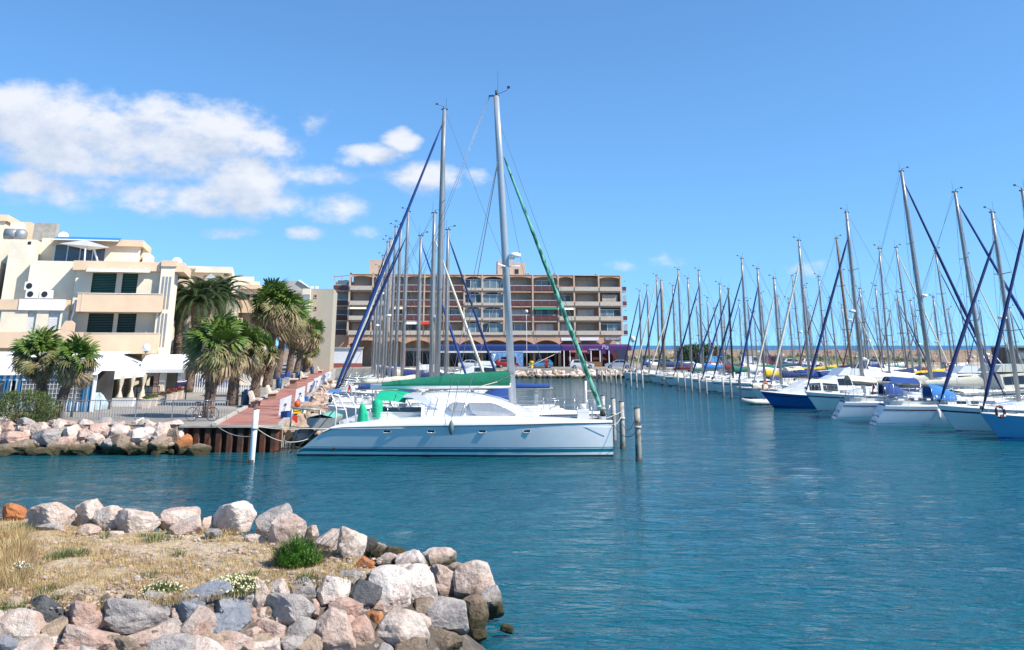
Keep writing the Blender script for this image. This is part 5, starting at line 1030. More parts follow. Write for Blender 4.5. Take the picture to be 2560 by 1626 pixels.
ac_unit('white air conditioner outdoor unit on top of the pair', 102, 721); ac_unit('white air conditioner outdoor unit below the upper one', 104, 741); ac_unit('white air conditioner outdoor unit beside the pair on the terrace', 136, 741)
pi = MB(); xq = bx(181, 800, YW-.2); pi.tube([(xq, YW-.2, bz(752, YW)), (xq+.05, YW-.25, bz(770, YW)), (xq-.1, YW-.2, bz(800, YW)), (xq-.15, YW-.2, bz(835, YW))], .07, 8); bpart('drain_pipe', pi, M_WHITEP)
# columns of the open ground floor
for u in (352, 300, 250): 
    x = bx(u, 890, Y1-.8); MB().box(x-.25, x+.25, Y1-1.0, Y1-.5, GZ, bz(884, Y1-.9)).build('column', M_PEACH, bl1, -ORG)
MB().box(xl, xr, Y1+3.2, Y1+3.4, GZ+.02, GZ+2.9).build('shop_front', M_GLASS, bl1, -ORG)
# ------------------------------------------------------------------ second apartment house further along
Y2 = 98.; O2 = Vector((H(580, 900, Y2).x, Y2, GZ)); b2 = thing('apartment_building', 'cream stepped apartment house rising behind the date palms', 'building', O2, R(15))
def blk(name, ua, ub, vb, vt, Y, dep, m, par=b2, org=O2): return MB().box(H(ua, vt, Y).x, H(ub, vt, Y).x, Y, Y+dep, H(ua, vb, Y).z if vb else GZ, H(ua, vt, Y).z).build(name, m, par, -org)
def fwin(name, ua, ub, vb, vt, Y, m, par=b2, org=O2):
    x0, x1, z0, z1 = H(ua, vt, Y).x, H(ub, vt, Y).x, H(ua, vb, Y).z, H(ua, vt, Y).z
    f = MB(); f.box(x0-.1, x1+.1, Y-.05, Y+.02, z1, z1+.1); f.box(x0-.1, x1+.1, Y-.1, Y+.02, z0-.1, z0); f.box(x0-.1, x0, Y-.05, Y+.02, z0, z1); f.box(x1, x1+.1, Y-.05, Y+.02, z0, z1); o = f.build('window', M_PINK, par, -org)
    s = MB(); louvres(s, x0, x1, z0, z1, Y-.01, 8) if m in (M_SHUT, M_DSHUT) else s.box(x0, x1, Y-.03, Y+.01, z0, z1); s.build('shutter' if m in (M_SHUT, M_DSHUT) else 'pane', m, o)
blk('wall', 428, 562, 0, 672, Y2, 10, M_CREAM); blk('cornice', 432, 578, 683, 668, Y2-.6, 10.5, M_CREAM); fwin('w', 455, 482, 710, 692, Y2, M_SHUT); fwin('w', 516, 534, 710, 694, Y2, M_GLASS); fwin('w', 541, 552, 712, 694, Y2, M_SHUT)
blk('balcony', 432, 520, 730, 700, Y2-1.6, 1.5, M_PEACH); blk('balcony', 520, 640, 735, 703, Y2-1.3, 1.2, M_CREAM); blk('wall_step', 560, 636, 0, 692, Y2+.3, 10, M_CREAM); blk('chimney', 602, 614, 700, 688, Y2+1, 1, M_CREAM); blk('chimney_cap', 601, 615, 689, 687, Y2+.9, 1.2, M_GREYP)
blk('wall_low', 560, 668, 0, 716, Y2-1, 10, M_CREAM); blk('cornice', 590, 670, 722, 712, Y2-1.6, 10, M_PEACH); fwin('w', 592, 618, 750, 724, Y2-1.05, M_DSHUT); fwin('w', 625, 645, 750, 724, Y2-1.05, M_SHUT)
blk('balcony', 575, 668, 782, 752, Y2-2.6, 1.5, M_PEACH); blk('balcony', 465, 590, 822, 795, Y2-2.4, 2.3, M_PEACH); fwin('w', 492, 530, 794, 765, Y2-.03, M_DSHUT); fwin('w', 545, 585, 850, 826, Y2-1.05, M_DSHUT); blk('pilaster', 562, 578, 0, 760, Y2-2.9, .5, M_CREAM)
ds = MB(); ds.lathe([(.02, 0), (.3, .05), (.5, .16)], 14); p = H(457, 660, Y2+1); ds.build('satellite_dish', M_WHITEP, b2, p-O2, (R(70), 0, R(15))); blk('roof_box', 405, 424, 672, 662, Y2+2, 1, M_PEACH); a = MB(); a.box(H(440, 672, Y2-1).x, H(490, 672, Y2-1).x, Y2-1.5, Y2-.7, H(440, 676, Y2-1).z, H(440, 674, Y2-1).z+.08); a.build('roller_awning', M_CREAMC, b2, -O2)
pn = MB(); x, z = H(498, 704, Y2-1.4).x, H(498, 704, Y2-1.4).z; pn.prism([(x, z), (x+.9, z+.75), (x+1.9, z-.05)], Y2-1.5, Y2-1.45, 'y'); pn.build('glass_screen', mat('pale_glass', (.5, .54, .55), .1), b2, -O2)
# ------------------------------------------------------------------ blank beige house before the far block
Y3 = 150.; O3 = Vector((H(770, 900, Y3).x, Y3, GZ)); b3 = thing('plain_building', 'grey beige house with blank gable and two small windows left of the arcaded block', 'building', O3, R(8))
M_GREIGE = mat('greige_render', (.42, .37, .28), .9, 0, .06, .4, dirt=.12); M_GREIGE2 = mat('grey_render', (.40, .37, .33), .9, 0, .06, .4, dirt=.1)
blk('wall', 772, 834, 0, 722, Y3, 14, M_GREIGE, b3, O3); blk('wall_step', 740, 772, 0, 727, Y3+.6, 12, M_GREIGE2, b3, O3)
g = MB(); q = [H(u, v, Y3+3) for u, v in ((706, 780), (706, 703), (752, 703), (780, 722), (780, 780))]; g.prism([(a.x, a.z) for a in q], Y3+3, Y3+12, 'y'); g.build('gable', M_GREIGE2, b3, -O3)
g = MB(); q = [H(u, v, Y3+2.9) for u, v in ((752, 702), (780, 721), (786, 721), (757, 700))]; g.prism([(a.x, a.z) for a in q], Y3+2.7, Y3+12, 'y'); g.build('verge', M_WHITEP, b3, -O3)
blk('lit_bay', 754, 773, 800, 722, Y3-1.5, 1.5, M_CREAM, b3, O3); fwin('w', 757, 770, 756, 738, Y3-1.55, mat('bay_glass', (.25, .33, .36), .1), b3, O3)  # paler cream stands in for sunlight on this end of the house
for v in (741, 771): fwin('w', 786, 791, v+3, v-3, Y3-.0, M_GLASS, b3, O3)
for u in (781, 793): blk('roof_vent', u, u+7, 722, 716, Y3+2, 1, M_WHITEP, b3, O3)
# low white wall with red base
lw_ = thing('white_garage_wall', 'low white wall with red painted base left of the moored bows', 'wall', (H(850, 900, 172).x, 172, GZ)); OW = Vector(lw_.location)
MB().box(H(792, 890, 172).x, H(905, 890, 172).x, 172, 172.4, GZ+.75, H(850, 872, 172).z).build('wall', M_WHITEP, lw_, -OW); MB().box(H(792, 890, 172).x, H(905, 890, 172).x, 171.97, 172.43, GZ, GZ+.75).build('base', mat('red_base', (.32, .09, .07), .8), lw_, -OW); MB().box(H(790, 890, 172).x, H(907, 890, 172).x, 171.8, 172.6, H(850, 872, 172).z, H(850, 868, 172).z).build('coping', M_CONC, lw_, -OW)
# ================================================================== arcaded block across the harbour
YF = 178.; FANG = R(4.5)
FO = Vector((H(872, 900, YF).x, YF, GZ)); far = thing('arcaded_apartment_block', 'long salmon apartment block with arched balconies and shops across the harbour', 'building', FO, FANG)
_fi = Matrix.Rotation(-FANG, 3, 'Z')
def FL(u, v, yl=0.):
    d = _fi @ ray(u, v); o = _fi @ (Vector((0, 0, CAMZ))-FO); t = (yl-o.y)/d.y; p = o+d*t; return p.x, p.z
M_SALM = mat('salmon_render', (.60, .345, .215), .9, 0, .06, .25, dirt=.1); M_SALML = mat('pale_salmon_concrete', (.54, .40, .30), .9, 0, .08, .5, dirt=.12); M_PARA = mat('rough_white_parapet', (.52, .45, .36), .95, 0, .12, 2.5, bump=.6, bscale=5)
M_BROWNG = mat('brown_glass_rail', (.13, .042, .032), .3, 0, .1, 1); M_BACK = mat('balcony_back_wall', (.54, .365, .25), .9, 0, .1, .5); M_GREYSH = mat('grey_shutter', (.47, .40, .32), .7, 0, .06, 1); M_WINB = mat('blue_grey_glass', (.15, .19, .21), .06, 0, .3, .6, spec=.7)
U = [872, 930, 975, 1011, 1060, 1110, 1160, 1205, 1260, 1332, 1396, 1436, 1498, 1553]       # bay lines on the photo
X = [FL(u, 760)[0] for u in U]; WID = X[-1]
ZS = [FL(1300, v)[1] for v in (838, 801.5, 764.5, 727.5, 688.5)]                                     # slab levels, from first floor up to the roof
DEP = 1.7
def bpart2(name, mb, m, par=None): return mb.build(name, m, par or far)
body = MB(); body.box(0, WID, DEP, 14, ZS[0], ZS[4]-.2); bpart2('rear_wall', body, M_BACK)
body = MB(); body.box(0, WID, 6, 14, .0, ZS[0]); bpart2('shop_core', body, M_BACK)
for i, z in enumerate(ZS[:-1]): bpart2('floor_slab', MB().box(-.02, WID+.02, -.02, DEP+.02, z-.18, z), M_SALML)
bpart2('roof_slab', MB().box(-.1, WID+.1, -.12, 14.1, ZS[4]-.02, ZS[4]+.12), M_SALML)
for i, x in enumerate(X): bpart2('fin_wall', MB().box(x-.14, x+.14, -.15, DEP, ZS[0]-.2, ZS[4]-.02), M_SALML)
def arch_panel(x0, x1, z0, z1, rise, y0=-.06, y1=.18, n=12):
    """lintel panel whose lower edge is a flat arch"""
    pts = [(x0, z1), (x0, z0)] + [(lerp(x0, x1, i/n), z0+rise*math.sin(math.pi*i/n)**.7) for i in range(1, n)] + [(x1, z0), (x1, z1)]
    m = MB(); 
    for (a, b_) in zip(pts[1:-2], pts[2:-1]):
        m.add([(a[0], y0, a[1]), (b_[0], y0, b_[1]), (b_[0], y0, z1), (a[0], y0, z1), (a[0], y1, a[1]), (b_[0], y1, b_[1]), (b_[0], y1, z1), (a[0], y1, z1)], [(0, 1, 2, 3), (7, 6, 5, 4), (0, 4, 5, 1), (3, 2, 6, 7)])
    return m
rb = random.Random(11); M_BENCHW = mat('teak', (.24, .13, .06), .7)
ARCHB = {6, 7}
for bi in range(13):
    x0, x1 = X[bi]+.14, X[bi+1]-.14
    for fl in range(4):
        z0 = ZS[fl]; z1 = ZS[fl+1]-.18
        brown = bi in (2, 3, 4, 5, 8, 9) and fl > 0
        # balcony front
        if brown:
            r = bpart2('balustrade', MB().box(x0, x1, -.12, -.06, z0+.08, z0+.85), M_BROWNG); MB().bar((x0, -.09, z0+.98), (x1, -.09, z0+.98), .06).build('handrail', M_WHITEP, r)
            k = max(2, int((x1-x0)/1.3))
            s = MB(); [s.box(lerp(x0, x1, i/k)-.02, lerp(x0, x1, i/k)+.02, -.14, -.05, z0, z0+.98) for i in range(k+1)]; s.build('post', M_GREYP, r)
        else:
            hgt = .78 if bi not in (6, 7) else .5
            r = bpart2('parapet', MB().box(x0-.02, x1+.02, -.32, -.16, z0+.02, z0+hgt), M_PARA)
            if rb.random() < .35:
                f = MB()
                for i in range(14): fx_ = rb.uniform(x0+.2, x1-.2); f.ball((fx_, -.24, z0+hgt+.06), rb.uniform(.06, .13), 6, 4)
                f.build('flower_trough', mat('red_geraniums', (.30, .02, .03), .8, 0, .3, 8), r)
        if bi in ARCHB or fl == 3 and bi not in (11,):
            bpart2('arch_lintel', arch_panel(x0, x1, z1-(.62 if bi in ARCHB else .42), z1, .5 if bi in ARCHB else .32), M_SALM)
        elif fl < 3: bpart2('lintel', MB().box(x0, x1, -.04, .12, z1-.12, z1), M_SALM)
        # window or closed shutter in the back wall, or enclosed loggia
        wx0, wx1 = lerp(x0, x1, .14), lerp(x0, x1, .86); glass = rb.random() < .3; y = DEP-.06 if not (bi in ARCHB or bi in (12,) and fl < 3) else .3
        if bi in ARCHB or (bi == 12 and fl < 2): wx0, wx1 = x0+.05, x1-.05; glass = True
        f = MB(); f.box(wx0-.05, wx0+.02, y-.03, y+.04, z0, z0+2.05); f.box(wx1-.02, wx1+.05, y-.03, y+.04, z0, z0+2.05); f.box(wx0, wx1, y-.03, y+.04, z0+2.0, z0+2.08)
        k = 3 if wx1-wx0 > 2.2 else 2
        for i in range(1, k): q = lerp(wx0, wx1, i/k); f.box(q-.03, q+.03, y-.035, y+.035, z0, z0+2.0)
        wd = bpart2('window', f, M_WHITEP if glass else M_BACK)
        if glass:
            for i in range(k):
                MB().box(lerp(wx0, wx1, i/k)+.03, lerp(wx0, wx1, (i+1)/k)-.03, y, y+.02, z0, z0+2.0).build('pane', M_WINB if rb.random() < .75 else M_GLASS, wd)
        else:
            lo = rb.choice((0, 0, 0, .5, .9)); s = MB(); louvres(s, wx0, wx1, z0+.02+lo, z0+2.0, y, 9); s.build('shutter', M_GREYSH if rb.random() < .8 else M_WSHUT, wd)
            if lo: MB().box(wx0, wx1, y+.02, y+.03, z0, z0+lo).build('pane', M_GLASS, wd)
        if rb.random() < .16 and not bi in ARCHB:
            q = MB(); q.grid([[(xx, yy, zz) for xx in (x0+.1, (x0+x1)/2, x1-.1)] for yy, zz in ((.1, z1-.1), (-.3, z1-.3), (-.55-rb.random()*.3, z1-.55))]); bpart2('sun_blind', q, rb.choice((M_CREAMC, M_WHITEP, mat('ochre_blind', (.55, .33, .12), .8), M_GREEN)))
        if rb.random() < .4:
            q = MB(); fx_ = rb.uniform(x0+.5, x1-.6); q.tube([(fx_, .6, z0), (fx_, .6, z0+.7)], .03, 5); q.lathe([(.35, .7), (.35, .74)], 10, c=(fx_, .6, z0)); q.box(fx_+.45, fx_+.85, .5, .9, z0+.4, z0+.45); q.box(fx_+.82, fx_+.86, .5, .9, z0+.4, z0+.9); bpart2('balcony_furniture', q, rb.choice((M_WHITEP, M_GREEN, M_BENCHW)))
# end balconies that stick out to the right
for fl in range(4):
    z0 = ZS[fl]; e = MB(); e.box(WID+.14, WID+1.15, .2, 2.4, z0-.15, z0); e.box(WID+1.05, WID+1.15, .2, 2.4, z0+1.9, z0+2.0); sl2 = bpart2('end_balcony', e, M_SALML)
    MB().box(WID+.3, WID+1.1, .12, .17, z0+.1, z0+.85).build('end_rail', M_BROWNG, sl2)
    if fl in (0, 2): MB().box(WID+.3, WID+1.1, .14, .16, z0+.9, z0+1.9).build('end_glass', mat('pale_screen', (.35, .40, .42), .1), sl2)
# roof huts
for (ua, ub, vt) in ((925, 962, 649), (1244, 1285, 652), (1284, 1313, 657)):
    x0, zt = FL(ua, vt, 5); x1, _ = FL(ub, vt, 5); bpart2('roof_hut', MB().box(x0, x1, 5, 9, ZS[4], zt), M_SALML)
x0, z0 = FL(1287, 685, 4.9); bpart2('roof_hut_door', MB().box(x0, x0+.75, 4.95, 4.99, z0, z0+.9), M_BLACK)
rv = MB(); [rv.lathe([(.2, 0), (.2, .3), (.3, .32), (.1, .5)], 8, c=(FL(u, 686, 3)[0], 3, ZS[4]+.1)) for u in (1315, 1322, 1386, 1490, 878)]; o = bpart2('roof_vent', rv, M_GREYP)
# left recessed stair bays with brown rails
xa = FL(832, 760, 2.)[0]
for fl in range(4):
    z0 = ZS[fl]; bpart2('side_slab', MB().box(xa, -.15, 1.5, 3.5, z0-.2, z0), M_SALML); r = bpart2('balustrade', MB().box(xa+.1, -.16, 1.42, 1.48, z0+.08, z0+.9), M_BROWNG); MB().bar((xa, 1.45, z0+1.0), (-.15, 1.45, z0+1.0), .06).build('handrail', M_WHITEP, r)
    wd = bpart2('window', MB().box(xa+.5, -.5, 3.38, 3.5, z0, z0+2.05), M_WHITEP); MB().box(xa+.6, -.6, 3.34, 3.4, z0+.05, z0+2.0).build('pane', M_WINB, wd)
bpart2('side_wall', MB().box(xa, -.15, 3.5, 14, 0, ZS[4]-1.2), M_BACK); bpart2('side_base', MB().box(xa, -.15, 1.5, 3.5, 0, ZS[0]-.2), M_SALM)
fr = MB(); [fr.bar((x, 1.5, ZS[4]-1.2), (x, 1.5, ZS[4]-.1), .08) for x in (xa+.05, xa+1.5)]; fr.bar((xa, 1.5, ZS[4]-.4), (-.1, 1.5, ZS[4]-.02), .1); fr.box(xa, -.2, 1.5, 1.56, ZS[3]+.2, ZS[3]+1.0); bpart2('roof_terrace_frame', fr, mat('terracotta', (.42, .13, .05), .7))
# ground floor: arcade band, columns, awnings, shop fronts
ZA = FL(1300, 858)[1]
bands = [872, 960, 1011, 1080, 1150, 1205, 1272, 1335, 1398, 1440, 1502, 1553]; BX = [FL(u, 850)[0] for u in bands]
for a, b_ in zip(BX, BX[1:]): 
    bpart2('arcade_arch', arch_panel(a, b_, ZA-.35, ZS[0]-.18, .85, -.1, .3), M_SALM); bpart2('arcade_column', MB().box(a-.22, a+.22, -.08, .32, 0, ZA-.36), M_SALM)
bpart2('arcade_column', MB().box(BX[-1]-.22, BX[-1]+.22, -.08, .32, 0, ZA-.36), M_SALM)
M_AWN = mat('navy_awning', (.004, .028, .15), .75, 0, .12, 1); M_PURP = mat('purple_awning', (.055, .018, .12), .75, 0, .12, 1); M_LETTER = mat('white_letters', (.75, .75, .75), .6)
za, zb_ = FL(1300, 866)[1], FL(1300, 877)[1]
def awning(u0, u1, m, nm='awning'):
    x0, x1 = FL(u0, 870, -2)[0], FL(u1, 870, -2)[0]; a = MB(); a.add([(x0, -.1, za+.35), (x1, -.1, za+.35), (x1, -2.2, za), (x0, -2.2, za), (x0, -2.2, zb_), (x1, -2.2, zb_), (x0, -.1, za+.3), (x1, -.1, za+.3)], [(0, 1, 2, 3), (3, 2, 5, 4), (6, 7, 2, 3)]); return bpart2(nm, a, m)
awning(1095, 1402, M_AWN); awning(1404, 1578, M_PURP)
x0 = FL(1400, 900)[0]
for i, (a, b_) in enumerate(zip(BX[2:], BX[3:])):
    wd = bpart2('shop_window', MB().box(a+.25, b_-.25, 5.9, 6, 0, 2.75), M_GLASS); 
    for q in (.33, .66): MB().box(lerp(a, b_, q)-.06, lerp(a, b_, q)+.06, 5.84, 5.9, 0, 2.75).build('mullion', M_WHITEP, wd)
    MB().box(a, b_, 5.8, 6, 2.75, 3.3).build('fascia', [M_WHITEP, M_SALML, M_WHITEP][i % 3], wd)
bpart2('fascia_board', MB().box(FL(1095, 880, -2.1)[0], FL(1402, 880, -2.1)[0], -2.15, -2.05, zb_-.35, zb_), M_OFFW)
# blue panelled kiosk front with the red car before it
kx = [FL(u, 900, -3)[0] for u in (1228, 1252, 1290, 1308)]; zk = FL(1250, 880, -3)[1]; M_KIOSK = mat('blue_tile_panel', (.10, .22, .42), .5, 0, .2, 1.2, col2=(.20, .34, .52), c2scale=2.2)
kk = MB(); kk.box(kx[0], kx[1], -3, -2.7, 0, zk); kk.box(kx[2], kx[3], -3, -2.7, 0, zk); kk.box(kx[1], kx[2], -3, -2.7, zk-.9, zk); bpart2('blue_panel_front', kk, M_KIOSK)
# restaurant terrace under the purple awning
rx0, rx1 = FL(1410, 900, -2)[0], FL(1560, 900, -2)[0]
t = MB(); [t.box(lerp(rx0, rx1, q)-.08, lerp(rx0, rx1, q)+.08, -2.2, -2.05, 0, zb_) for q in (0, .1, .28, .45, .6, .75, .9, 1)]; bpart2('terrace_post', t, M_WHITEP)
bpart2('terrace_wall', MB().box(lerp(rx0, rx1, .3), lerp(rx0, rx1, .62), -2.3, -2.15, 0, .9), mat('brown_planks', (.20, .10, .05), .8, 0, .2, 2)); bpart2('terrace_screen', MB().box(lerp(rx0, rx1, .88), lerp(rx0, rx1, 1.06), -2.4, -2.3, 0, zb_+.2), mat('navy_board', (.02, .03, .07), .7))
bpart2('terrace_back', MB().box(rx0, rx1, 1.2, 1.3, 0, zb_), mat('dark_red_interior', (.10, .03, .03), .8, 0, .4, 1.2))
for q in (.15, .4, .66, .8): MB().box(lerp(rx0, rx1, q)-.4, lerp(rx0, rx1, q)+.4, -2.24, -2.2, zb_-.55, zb_-.02).build('valance', M_PURP, far)
bpart2('red_blind', MB().box(lerp(rx0, rx1, .12), lerp(rx0, rx1, .38), -2.5, -2.2, zb_-.3, zb_+.02), mat('red_blind_cloth', (.55, .12, .07), .8))
bl_ = MB(); fx0, fz0 = FL(1065, 806, .4)[0], ZS[1]-.55; bl_.add([(fx0-1.4, -.1, fz0+.3), (fx0+1.2, -.1, fz0+.3), (fx0+1.2, -.8, fz0-.2), (fx0-1.4, -.8, fz0-.2)], [(0, 1, 2, 3)]); bpart2('red_striped_awning', bl_, M_RED)
def text(s, u, v, yl, size, m, par=None, shear=0., name='lettering', ext=.02, sx=1.):
    cu = bpy.data.curves.new(name, 'FONT'); cu.body = s; cu.size = size; cu.extrude = ext; cu.align_x = 'CENTER'; cu.align_y = 'CENTER'; cu.shear = shear
    o = bpy.data.objects.new(name, cu); COL.objects.link(o); x, z = FL(u, v, yl); o.location = (x, yl, z); o.rotation_euler = (math.pi/2, 0, 0); o.scale = (sx, 1, 1); o.parent = far; cu.materials.append(m)
    bpy.context.view_layer.update(); me = bpy.data.meshes.new_from_object(o.evaluated_get(bpy.context.evaluated_depsgraph_get())); r = link(name, me, far, o.location, o.rotation_euler, (sx, 1, 1)); bpy.data.objects.remove(o); return r
def signboard(ua, ub, va, vb, m, yl=-.2):
    x0, z0 = FL(ua, vb, yl); x1, z1 = FL(ub, va, yl); return bpart2('signboard', MB().box(x0, x1, yl, yl+.08, z0, z1), m)
signboard(1403, 1434, 844.5, 852, M_WHITEP); signboard(1449, 1496, 844, 851.5, M_WHITEP); signboard(1512, 1552, 844.5, 851, mat('slate_sign', (.16, .20, .26), .6))
text('RESTAURANT', 1532, 847.8, -.23, .58, M_LETTER, sx=.78); text('Pia', 1512, 868.5, -2.28, 1.15, mat('lilac_letters', (.55, .45, .75), .6), shear=.25)
text('restaurant', 1484, 873.8, -2.25, .42, M_LETTER)
# ================================================================== palms and other plants
def leafmat(name, c, c2, rough=.55, tr=.25):
    m = mat(name, c, rough, 0, .3, 2.5, col2=c2, c2scale=1.5, c2lo=.4, c2hi=.65, spec=.35)
    nt = m.node_tree; b = nt.nodes['Principled BSDF']; t = nt.nodes.new('ShaderNodeBsdfTranslucent'); mx = nt.nodes.new('ShaderNodeMixShader'); mx.inputs[0].default_value = tr
    src = b.inputs['Base Color'].links[0].from_socket; nt.links.new(src, t.inputs[0]); out = nt.nodes['Material Output']; nt.links.new(b.outputs[0], mx.inputs[1]); nt.links.new(t.outputs[0], mx.inputs[2]); nt.links.new(mx.outputs[0], out.inputs[0]); return m
M_FROND = leafmat('palm_green', (.085, .16, .025), (.15, .21, .045), .42); M_DEAD = leafmat('palm_dead', (.40, .31, .19), (.25, .18, .10), .8, .15); M_OLIVE = leafmat('palm_olive', (.17, .18, .06), (.28, .23, .11)); M_DATE = leafmat('date_green', (.05, .085, .03), (.085, .12, .045))
M_TRUNK = mat('palm_trunk', (.17, .115, .08), .95, 0, .35, 5, bump=1., bscale=9, col2=(.09, .065, .05), c2scale=7)
def fan_mesh(seed, spread, droop, n=17, m=None, closed=0.):
    rd = random.Random(seed); mb = MB(); pl = .55
    mb.tube([(0, 0, 0), (pl*.5, 0, .05), (pl, 0, .04)], [.022, .016, .012], 4, cap=False)
    for i in range(n):
        a = (i/(n-1)-.5)*spread+rd.uniform(-.05, .05); ln = (.98-.28*abs(i/(n-1)-.5)*2)*rd.uniform(.85, 1.08); d = Vector((math.cos(a), math.sin(a), 0)); sd = Vector((-d.y, d.x, 0)); o = Vector((pl, 0, .04))
        w0, w1 = .030, .05; dz = droop*rd.uniform(.6, 1.4); fold = .03*(1 if i % 2 else -1)
        p1 = o+d*ln*.55+Vector((0, 0, .10-dz*.12+fold)); p2 = o+d*ln*.85+Vector((0, 0, .05-dz*.5)); p3 = o+d*ln*(1-.12*dz)+Vector((0, 0, -.02-dz))
        mb.add([o-sd*w0*.4, o+sd*w0*.4, p1+sd*w1, p1-sd*w1, p2+sd*w1*.7, p2-sd*w1*.7, p3], [(0, 1, 2, 3), (3, 2, 4, 5), (5, 4, 6)], 0)
    return mb.mesh('frond', m, fix=False)
FANS = [fan_mesh(i, 2.5, .06+.09*i, 19, m=M_FROND) for i in range(4)]; FANO = [fan_mesh(i+10, 2.5, .25+.15*i, 17, m=M_OLIVE) for i in range(3)]; FAND = [fan_mesh(i+20, 1.9, .45+.15*i, 13, m=M_DEAD) for i in range(4)]
def pinnate(seed, m):
    rd = random.Random(seed); mb = MB(); pts = []; n = 22
    for i in range(n+1): t = i/n; pts.append(Vector((2.6*t*(1-.12*t), 0, 1.15*t-1.75*t*t*t-.1*t*t)))
    mb.tube(pts, [.04*(1-.8*i/n) for i in range(n+1)], 4, cap=False)
    for i in range(2, n+1):
        for sg in (-1, 1):
            for h in (0, .5):
                t = min(1, (i-h)/n); p = pts[i].lerp(pts[i-1], h); d = (pts[i]-pts[i-1]).normalized(); ln = .55*math.sin(min(1, .25+t*.9)*math.pi*.75+.2)*rd.uniform(.85, 1.1)
                e = p+d*ln*.55+Vector((0, sg*ln*.75, ln*.28*(1-t)-.12)); mb.add([p-d*.02, p+d*.03, e], [(0, 1, 2)]); mid = p.lerp(e, .5)+Vector((0, 0, .03)); mb.add([p+d*.03, mid+d*.035, e], [(0, 1, 2)])
    return mb.mesh('frond', m, fix=False)
DATES = [pinnate(i, M_DATE) for i in range(3)]
GA = 2.39996
def trunk_mesh(h, r0, r1, lean, seed, bulge=0.):
    mb = MB(); n = 22; pts = []; rr = []; rd = random.Random(seed)
    for i in range(n+1): t = i/n; pts.append(Vector((lean[0]*t**1.4, lean[1]*t**1.4, h*t))); rr.append(lerp(r0, r1, t**.7)*(1+.10*(i % 2)+rd.uniform(-.04, .04))+bulge*max(0, (t-.7)/.3)**1.5)
    mb.tube(pts, rr, 12); o = mb
    for k in range(int(h*26)):                                   # old leaf bases
        t = rd.random(); p = Vector((lean[0]*t**1.4, lean[1]*t**1.4, h*t)); a = rd.uniform(0, 6.28); r = lerp(r0, r1, t**.7)+bulge*max(0, (t-.7)/.3)**1.5; q = p+Vector((math.cos(a), math.sin(a), 0))*r*.98; e = q+Vector((math.cos(a)*.10, math.sin(a)*.10, .13)); sd = Vector((-math.sin(a), math.cos(a), 0))*.05
        o.add([q-sd, q+sd, e+sd*.5, e-sd*.5], [(0, 1, 2, 3)])
    return o
def fan_palm(label, base, h, s, lean=(0, 0), ng=24, no=18, nd=40, seed=0, r=.24, group='fan palms along the promenade', skirt=1.):
    rd = random.Random(seed); o = thing('fan_palm', label, 'palm', base, 0, group); trunk_mesh(h, r*1.25, r*.8, lean, seed).build('trunk', M_TRUNK, o); c = Vector((lean[0], lean[1], h)); k = 0
    cr = bpy.data.objects.new('crown', None); COL.objects.link(cr); cr.parent = o; cr.location = c
    def put(me, el, sc, off): 
        nonlocal k
        k += 1; az = k*GA+rd.uniform(-.3, .3); link('frond', me, cr, (math.cos(az)*.1, math.sin(az)*.1, off), (rd.uniform(-1.1, 1.1), -el, az), sc*s*rd.uniform(.85, 1.15))
    for i in range(ng): put(rd.choice(FANS), R(lerp(86, 2, (i/ng)**.9)+rd.uniform(-12, 12)), rd.uniform(.75, 1.12), .05)
    for i in range(no): put(rd.choice(FANO), R(rd.uniform(-32, 14)), .9, -.1)
    for i in range(nd): put(rd.choice(FAND), R(rd.uniform(-68, -6)), rd.uniform(.4, .95), -.1-rd.random()*.55*skirt)
    return o
def on_ground(u, v): return G(u, v, GZ)
def palm_from_px(label, ub, vb, uc, vc, rpx, **kw):
    b = on_ground(ub, vb); c = H(uc, vc, b.y); h = c.z-GZ; return fan_palm(label, (b.x, b.y, GZ), h, rpx*mpp(b.y)/1.85, (c.x-b.x, 0), **kw)
palm_from_px('fan palm with straight trunk before the striped marquee', 104, 1046, 98, 895, 88, seed=1, r=.27, skirt=.5, nd=34, group='fan palms by the striped marquee'); palm_from_px('fan palm with leaning trunk beside the globe lamp', 140, 1050, 192, 905, 78, seed=2, r=.25, skirt=.7, nd=44, group='fan palms by the striped marquee')
palm_from_px('nearest fan palm of the promenade row beside the bicycle', 520, 1044, 538, 872, 104, seed=3, r=.28)
palm_from_px('second fan palm of the promenade row with a thick trunk', 580, 1014, 594, 868, 96, seed=4, r=.33, nd=52, ng=24)
palm_from_px('third fan palm of the promenade row, short with a brown skirt', 636, 992, 648, 880, 70, seed=5, r=.33, nd=56, ng=14)
palm_from_px('tallest fan palm of the promenade row with bright green crown', 668, 968, 690, 768, 94, seed=6, r=.38, nd=50)
palm_from_px('tall fan palm right behind the tallest one', 693, 948, 716, 792, 84, seed=7, r=.4, nd=56, ng=22); palm_from_px('fan palm with pale brown skirt, sixth along the promenade', 721, 943, 742, 815, 66, seed=8, r=.38, nd=56, ng=16)
palm_from_px('fan palm with drooping olive crown, seventh along the promenade', 741, 933, 768, 835, 58, seed=9, r=.36, nd=50, ng=18); palm_from_px('low bright green fan palm below the row of tall crowns', 763, 931, 768, 884, 46, seed=10, r=.36, nd=16, ng=26, no=6)
palm_from_px('last fan palm of the promenade row near the white wall', 788, 922, 798, 858, 42, seed=11, r=.34, nd=44, ng=16)
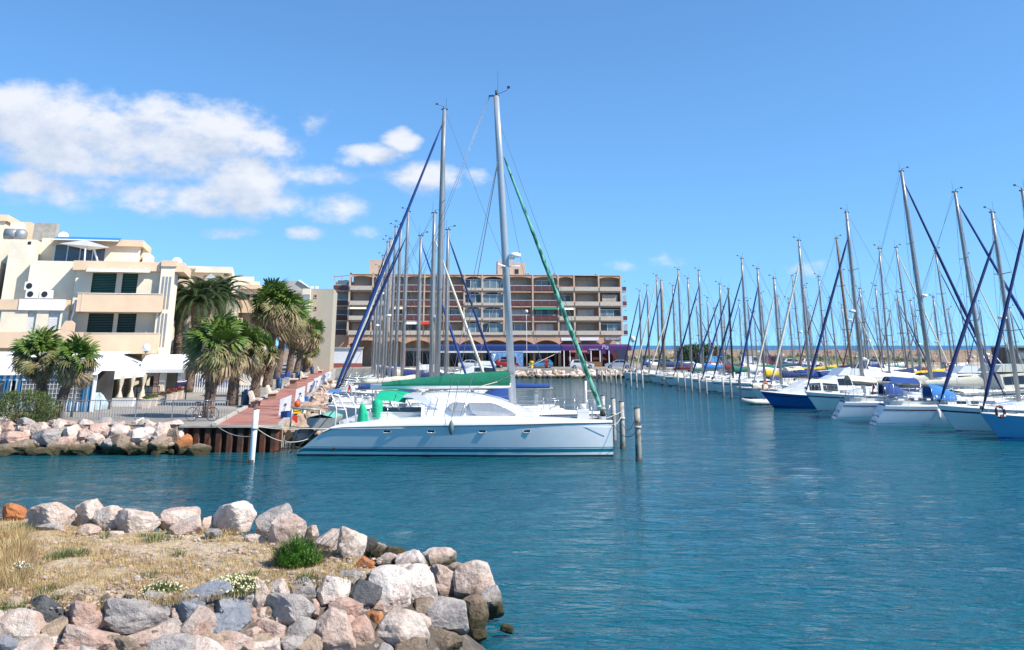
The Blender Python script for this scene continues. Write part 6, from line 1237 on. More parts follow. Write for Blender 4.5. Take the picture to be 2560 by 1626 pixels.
def date_palm(label, u, vb, uc, vc, Y, s, seed):
    rd = random.Random(seed); b = Vector((H(u, vb, Y).x, Y, GZ)); c = H(uc, vc, Y); h = c.z-GZ; o = thing('date_palm', label, 'palm', b, 0, 'date palms behind the row'); le = (c.x-b.x, 0)
    trunk_mesh(h-.3, .34, .36, le, seed, .35).build('trunk', M_TRUNK, o); cr = bpy.data.objects.new('crown', None); COL.objects.link(cr); cr.parent = o; cr.location = (le[0], 0, h-.25)
    n = 54
    for k in range(n): az = k*GA; el = lerp(72, -38, (k/n)**.9); link('frond', rd.choice(DATES), cr, (math.cos(az)*.15, math.sin(az)*.15, 0), (rd.uniform(-.2, .2), -R(el+rd.uniform(-6, 6)), az), s*rd.uniform(.85, 1.1))
date_palm('left of the two feathery date palms before the second house', 482, 870, 497, 748, 82, 1.15, 1); date_palm('right one of the two feathery date palms before the second house', 546, 860, 552, 738, 88, 1.12, 2); date_palm('shaded date palm half hidden by the corner of the cream house', 446, 870, 452, 760, 86, 1.05, 3)
# ------------------------------------------------------------------ shrubs made of small leaves
def leaf_cloud(n, rx, ry, rz, size, seed, flat=.0, shell=.55, elong=2.2):
    rd = random.Random(seed); mb = MB(); off = seed*7.3
    vs = []; fs = []
    while len(fs) < n:
        d = Vector((rd.gauss(0, 1), rd.gauss(0, 1), abs(rd.gauss(0, 1)) if flat else rd.gauss(0, 1))).normalized(); r = lerp(shell, 1, rd.random()**.6)
        k = noise.noise(d*2.4+Vector((off, 0, 0)))
        if k < -.28 and rd.random() < .8: continue
        r *= 1+.35*k; p = Vector((d.x*rx*r, d.y*ry*r, d.z*rz*r)); a = Vector((rd.gauss(0, 1), rd.gauss(0, 1), rd.gauss(0, 1)+.6)).normalized(); b = a.orthogonal().normalized(); b.rotate(Matrix.Rotation(rd.uniform(0, 6.28), 3, a)); s = size*rd.uniform(.6, 1.3)
        o = len(vs); vs += [p, p+a*s*elong*.5+b*s*.4, p+a*s*elong, p+a*s*elong*.5-b*s*.4]; fs.append((o, o+1, o+2, o+3))
    return mb.add(vs, fs)
M_BUSH = leafmat('tamarisk_green', (.085, .125, .035), (.14, .165, .055)); M_TREE = leafmat('dark_tree_green', (.025, .065, .015), (.05, .10, .025)); M_BRIGHT = leafmat('bright_shrub_green', (.055, .16, .015), (.10, .21, .03)); M_DRYG = leafmat('dry_grass', (.52, .40, .20), (.40, .26, .12), .9, .2); M_GRASS = leafmat('weed_green', (.11, .16, .04), (.16, .17, .06))
def bush(name, label, cat, base, rx, ry, rz, n, size, m, seed, trunk=True, lift=.9, group=None):
    o = thing(name, label, cat, base, 0, group); leaf_cloud(n, rx, ry, rz, size, seed).build('crown' if cat == 'tree' else 'foliage', m, o, (0, 0, rz*lift), fix=False)
    t = MB(); rd = random.Random(seed)
    for i in range(7): a = rd.uniform(0, 6.28); t.tube([(0, 0, -.1), (math.cos(a)*rx*.3, math.sin(a)*ry*.3, rz*.6), (math.cos(a)*rx*.65, math.sin(a)*ry*.65, rz*(.9+rd.uniform(0, .6)))], [.06*rx, .04*rx, .012*rx], 5)
    t.build('trunk' if cat == 'tree' else 'stems', M_TRUNK, o); return o
p = H(42, 1060, 50.2); bush('shrub', 'feathery green shrub on the bank below the striped marquee', 'shrub', (p.x, 50.5, 1.0), 1.75, 1.1, 1.05, 9000, .055, M_BUSH, 3, lift=.75)
p = G(1745, 912, GZ); bush('dark_tree', 'wind pruned dark green tree in front of the sea behind the masts', 'tree', (p.x, 196, GZ), 5.2, 3.2, 2.1, 5200, .26, M_TREE, 5)
p = H(460, 850, 88); bush('shrub', 'orange brown shrub at the corner of the cream house', 'shrub', (p.x, 88, GZ), 1.6, 1.2, 2.4, 2500, .10, leafmat('rusty_foliage', (.30, .17, .05), (.2, .15, .05)), 8)
# low dunes with scrub in front of the breakwater
rows = []
for j in range(14):
    y = 200+j*2.0; rows.append([(x_, y, GZ-.15+ 2.3*math.sin(math.pi*min(1, j/13))*max(0, .55+.6*noise.noise((x_*.03, y*.05, 0)))*max(0, min(1, (x_-22)/8))*max(0, min(1, (96-x_)/14))) for x_ in [18+i*1.4 for i in range(60)]])
structure(MB().grid(rows).build('dune', mat('scrubby_dune', (.15, .16, .06), .95, 0, .3, .5, bump=.8, bscale=2, col2=(.36, .28, .17), c2scale=.12, c2lo=.5, c2hi=.62), fix=False), 'low scrub covered dune before the breakwater')
rd = random.Random(4); vs = MB()
for i in range(260):
    x_ = rd.uniform(26, 90); y = rd.uniform(204, 222); k = leaf_cloud(10, 1.3, .8, .7, .35, i, flat=1); z0 = GZ+1.1*max(0, .5+noise.noise((x_*.03, y*.05, 0))); vs.add([(v[0]+x_, v[1]+y, v[2]+z0) for v in k.v], k.f)
tag(vs.build('scrub', M_BUSH, fix=False), 'green scrub growing on the dune behind the masts', 'scrub', kind='stuff')
# ------------------------------------------------------------------ plants and gravel on the spit
def spit_at(u, v): return hit(u, v)
def tuft(mb, p, n, h, spread, rd, w=.008, lean=.25):
    for i in range(n):
        a = rd.uniform(0, 6.28); r = spread*math.sqrt(rd.random()); q = Vector((p.x+math.cos(a)*r, p.y+math.sin(a)*r, p.z)); hh = h*rd.uniform(.5, 1.15); l = Vector((math.cos(a)*lean*rd.random()-.10, math.sin(a)*lean*rd.random(), 1)).normalized(); sd = Vector((math.cos(a+1.57), math.sin(a+1.57), 0))*w
        m1 = q+l*hh*.55; m2 = q+l*hh+Vector((math.cos(a), math.sin(a), 0))*hh*.18; mb.add([q-sd, q+sd, m1+sd*.7, m1-sd*.7, m2], [(0, 1, 2, 3), (3, 2, 4)])
rd = random.Random(21); dry = MB(); grn = MB()
def inside_top(u, v): 
    p = G(u, v, 1.33); return p if sdist(Vector((p.x, p.y))) < .25 else None
for i in range(6000):
    u = rd.uniform(-60, 900)**1.0; v = rd.uniform(1300, 1520); p = inside_top(u, v)
    if not p: continue
    dens = .62+1.1*noise.noise((p.x*.7, p.y*.9, 3))+ (.6 if u < 180 else 0)+(.25 if v > 1400 else -.1)
    if rd.random() > dens: continue
    hgt = .2 if u < 60 and 1340 < v < 1480 else .10
    tuft(dry, p-Vector((0, 0, .02)), rd.randint(8, 26), hgt*rd.uniform(.5, 1.5), .17, rd, .0045, .45)
for i in range(60):
    u = rd.uniform(0, 60); v = rd.uniform(1345, 1460); p = inside_top(u, v)
    if p: tuft(dry, p, 34, .26, .25, rd, .005, .7)
for (u, v, s, k) in ((30, 1332, .35, 5), (70, 1325, .3, 4), (15, 1345, .3, 5), (160, 1398, .28, 6), (180, 1390, .22, 4), (130, 1500, .2, 2), (410, 1352, .3, 4), (465, 1330, .2, 4), (480, 1325, .2, 3), (440, 1395, .16, 2), (20, 1520, .35, 4), (130, 1478, .18, 2), (375, 1445, .15, 1), (270, 1350, .2, 1), (640, 1440, .15, 1), (790, 1452, .22, 3), (530, 1345, .15, 2), (345, 1348, .15, 1), (10, 1475, .3, 3)):
    p = inside_top(u, v)
    if p:
        for i in range(k): tuft(grn, p+Vector((rd.uniform(-s, s), rd.uniform(-s, s)*.8, -.02)), 60, .17, s*.7, rd, .007, .6)
tag(dry.build('dry_grass', M_DRYG, fix=False), 'straw coloured dry grass on the spit', 'grass', kind='stuff'); tag(grn.build('weeds', M_GRASS, fix=False), 'low green weeds among the gravel of the spit', 'weeds', kind='stuff')
gv = MB(); gi = bmesh.new(); bmesh.ops.create_icosphere(gi, subdivisions=1, radius=1); gvv = [v.co.copy() for v in gi.verts]; gff = [tuple(v.index for v in f.verts) for f in gi.faces]; gi.free()
ch = [0]*6+[1]*4+[2]*3
for i in range(3600):
    u = rd.uniform(-50, 980); v = rd.uniform(1300, 1530); p = inside_top(u, v)
    if not p: continue
    s = rd.choice((.012, .016, .02, .028, .045))*rd.uniform(.7, 1.3); sc = (s*rd.uniform(.9, 1.6), s*rd.uniform(.8, 1.2), s*.6); a = rd.uniform(0, 3.14); ca, sa = math.cos(a), math.sin(a)
    gv.add([(p.x+ca*q.x*sc[0]-sa*q.y*sc[1], p.y+sa*q.x*sc[0]+ca*q.y*sc[1], p.z+.03+q.z*sc[2]) for q in gvv], gff, rd.choice(ch))
tag(gv.build('gravel', [ROCKM['p'], ROCKM['k'], ROCKM['g']], fix=False), 'loose pale gravel strewn over the spit', 'gravel', kind='stuff')
def grass_shrub(name, label, cat, u, v, r, h, n, m, seed, flowers=None, nf=0):
    p = hit(u, v); o = thing(name, label, cat, (p.x, p.y, p.z-.03)); rd = random.Random(seed); mb = MB()
    for i in range(n):
        a = rd.uniform(0, 6.28); q = r*math.sqrt(rd.random()); hh = h*(1-.55*(q/r)**2)*rd.uniform(.45, 1.15)*(1+.5*noise.noise((math.cos(a)*1.5, math.sin(a)*1.5, seed))); b = Vector((math.cos(a)*q*.55, math.sin(a)*q*.55, 0)); e = Vector((math.cos(a)*q*1.1, math.sin(a)*q*1.1, hh)); sd = Vector((math.cos(a+1.57), math.sin(a+1.57), 0))*.011; m1 = b.lerp(e, .6)
        mb.add([b-sd*.4, b+sd*.4, m1+sd, m1-sd, e], [(0, 1, 2, 3), (3, 2, 4)])
        for k in range(3):
            t = rd.uniform(.4, 1); c = b.lerp(e, t); w = Vector((rd.gauss(0, 1), rd.gauss(0, 1), rd.uniform(.2, 1.2))).normalized()*.055; mb.add([c, c+w*.5+sd*.7, c+w, c+w*.5-sd*.7], [(0, 1, 2, 3)])
    mb.build('foliage', m, o, fix=False)
    if flowers:
        f = MB()
        for i in range(nf):
            a = rd.uniform(0, 6.28); q = r*math.sqrt(rd.random()); hh = h*(1-.5*(q/r)**2)*rd.uniform(.9, 1.12); f.ball((math.cos(a)*q*1.1, math.sin(a)*q*1.1, hh), rd.uniform(.012, .02), 5, 3)
        f.build('blossom', flowers, o)
    return o
M_BLOOM = mat('cream_blossom', (.62, .56, .32), .8); M_WBLOOM = mat('white_blossom', (.72, .68, .62), .8)
sb = grass_shrub('green_shrub', 'bright green shrub with dry stalks among the spit boulders', 'shrub', 742, 1414, .45, .5, 1500, M_BRIGHT, 1)
st = MB(); rd = random.Random(3)
for i in range(70): a = rd.uniform(-1.2, 1.4); b = Vector((rd.uniform(-.2, .45), rd.uniform(-.2, .3), .05)); e = b+Vector((math.sin(a)*.6, rd.uniform(-.2, .3), .32+.28*rd.random())); st.tube([b, e], [.004, .002], 3, cap=False)
st.build('dry_stalks', M_TRUNK, sb)
grass_shrub('flowering_plant', 'cushion of cream flowers right of the centre of the spit', 'plant', 585, 1478, .42, .22, 700, M_GRASS, 5, M_BLOOM, 260); grass_shrub('flowering_plant', 'smaller cream flowering plant at the edge of the grey boulders', 'plant', 405, 1490, .34, .2, 500, M_GRASS, 6, M_BLOOM, 80); grass_shrub('flowering_plant', 'small white flowering plant in the dry grass at the left', 'plant', 46, 1440, .2, .22, 300, M_GRASS, 7, M_WBLOOM, 60)
# ================================================================== quay furniture
def gp_(u, v): return G(u, v, GZ)
# railing along the bank
rl = thing('railing', 'grey metal railing with upright bars along the quay bank', 'railing', (H(300, 1050, 51.9).x, 51.9, GZ)); RO = Vector(rl.location)
x0, x1 = H(-120, 1050, 51.9).x, H(566, 1050, 51.9).x; zt = .98
rm = MB(); rm.bar((x0-RO.x, 0, zt), (x1-RO.x, 0, zt), .05, .04); rm.build('top_rail', M_GREYP, rl); rm = MB(); rm.bar((x0-RO.x, 0, .1), (x1-RO.x, 0, .1), .04, .03); rm.build('bottom_rail', M_GREYP, rl)
bme = MB().tube([(0, 0, .1), (0, 0, zt)], .011, 5).mesh('bar', M_GREYP); pme = MB().bar((0, 0, -.05), (0, 0, zt+.02), .05).mesh('post', M_GREYP); n = int((x1-x0)/.137)
for i in range(n+1):
    x = x0+(x1-x0)*i/n-RO.x; link('post' if i % 14 == 0 else 'bar', pme if i % 14 == 0 else bme, rl, (x, 0, 0))
# bicycle leaning on the railing
def wheel_ring(mb, c, r, t, n=28):
    for i in range(n): a, b = 2*math.pi*i/n, 2*math.pi*(i+1)/n; mb.tube([(c[0]+r*math.cos(a), c[1], c[2]+r*math.sin(a)), (c[0]+r*math.cos(b), c[1], c[2]+r*math.sin(b))], t, 5, cap=False)
bk = thing('bicycle', 'dark red old bicycle parked in front of the quay railing', 'bicycle', (H(502, 1056, 51.2).x, 51.3, GZ), R(2))
for x in (-.52, .52):
    w = MB(); wheel_ring(w, (x, 0, .34), .33, .016); o = w.build('wheel', M_BLACK, bk); s = MB(); [s.tube([(x, 0, .34), (x+.33*math.cos(a), 0, .34+.33*math.sin(a))], .003, 3, cap=False) for a in [i*math.pi/7 for i in range(14)]]; s.tube([(x, -.04, .34), (x, .04, .34)], .03, 8); s.build('spokes', M_STEEL, o)
f = MB(); A, B, C, D = (.36, 0, .82), (-.08, 0, .30), (-.22, 0, .80), (-.52, 0, .34)
for a, b in ((A, B), (B, C), (A, C), (B, D), (C, D), (A, (.52, 0, .34)), (A, (.33, 0, .98)), (C, (-.25, 0, .90))): f.tube([a, b], .018, 6)
f.build('frame', mat('bike_red', (.10, .03, .025), .5), bk); h = MB(); h.tube([(.22, -.28, 1.02), (.33, -.12, 1.0), (.33, .12, 1.0), (.22, .28, 1.02)], .013, 6); h.build('handlebar', M_STEEL, bk); s = MB(); s.prism([(-.38, -.07), (-.12, -.02), (-.12, .02), (-.38, .07)], .90, .95, 'z'); s.build('saddle', M_BLACK, bk); cw = MB(); wheel_ring(cw, (-.08, -.03, .30), .09, .012, 14); cw.tube([(-.08, -.05, .3), (.02, -.08, .2)], .012, 5); cw.build('crank', M_STEEL, bk)
# benches, bins, pedestals along the promenade
M_BENCH = mat('bench_concrete', (.62, .50, .40), .85, 0, .08, 2, bump=.2, bscale=20); M_BENCHD = mat('bench_side', (.30, .19, .14), .9, 0, .1)
ra = math.atan2(-QN.y, -QN.x)
def bench(label, u, v):
    p = gp_(u, v); o = thing('bench', label, 'bench', (p.x, p.y, GZ+.008), ra, 'benches on the promenade'); w = .85
    MB().prism([(-.05, .36), (.52, .40), (.56, .46), (.5, .5), (.05, .46), (-.16, .92), (-.26, .95), (-.28, .88), (-.12, .42)], -w, w, 'y').build('seat', M_BENCH, o)
    for sg in (-1, 1): MB().prism([(-.06, 0), (.34, 0), (.42, .36), (-.08, .36)], sg*w*.8-.08, sg*w*.8+.08, 'y').build('leg', M_BENCHD, o)
for i, (u, v) in enumerate(((632, 1018), (674, 998), (757, 953), (797, 935), (815, 925))): bench(f'cream concrete bench facing the boats, {ORD[i]} along the promenade', u, v)
tb = gp_(733, 969); o = thing('concrete_table', 'brown concrete table between the promenade benches', 'table', (tb.x, tb.y, GZ+.008), ra); MB().box(-.4, .4, -.8, .8, .68, .78).build('top', M_BENCH, o); MB().box(-.3, .3, -.62, -.45, 0, .68).build('leg', M_BENCHD, o); MB().box(-.3, .3, .45, .62, 0, .68).build('leg', M_BENCHD, o)
M_BIN = mat('blue_bin', (.01, .06, .13), .5, 0, .1)
for i, (u, v) in enumerate(((613, 1017), (697, 975), (744, 953), (780, 936), (800, 926))):
    p = gp_(u, v); o = thing('litter_bin', f'dark blue litter bin, {ORD[i]} along the promenade', 'bin', (p.x, p.y, GZ+.008), 0, 'litter bins on the promenade'); MB().lathe([(.2, .08), (.22, .1), (.24, .78), (.22, .8)], 14).build('body', M_BIN, o); MB().lathe([(.25, .8), (.25, .86), (.17, .98), (.05, 1.04)], 14).build('lid', M_BIN, o); MB().bar((-.27, 0, 0), (-.27, 0, .9), .05).build('post', M_BLACK, o)
for i, (u, v, vt) in enumerate(((710, 1041, 988), (748, 1008, 965), (776, 982, 951), (791, 969, 941), (803, 961, 935), (812, 955, 931), (820, 948, 927))):
    p = gp_(u, v); hh = H(u, vt, p.y).z-GZ; o = thing('service_pedestal', f'white slanted mooring service board, {ORD[i]} along the promenade edge', 'service post', (p.x, p.y, GZ), R(8), 'service boards on the quay edge'); a = MB(); a.prism([(-.3, .0), (.3, .0), (.34, hh), (-.26, hh-.22)], -.05, .05, 'y'); a.build('board', M_WHITEP, o); k = MB(); k.box(.0, .1, -.09, -.05, hh*.52, hh*.6); k.tube([(.06, -.1, hh*.5), (.0, -.13, hh*.25), (-.05, -.1, .02)], .012, 5); k.build('socket', M_BLACK, o); MB().box(-.35, .35, -.12, .12, -.02, .06).build('foot', M_CONC, o)
# gangway frame at the quay corner
gw = thing('gangway_frame', 'grey steel landing frame at the quay corner behind the catamaran', 'frame', quay(.6, -.5, GZ-.35)); g = MB()
for a, b in (((-.2, 0, .1), (-.15, 0, 1.05)), ((-.15, 0, 1.05), (1.25, .1, 1.0)), ((1.25, .1, 1.0), (1.25, .1, .15)), ((-.2, 0, .1), (1.25, .1, .15)), ((.2, 0, .1), (-.1, .1, -.8)), ((1.2, .1, .1), (.3, .1, -.7))): g.tube([a, b], .045, 6)
g.build('tubes', M_GREYP, gw)
# lamps
M_GLOBE = mat('frosted_globe', (.66, .68, .70), .12, 0, .05, 2, coat=.5); M_POLE = mat('lamp_pole', (.16, .17, .18), .5, .3, .1)
def globe_lamp(label, ub, vb, ug, vg, r, Y=None, m=None):
    p = gp_(ub, vb) if Y is None else Vector((H(ub, vb, Y).x, Y, GZ)); t = H(ug, vg, p.y); o = thing('street_lamp', label, 'street lamp', (p.x, p.y, GZ)); dx = t.x-p.x; h = t.z-GZ
    MB().tube([(0, 0, 0), (dx*.0, 0, h*.2), (dx, 0, h-r*.9)], [.075, .05, .04], 8).build('pole', m or M_POLE, o); MB().ball((dx, 0, h), r, 20, 12).build('globe', M_GLOBE, o); MB().lathe([(r*.5, 0), (r*.6, .06), (r*.3, .1)], 10, c=(dx, 0, h-r-.02)).build('collar', M_BLACK, o)
globe_lamp('street lamp with white globe between the two left palms', 178, 1043, 203, 874, .28); globe_lamp('street lamp with clear globe beside the barrel canopy', 356, 998, 366, 870, .30, None, M_GREYP); globe_lamp('distant globe lamp right of the apartment block', 1584, 914, 1582, 848, .5, 172); globe_lamp('tall white street lamp in front of the apartment block', 1317, 918, 1316, 779, .3, 163, mat('pink_white_pole', (.62, .52, .50), .5))
# ------------------------------------------------------------------ restaurant marquee with striped curtains
def stripe_mat():
    m = bpy.data.materials.new('blue_striped_canvas'); m.use_nodes = True; nt = m.node_tree; N = nt.nodes; L = nt.links; b = N['Principled BSDF']; b.inputs['Roughness'].default_value = .8
    tc = N.new('ShaderNodeTexCoord'); sp = N.new('ShaderNodeSeparateXYZ'); L.new(tc.outputs['Object'], sp.inputs[0]); a = N.new('ShaderNodeMath'); a.operation = 'MULTIPLY'; a.inputs[1].default_value = 2.6; L.new(sp.outputs[0], a.inputs[0]); f = N.new('ShaderNodeMath'); f.operation = 'FRACT'; L.new(a.outputs[0], f.inputs[0])
    r = N.new('ShaderNodeValToRGB'); r.color_ramp.interpolation = 'CONSTANT'; e = r.color_ramp.elements; e[0].position = 0; e[0].color = (.62, .66, .66, 1); e[1].position = .48; e[1].color = (.03, .19, .38, 1); L.new(f.outputs[0], r.inputs[0]); L.new(r.outputs[0], b.inputs['Base Color']); return m
M_STR = stripe_mat(); M_CLEAR = mat('smoky_vinyl', (.14, .13, .125), .18, 0, .3, .8, spec=.5); M_TENT = mat('white_tent_canvas', (.74, .73, .70), .8, 0, .06, 1, bump=.3, bscale=4)
YM = 58.2; mq = thing('striped_marquee', 'restaurant marquee with clear gridded walls and blue striped curtains', 'marquee', (H(110, 1030, YM).x, YM, GZ)); MO = Vector(mq.location)
ux = lambda u: H(u, 990, YM).x-MO.x; mz = lambda v: H(110, v, YM).z-GZ; xa, xb2 = ux(-140), ux(238)
posts = [-140, -40, 24, 40, 110, 170, 212, 236]
for u in posts: MB().bar((ux(u), 0, 0), (ux(u), 0, mz(938)), .06).build('post', M_WHITEP, mq)
def wavy(x0, x1, z0, z1, amp=.05, y=0, k=9):
    n = max(6, int((x1-x0)*12)); return MB().grid([[(lerp(x0, x1, i/n), y-amp*math.sin(i*2*math.pi/k*1.7), z) for i in range(n+1)] for z in (z0, lerp(z0, z1, .5), z1)])
wavy(xa, xb2, mz(952), mz(938), .02, -.06).build('valance', M_STR, mq)
for a, b in ((-138, -42), (52, 108), (112, 168), (172, 208)):
    pnl = MB().box(ux(a), ux(b), -.01, .01, mz(1006), mz(951)).build('clear_panel', M_CLEAR, mq); g = MB(); nx = max(3, int((b-a)/9))
    for i in range(nx+1): xx = lerp(ux(a), ux(b), i/nx); g.box(xx-.012, xx+.012, -.025, -.012, mz(1006), mz(951))
    for i in range(6): zz = lerp(mz(1006), mz(951), i/5); g.box(ux(a), ux(b), -.03, -.014, zz-.012, zz+.012)
    g.build('grid_tape', M_WHITEP, pnl); wavy(ux(a), ux(b), .05, mz(1005), .04, -.03).build('striped_skirt', M_STR, mq)
for a, b in ((-40, -10), (8, 22), (36, 52), (206, 236)): wavy(ux(a), ux(b), .02, mz(950), .09, -.08, 5).build('striped_curtain', M_STR, mq)
MB().box(ux(-10), ux(8), 0, .02, .02, mz(950)).build('clear_panel', M_CLEAR, mq)
rf = MB(); rf.grid([[(lerp(xa, xb2, i/6), y, z) for i in range(7)] for y, z in ((-.15, mz(938)+.0), (1.5, mz(938)+.55), (3.6, mz(938)+1.15), (4.8, mz(938)+1.3))]); rf.build('roof', M_TENT, mq); MB().box(xa, xb2, 2.4, 2.45, 0, mz(930)).build('inner_wall', mat('dark_interior', (.10, .09, .085), .9, 0, .4, .6), mq)  # inner wall in a dark mottled tone
# ------------------------------------------------------------------ white tent with tied curtains
PT = Vector((H(268, 1000, 65).x, 64.5, GZ)); pt = thing('white_tent', 'white restaurant tent with tied beige curtains on its posts', 'tent', PT)
r_ = MB(); ez = 2.0
r_.add([(0, 0, ez), (0, 9.5, ez+.05), (-2.6, 9.0, ez+1.15), (-2.6, .6, ez+1.15), (-5.2, 0, ez), (-5.2, 9.5, ez)], [(0, 1, 2, 3), (4, 3, 2, 5), (0, 3, 4), (1, 5, 2)]); r_.build('roof', M_TENT, pt)
v_ = MB(); v_.grid([[(.02, y, z) for y in [i*.5 for i in range(20)]] for z in (ez-.42, ez)]); v_.grid([[(x, -.02, z) for x in [-i*.5 for i in range(11)]] for z in (ez-.42, ez)]); v_.build('valance', M_TENT, pt)
M_CURT = mat('beige_curtain', (.50, .44, .34), .9, 0, .12, 3, bump=.5, bscale=8)
for i, y in enumerate((.15, 2.3, 4.3, 6.4, 8.8)):
    MB().bar((-.05, y, 0), (-.05, y, ez), .09).build('post', mat('brown_post', (.10, .06, .04), .7), pt); c = MB()
    rows = [[(-.05+(r+.03*math.sin(5*t))*math.cos(t), y+.16+(r*1.25+.03*math.sin(4*t))*math.sin(t), z) for t in [2*math.pi*j/14 for j in range(14)]] for z, r in ((.05, .30), (.45, .2), (.82, .09), (.88, .085), (1.25, .17), (1.6, .2), (ez-.25, .2))]
    c.grid(rows, close=True); o = c.build('curtain', M_CURT, pt); MB().tube([(-.05, y+.16, .8), (-.05, y+.16, .9)], .11, 10).build('tie', M_WHITEP, o)
MB().box(-5.2, -5.1, 0, 9.5, 0, ez).build('rear_curtain', mat('dark_blue_cloth', (.03, .10, .22), .9, 0, .2, 1), pt)  # rear curtain in dark blue cloth
tc = gp_(330, 1012); o = thing('white_trough', 'long white flower trough before the tied curtains', 'planter', (H(300, 1020, 63).x, 63.5, GZ)); MB().prism([(-.62, 0), (.62, 0), (.7, .5), (-.7, .5)], -.22, .22, 'y').build('box', M_WHITEP, o); MB().box(-.62, .62, -.16, .16, .5, .53).build('soil', M_TRUNK, o)
# plastic sheeting gathered at the tent corner
ws = thing('plastic_sheeting', 'gathered clear plastic and striped sheeting at the marquee corner', 'sheeting', (H(240, 1030, 60).x, 60, GZ)); c = MB(); rows = [[((r+.09*math.sin(3*t+z*4))*math.cos(t)*1.5, (r+.08*math.sin(4*t+z*5))*math.sin(t), z) for t in [2*math.pi*j/18 for j in range(18)]] for z, r in ((.02, .36), (.35, .38), (.6, .3), (.85, .2), (1.0, .08))]
c.grid(rows, close=True); c.build('sheet', mat('pale_blue_plastic', (.42, .54, .58), .3, 0, .25, 2.5), ws)
# ------------------------------------------------------------------ barrel canopy on columns
YC = 71.2; bc = thing('barrel_canopy', 'white barrel vaulted canopy in front of the cream house', 'canopy', (H(412, 990, YC).x, YC, GZ)); BO = Vector(bc.location); x0, x1 = H(352, 905, YC).x-BO.x, H(462, 905, YC).x-BO.x; ez, tz = H(400, 925, YC).z-GZ, H(400, 887, YC).z-GZ
c = MB(); rows = [[(lerp(x0, x1, i/8), 1.7-1.7*math.cos(a)*1.0, ez+(tz-ez)*math.sin(a)) for i in range(9)] for a in [math.pi*j/14 for j in range(15)]]; c.grid(rows)
cap = [rows[j][8] for j in range(15)]; apex = (x1+.0, 1.7, ez); e2 = [(p[0]+.45*math.sin(math.pi*j/14)**.6, p[1], lerp(ez, p[2], .82)) for j, p in enumerate(cap)]; c.grid([cap, e2]); c.add(e2, [tuple(range(15))]); c.build('vault', M_TENT, bc)
v_ = MB(); v_.grid([[(lerp(x0, x1, i/30), -.02-.01*(i % 2), z) for i in range(31)] for z in (ez-.2, ez+.02)]); v_.build('valance', M_TENT, bc)
for u, m, w in ((385, M_PINK, .34), (400, M_CREAM, .4), (357, M_GREYP, .08), (440, M_BLACK, .07), (466, M_BLACK, .07)): x = H(u, 960, YC).x-BO.x; MB().bar((x, .1 if w < .1 else .5, 0), (x, .1 if w < .1 else .5, ez), w).build('column', m, bc)
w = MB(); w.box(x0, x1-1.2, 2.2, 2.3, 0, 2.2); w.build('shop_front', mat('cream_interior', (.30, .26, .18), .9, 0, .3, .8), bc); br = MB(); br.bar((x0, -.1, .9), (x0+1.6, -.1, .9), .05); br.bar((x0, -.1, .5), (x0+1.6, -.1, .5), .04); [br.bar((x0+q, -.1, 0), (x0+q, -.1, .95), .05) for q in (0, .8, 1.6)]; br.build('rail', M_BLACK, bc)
ew = thing('counter_wall', 'low white wall with mint green counter under the barrel canopy', 'wall', (H(372, 985, 72.2).x, 72.2, GZ)); MB().box(-1.1, 1.1, 0, .15, 0, .85).build('wall', M_WHITEP, ew); MB().box(-1.15, 1.15, -.06, .2, .85, .92).build('counter', M_TEALG, ew)
# display boat and oval menu board
p = gp_(432, 984); db = thing('display_boat', 'small dark blue rowing boat shown on a stand outside the restaurant', 'boat', (p.x, p.y, GZ), R(70)); h = MB(); rows = []
for i in range(9): t = i/8; x = lerp(-1.3, 1.4, t); w_ = .78*(1-abs(t-.45)**2.2*2.6); rows.append([(x, w_*a, z+.15*abs(t-.4)) for a, z in ((-1, 1.0), (-.9, .72), (-.5, .48), (0, .42), (.5, .48), (.9, .72), (1, 1.0))])
h.grid(rows); h.add(rows[0], [tuple(range(7))]); h.build('hull', mat('display_blue', (.012, .014, .16), .35, 0, .1), db); s = MB(); [s.tube([(r0[0], r0[1]*1.02, r0[2]-.1) for r0 in [rw[k] for rw in rows]], .03, 5) for k in (0, 6)]; s.build('gunwale', M_WHITEP, db); MB().box(-.6, .6, -.3, .3, 0, .45).build('stand', M_BLACK, db)
p = gp_(437, 982); ob = thing('oval_menu_board', 'large white oval menu board with blue poster above the display boat', 'sign', (p.x, p.y+.6, GZ)); o = MB(); n = 28; o.prism([(.78*math.cos(2*math.pi*i/n), 1.6+.72*math.sin(2*math.pi*i/n)) for i in range(n)], -.04, .04, 'y'); o.build('board', M_WHITEP, ob); MB().box(-.42, .12, -.06, -.045, 1.25, 1.95).build('poster', mat('poster_blue', (.30, .52, .66), .5, 0, .3, 3), ob); MB().box(-.12, .06, -.075, -.062, 1.55, 1.8).build('picture', mat('poster_dark', (.05, .25, .45), .5), ob); MB().bar((.2, 0, 0), (.2, 0, 1.0), .08).build('leg', M_BLACK, ob)
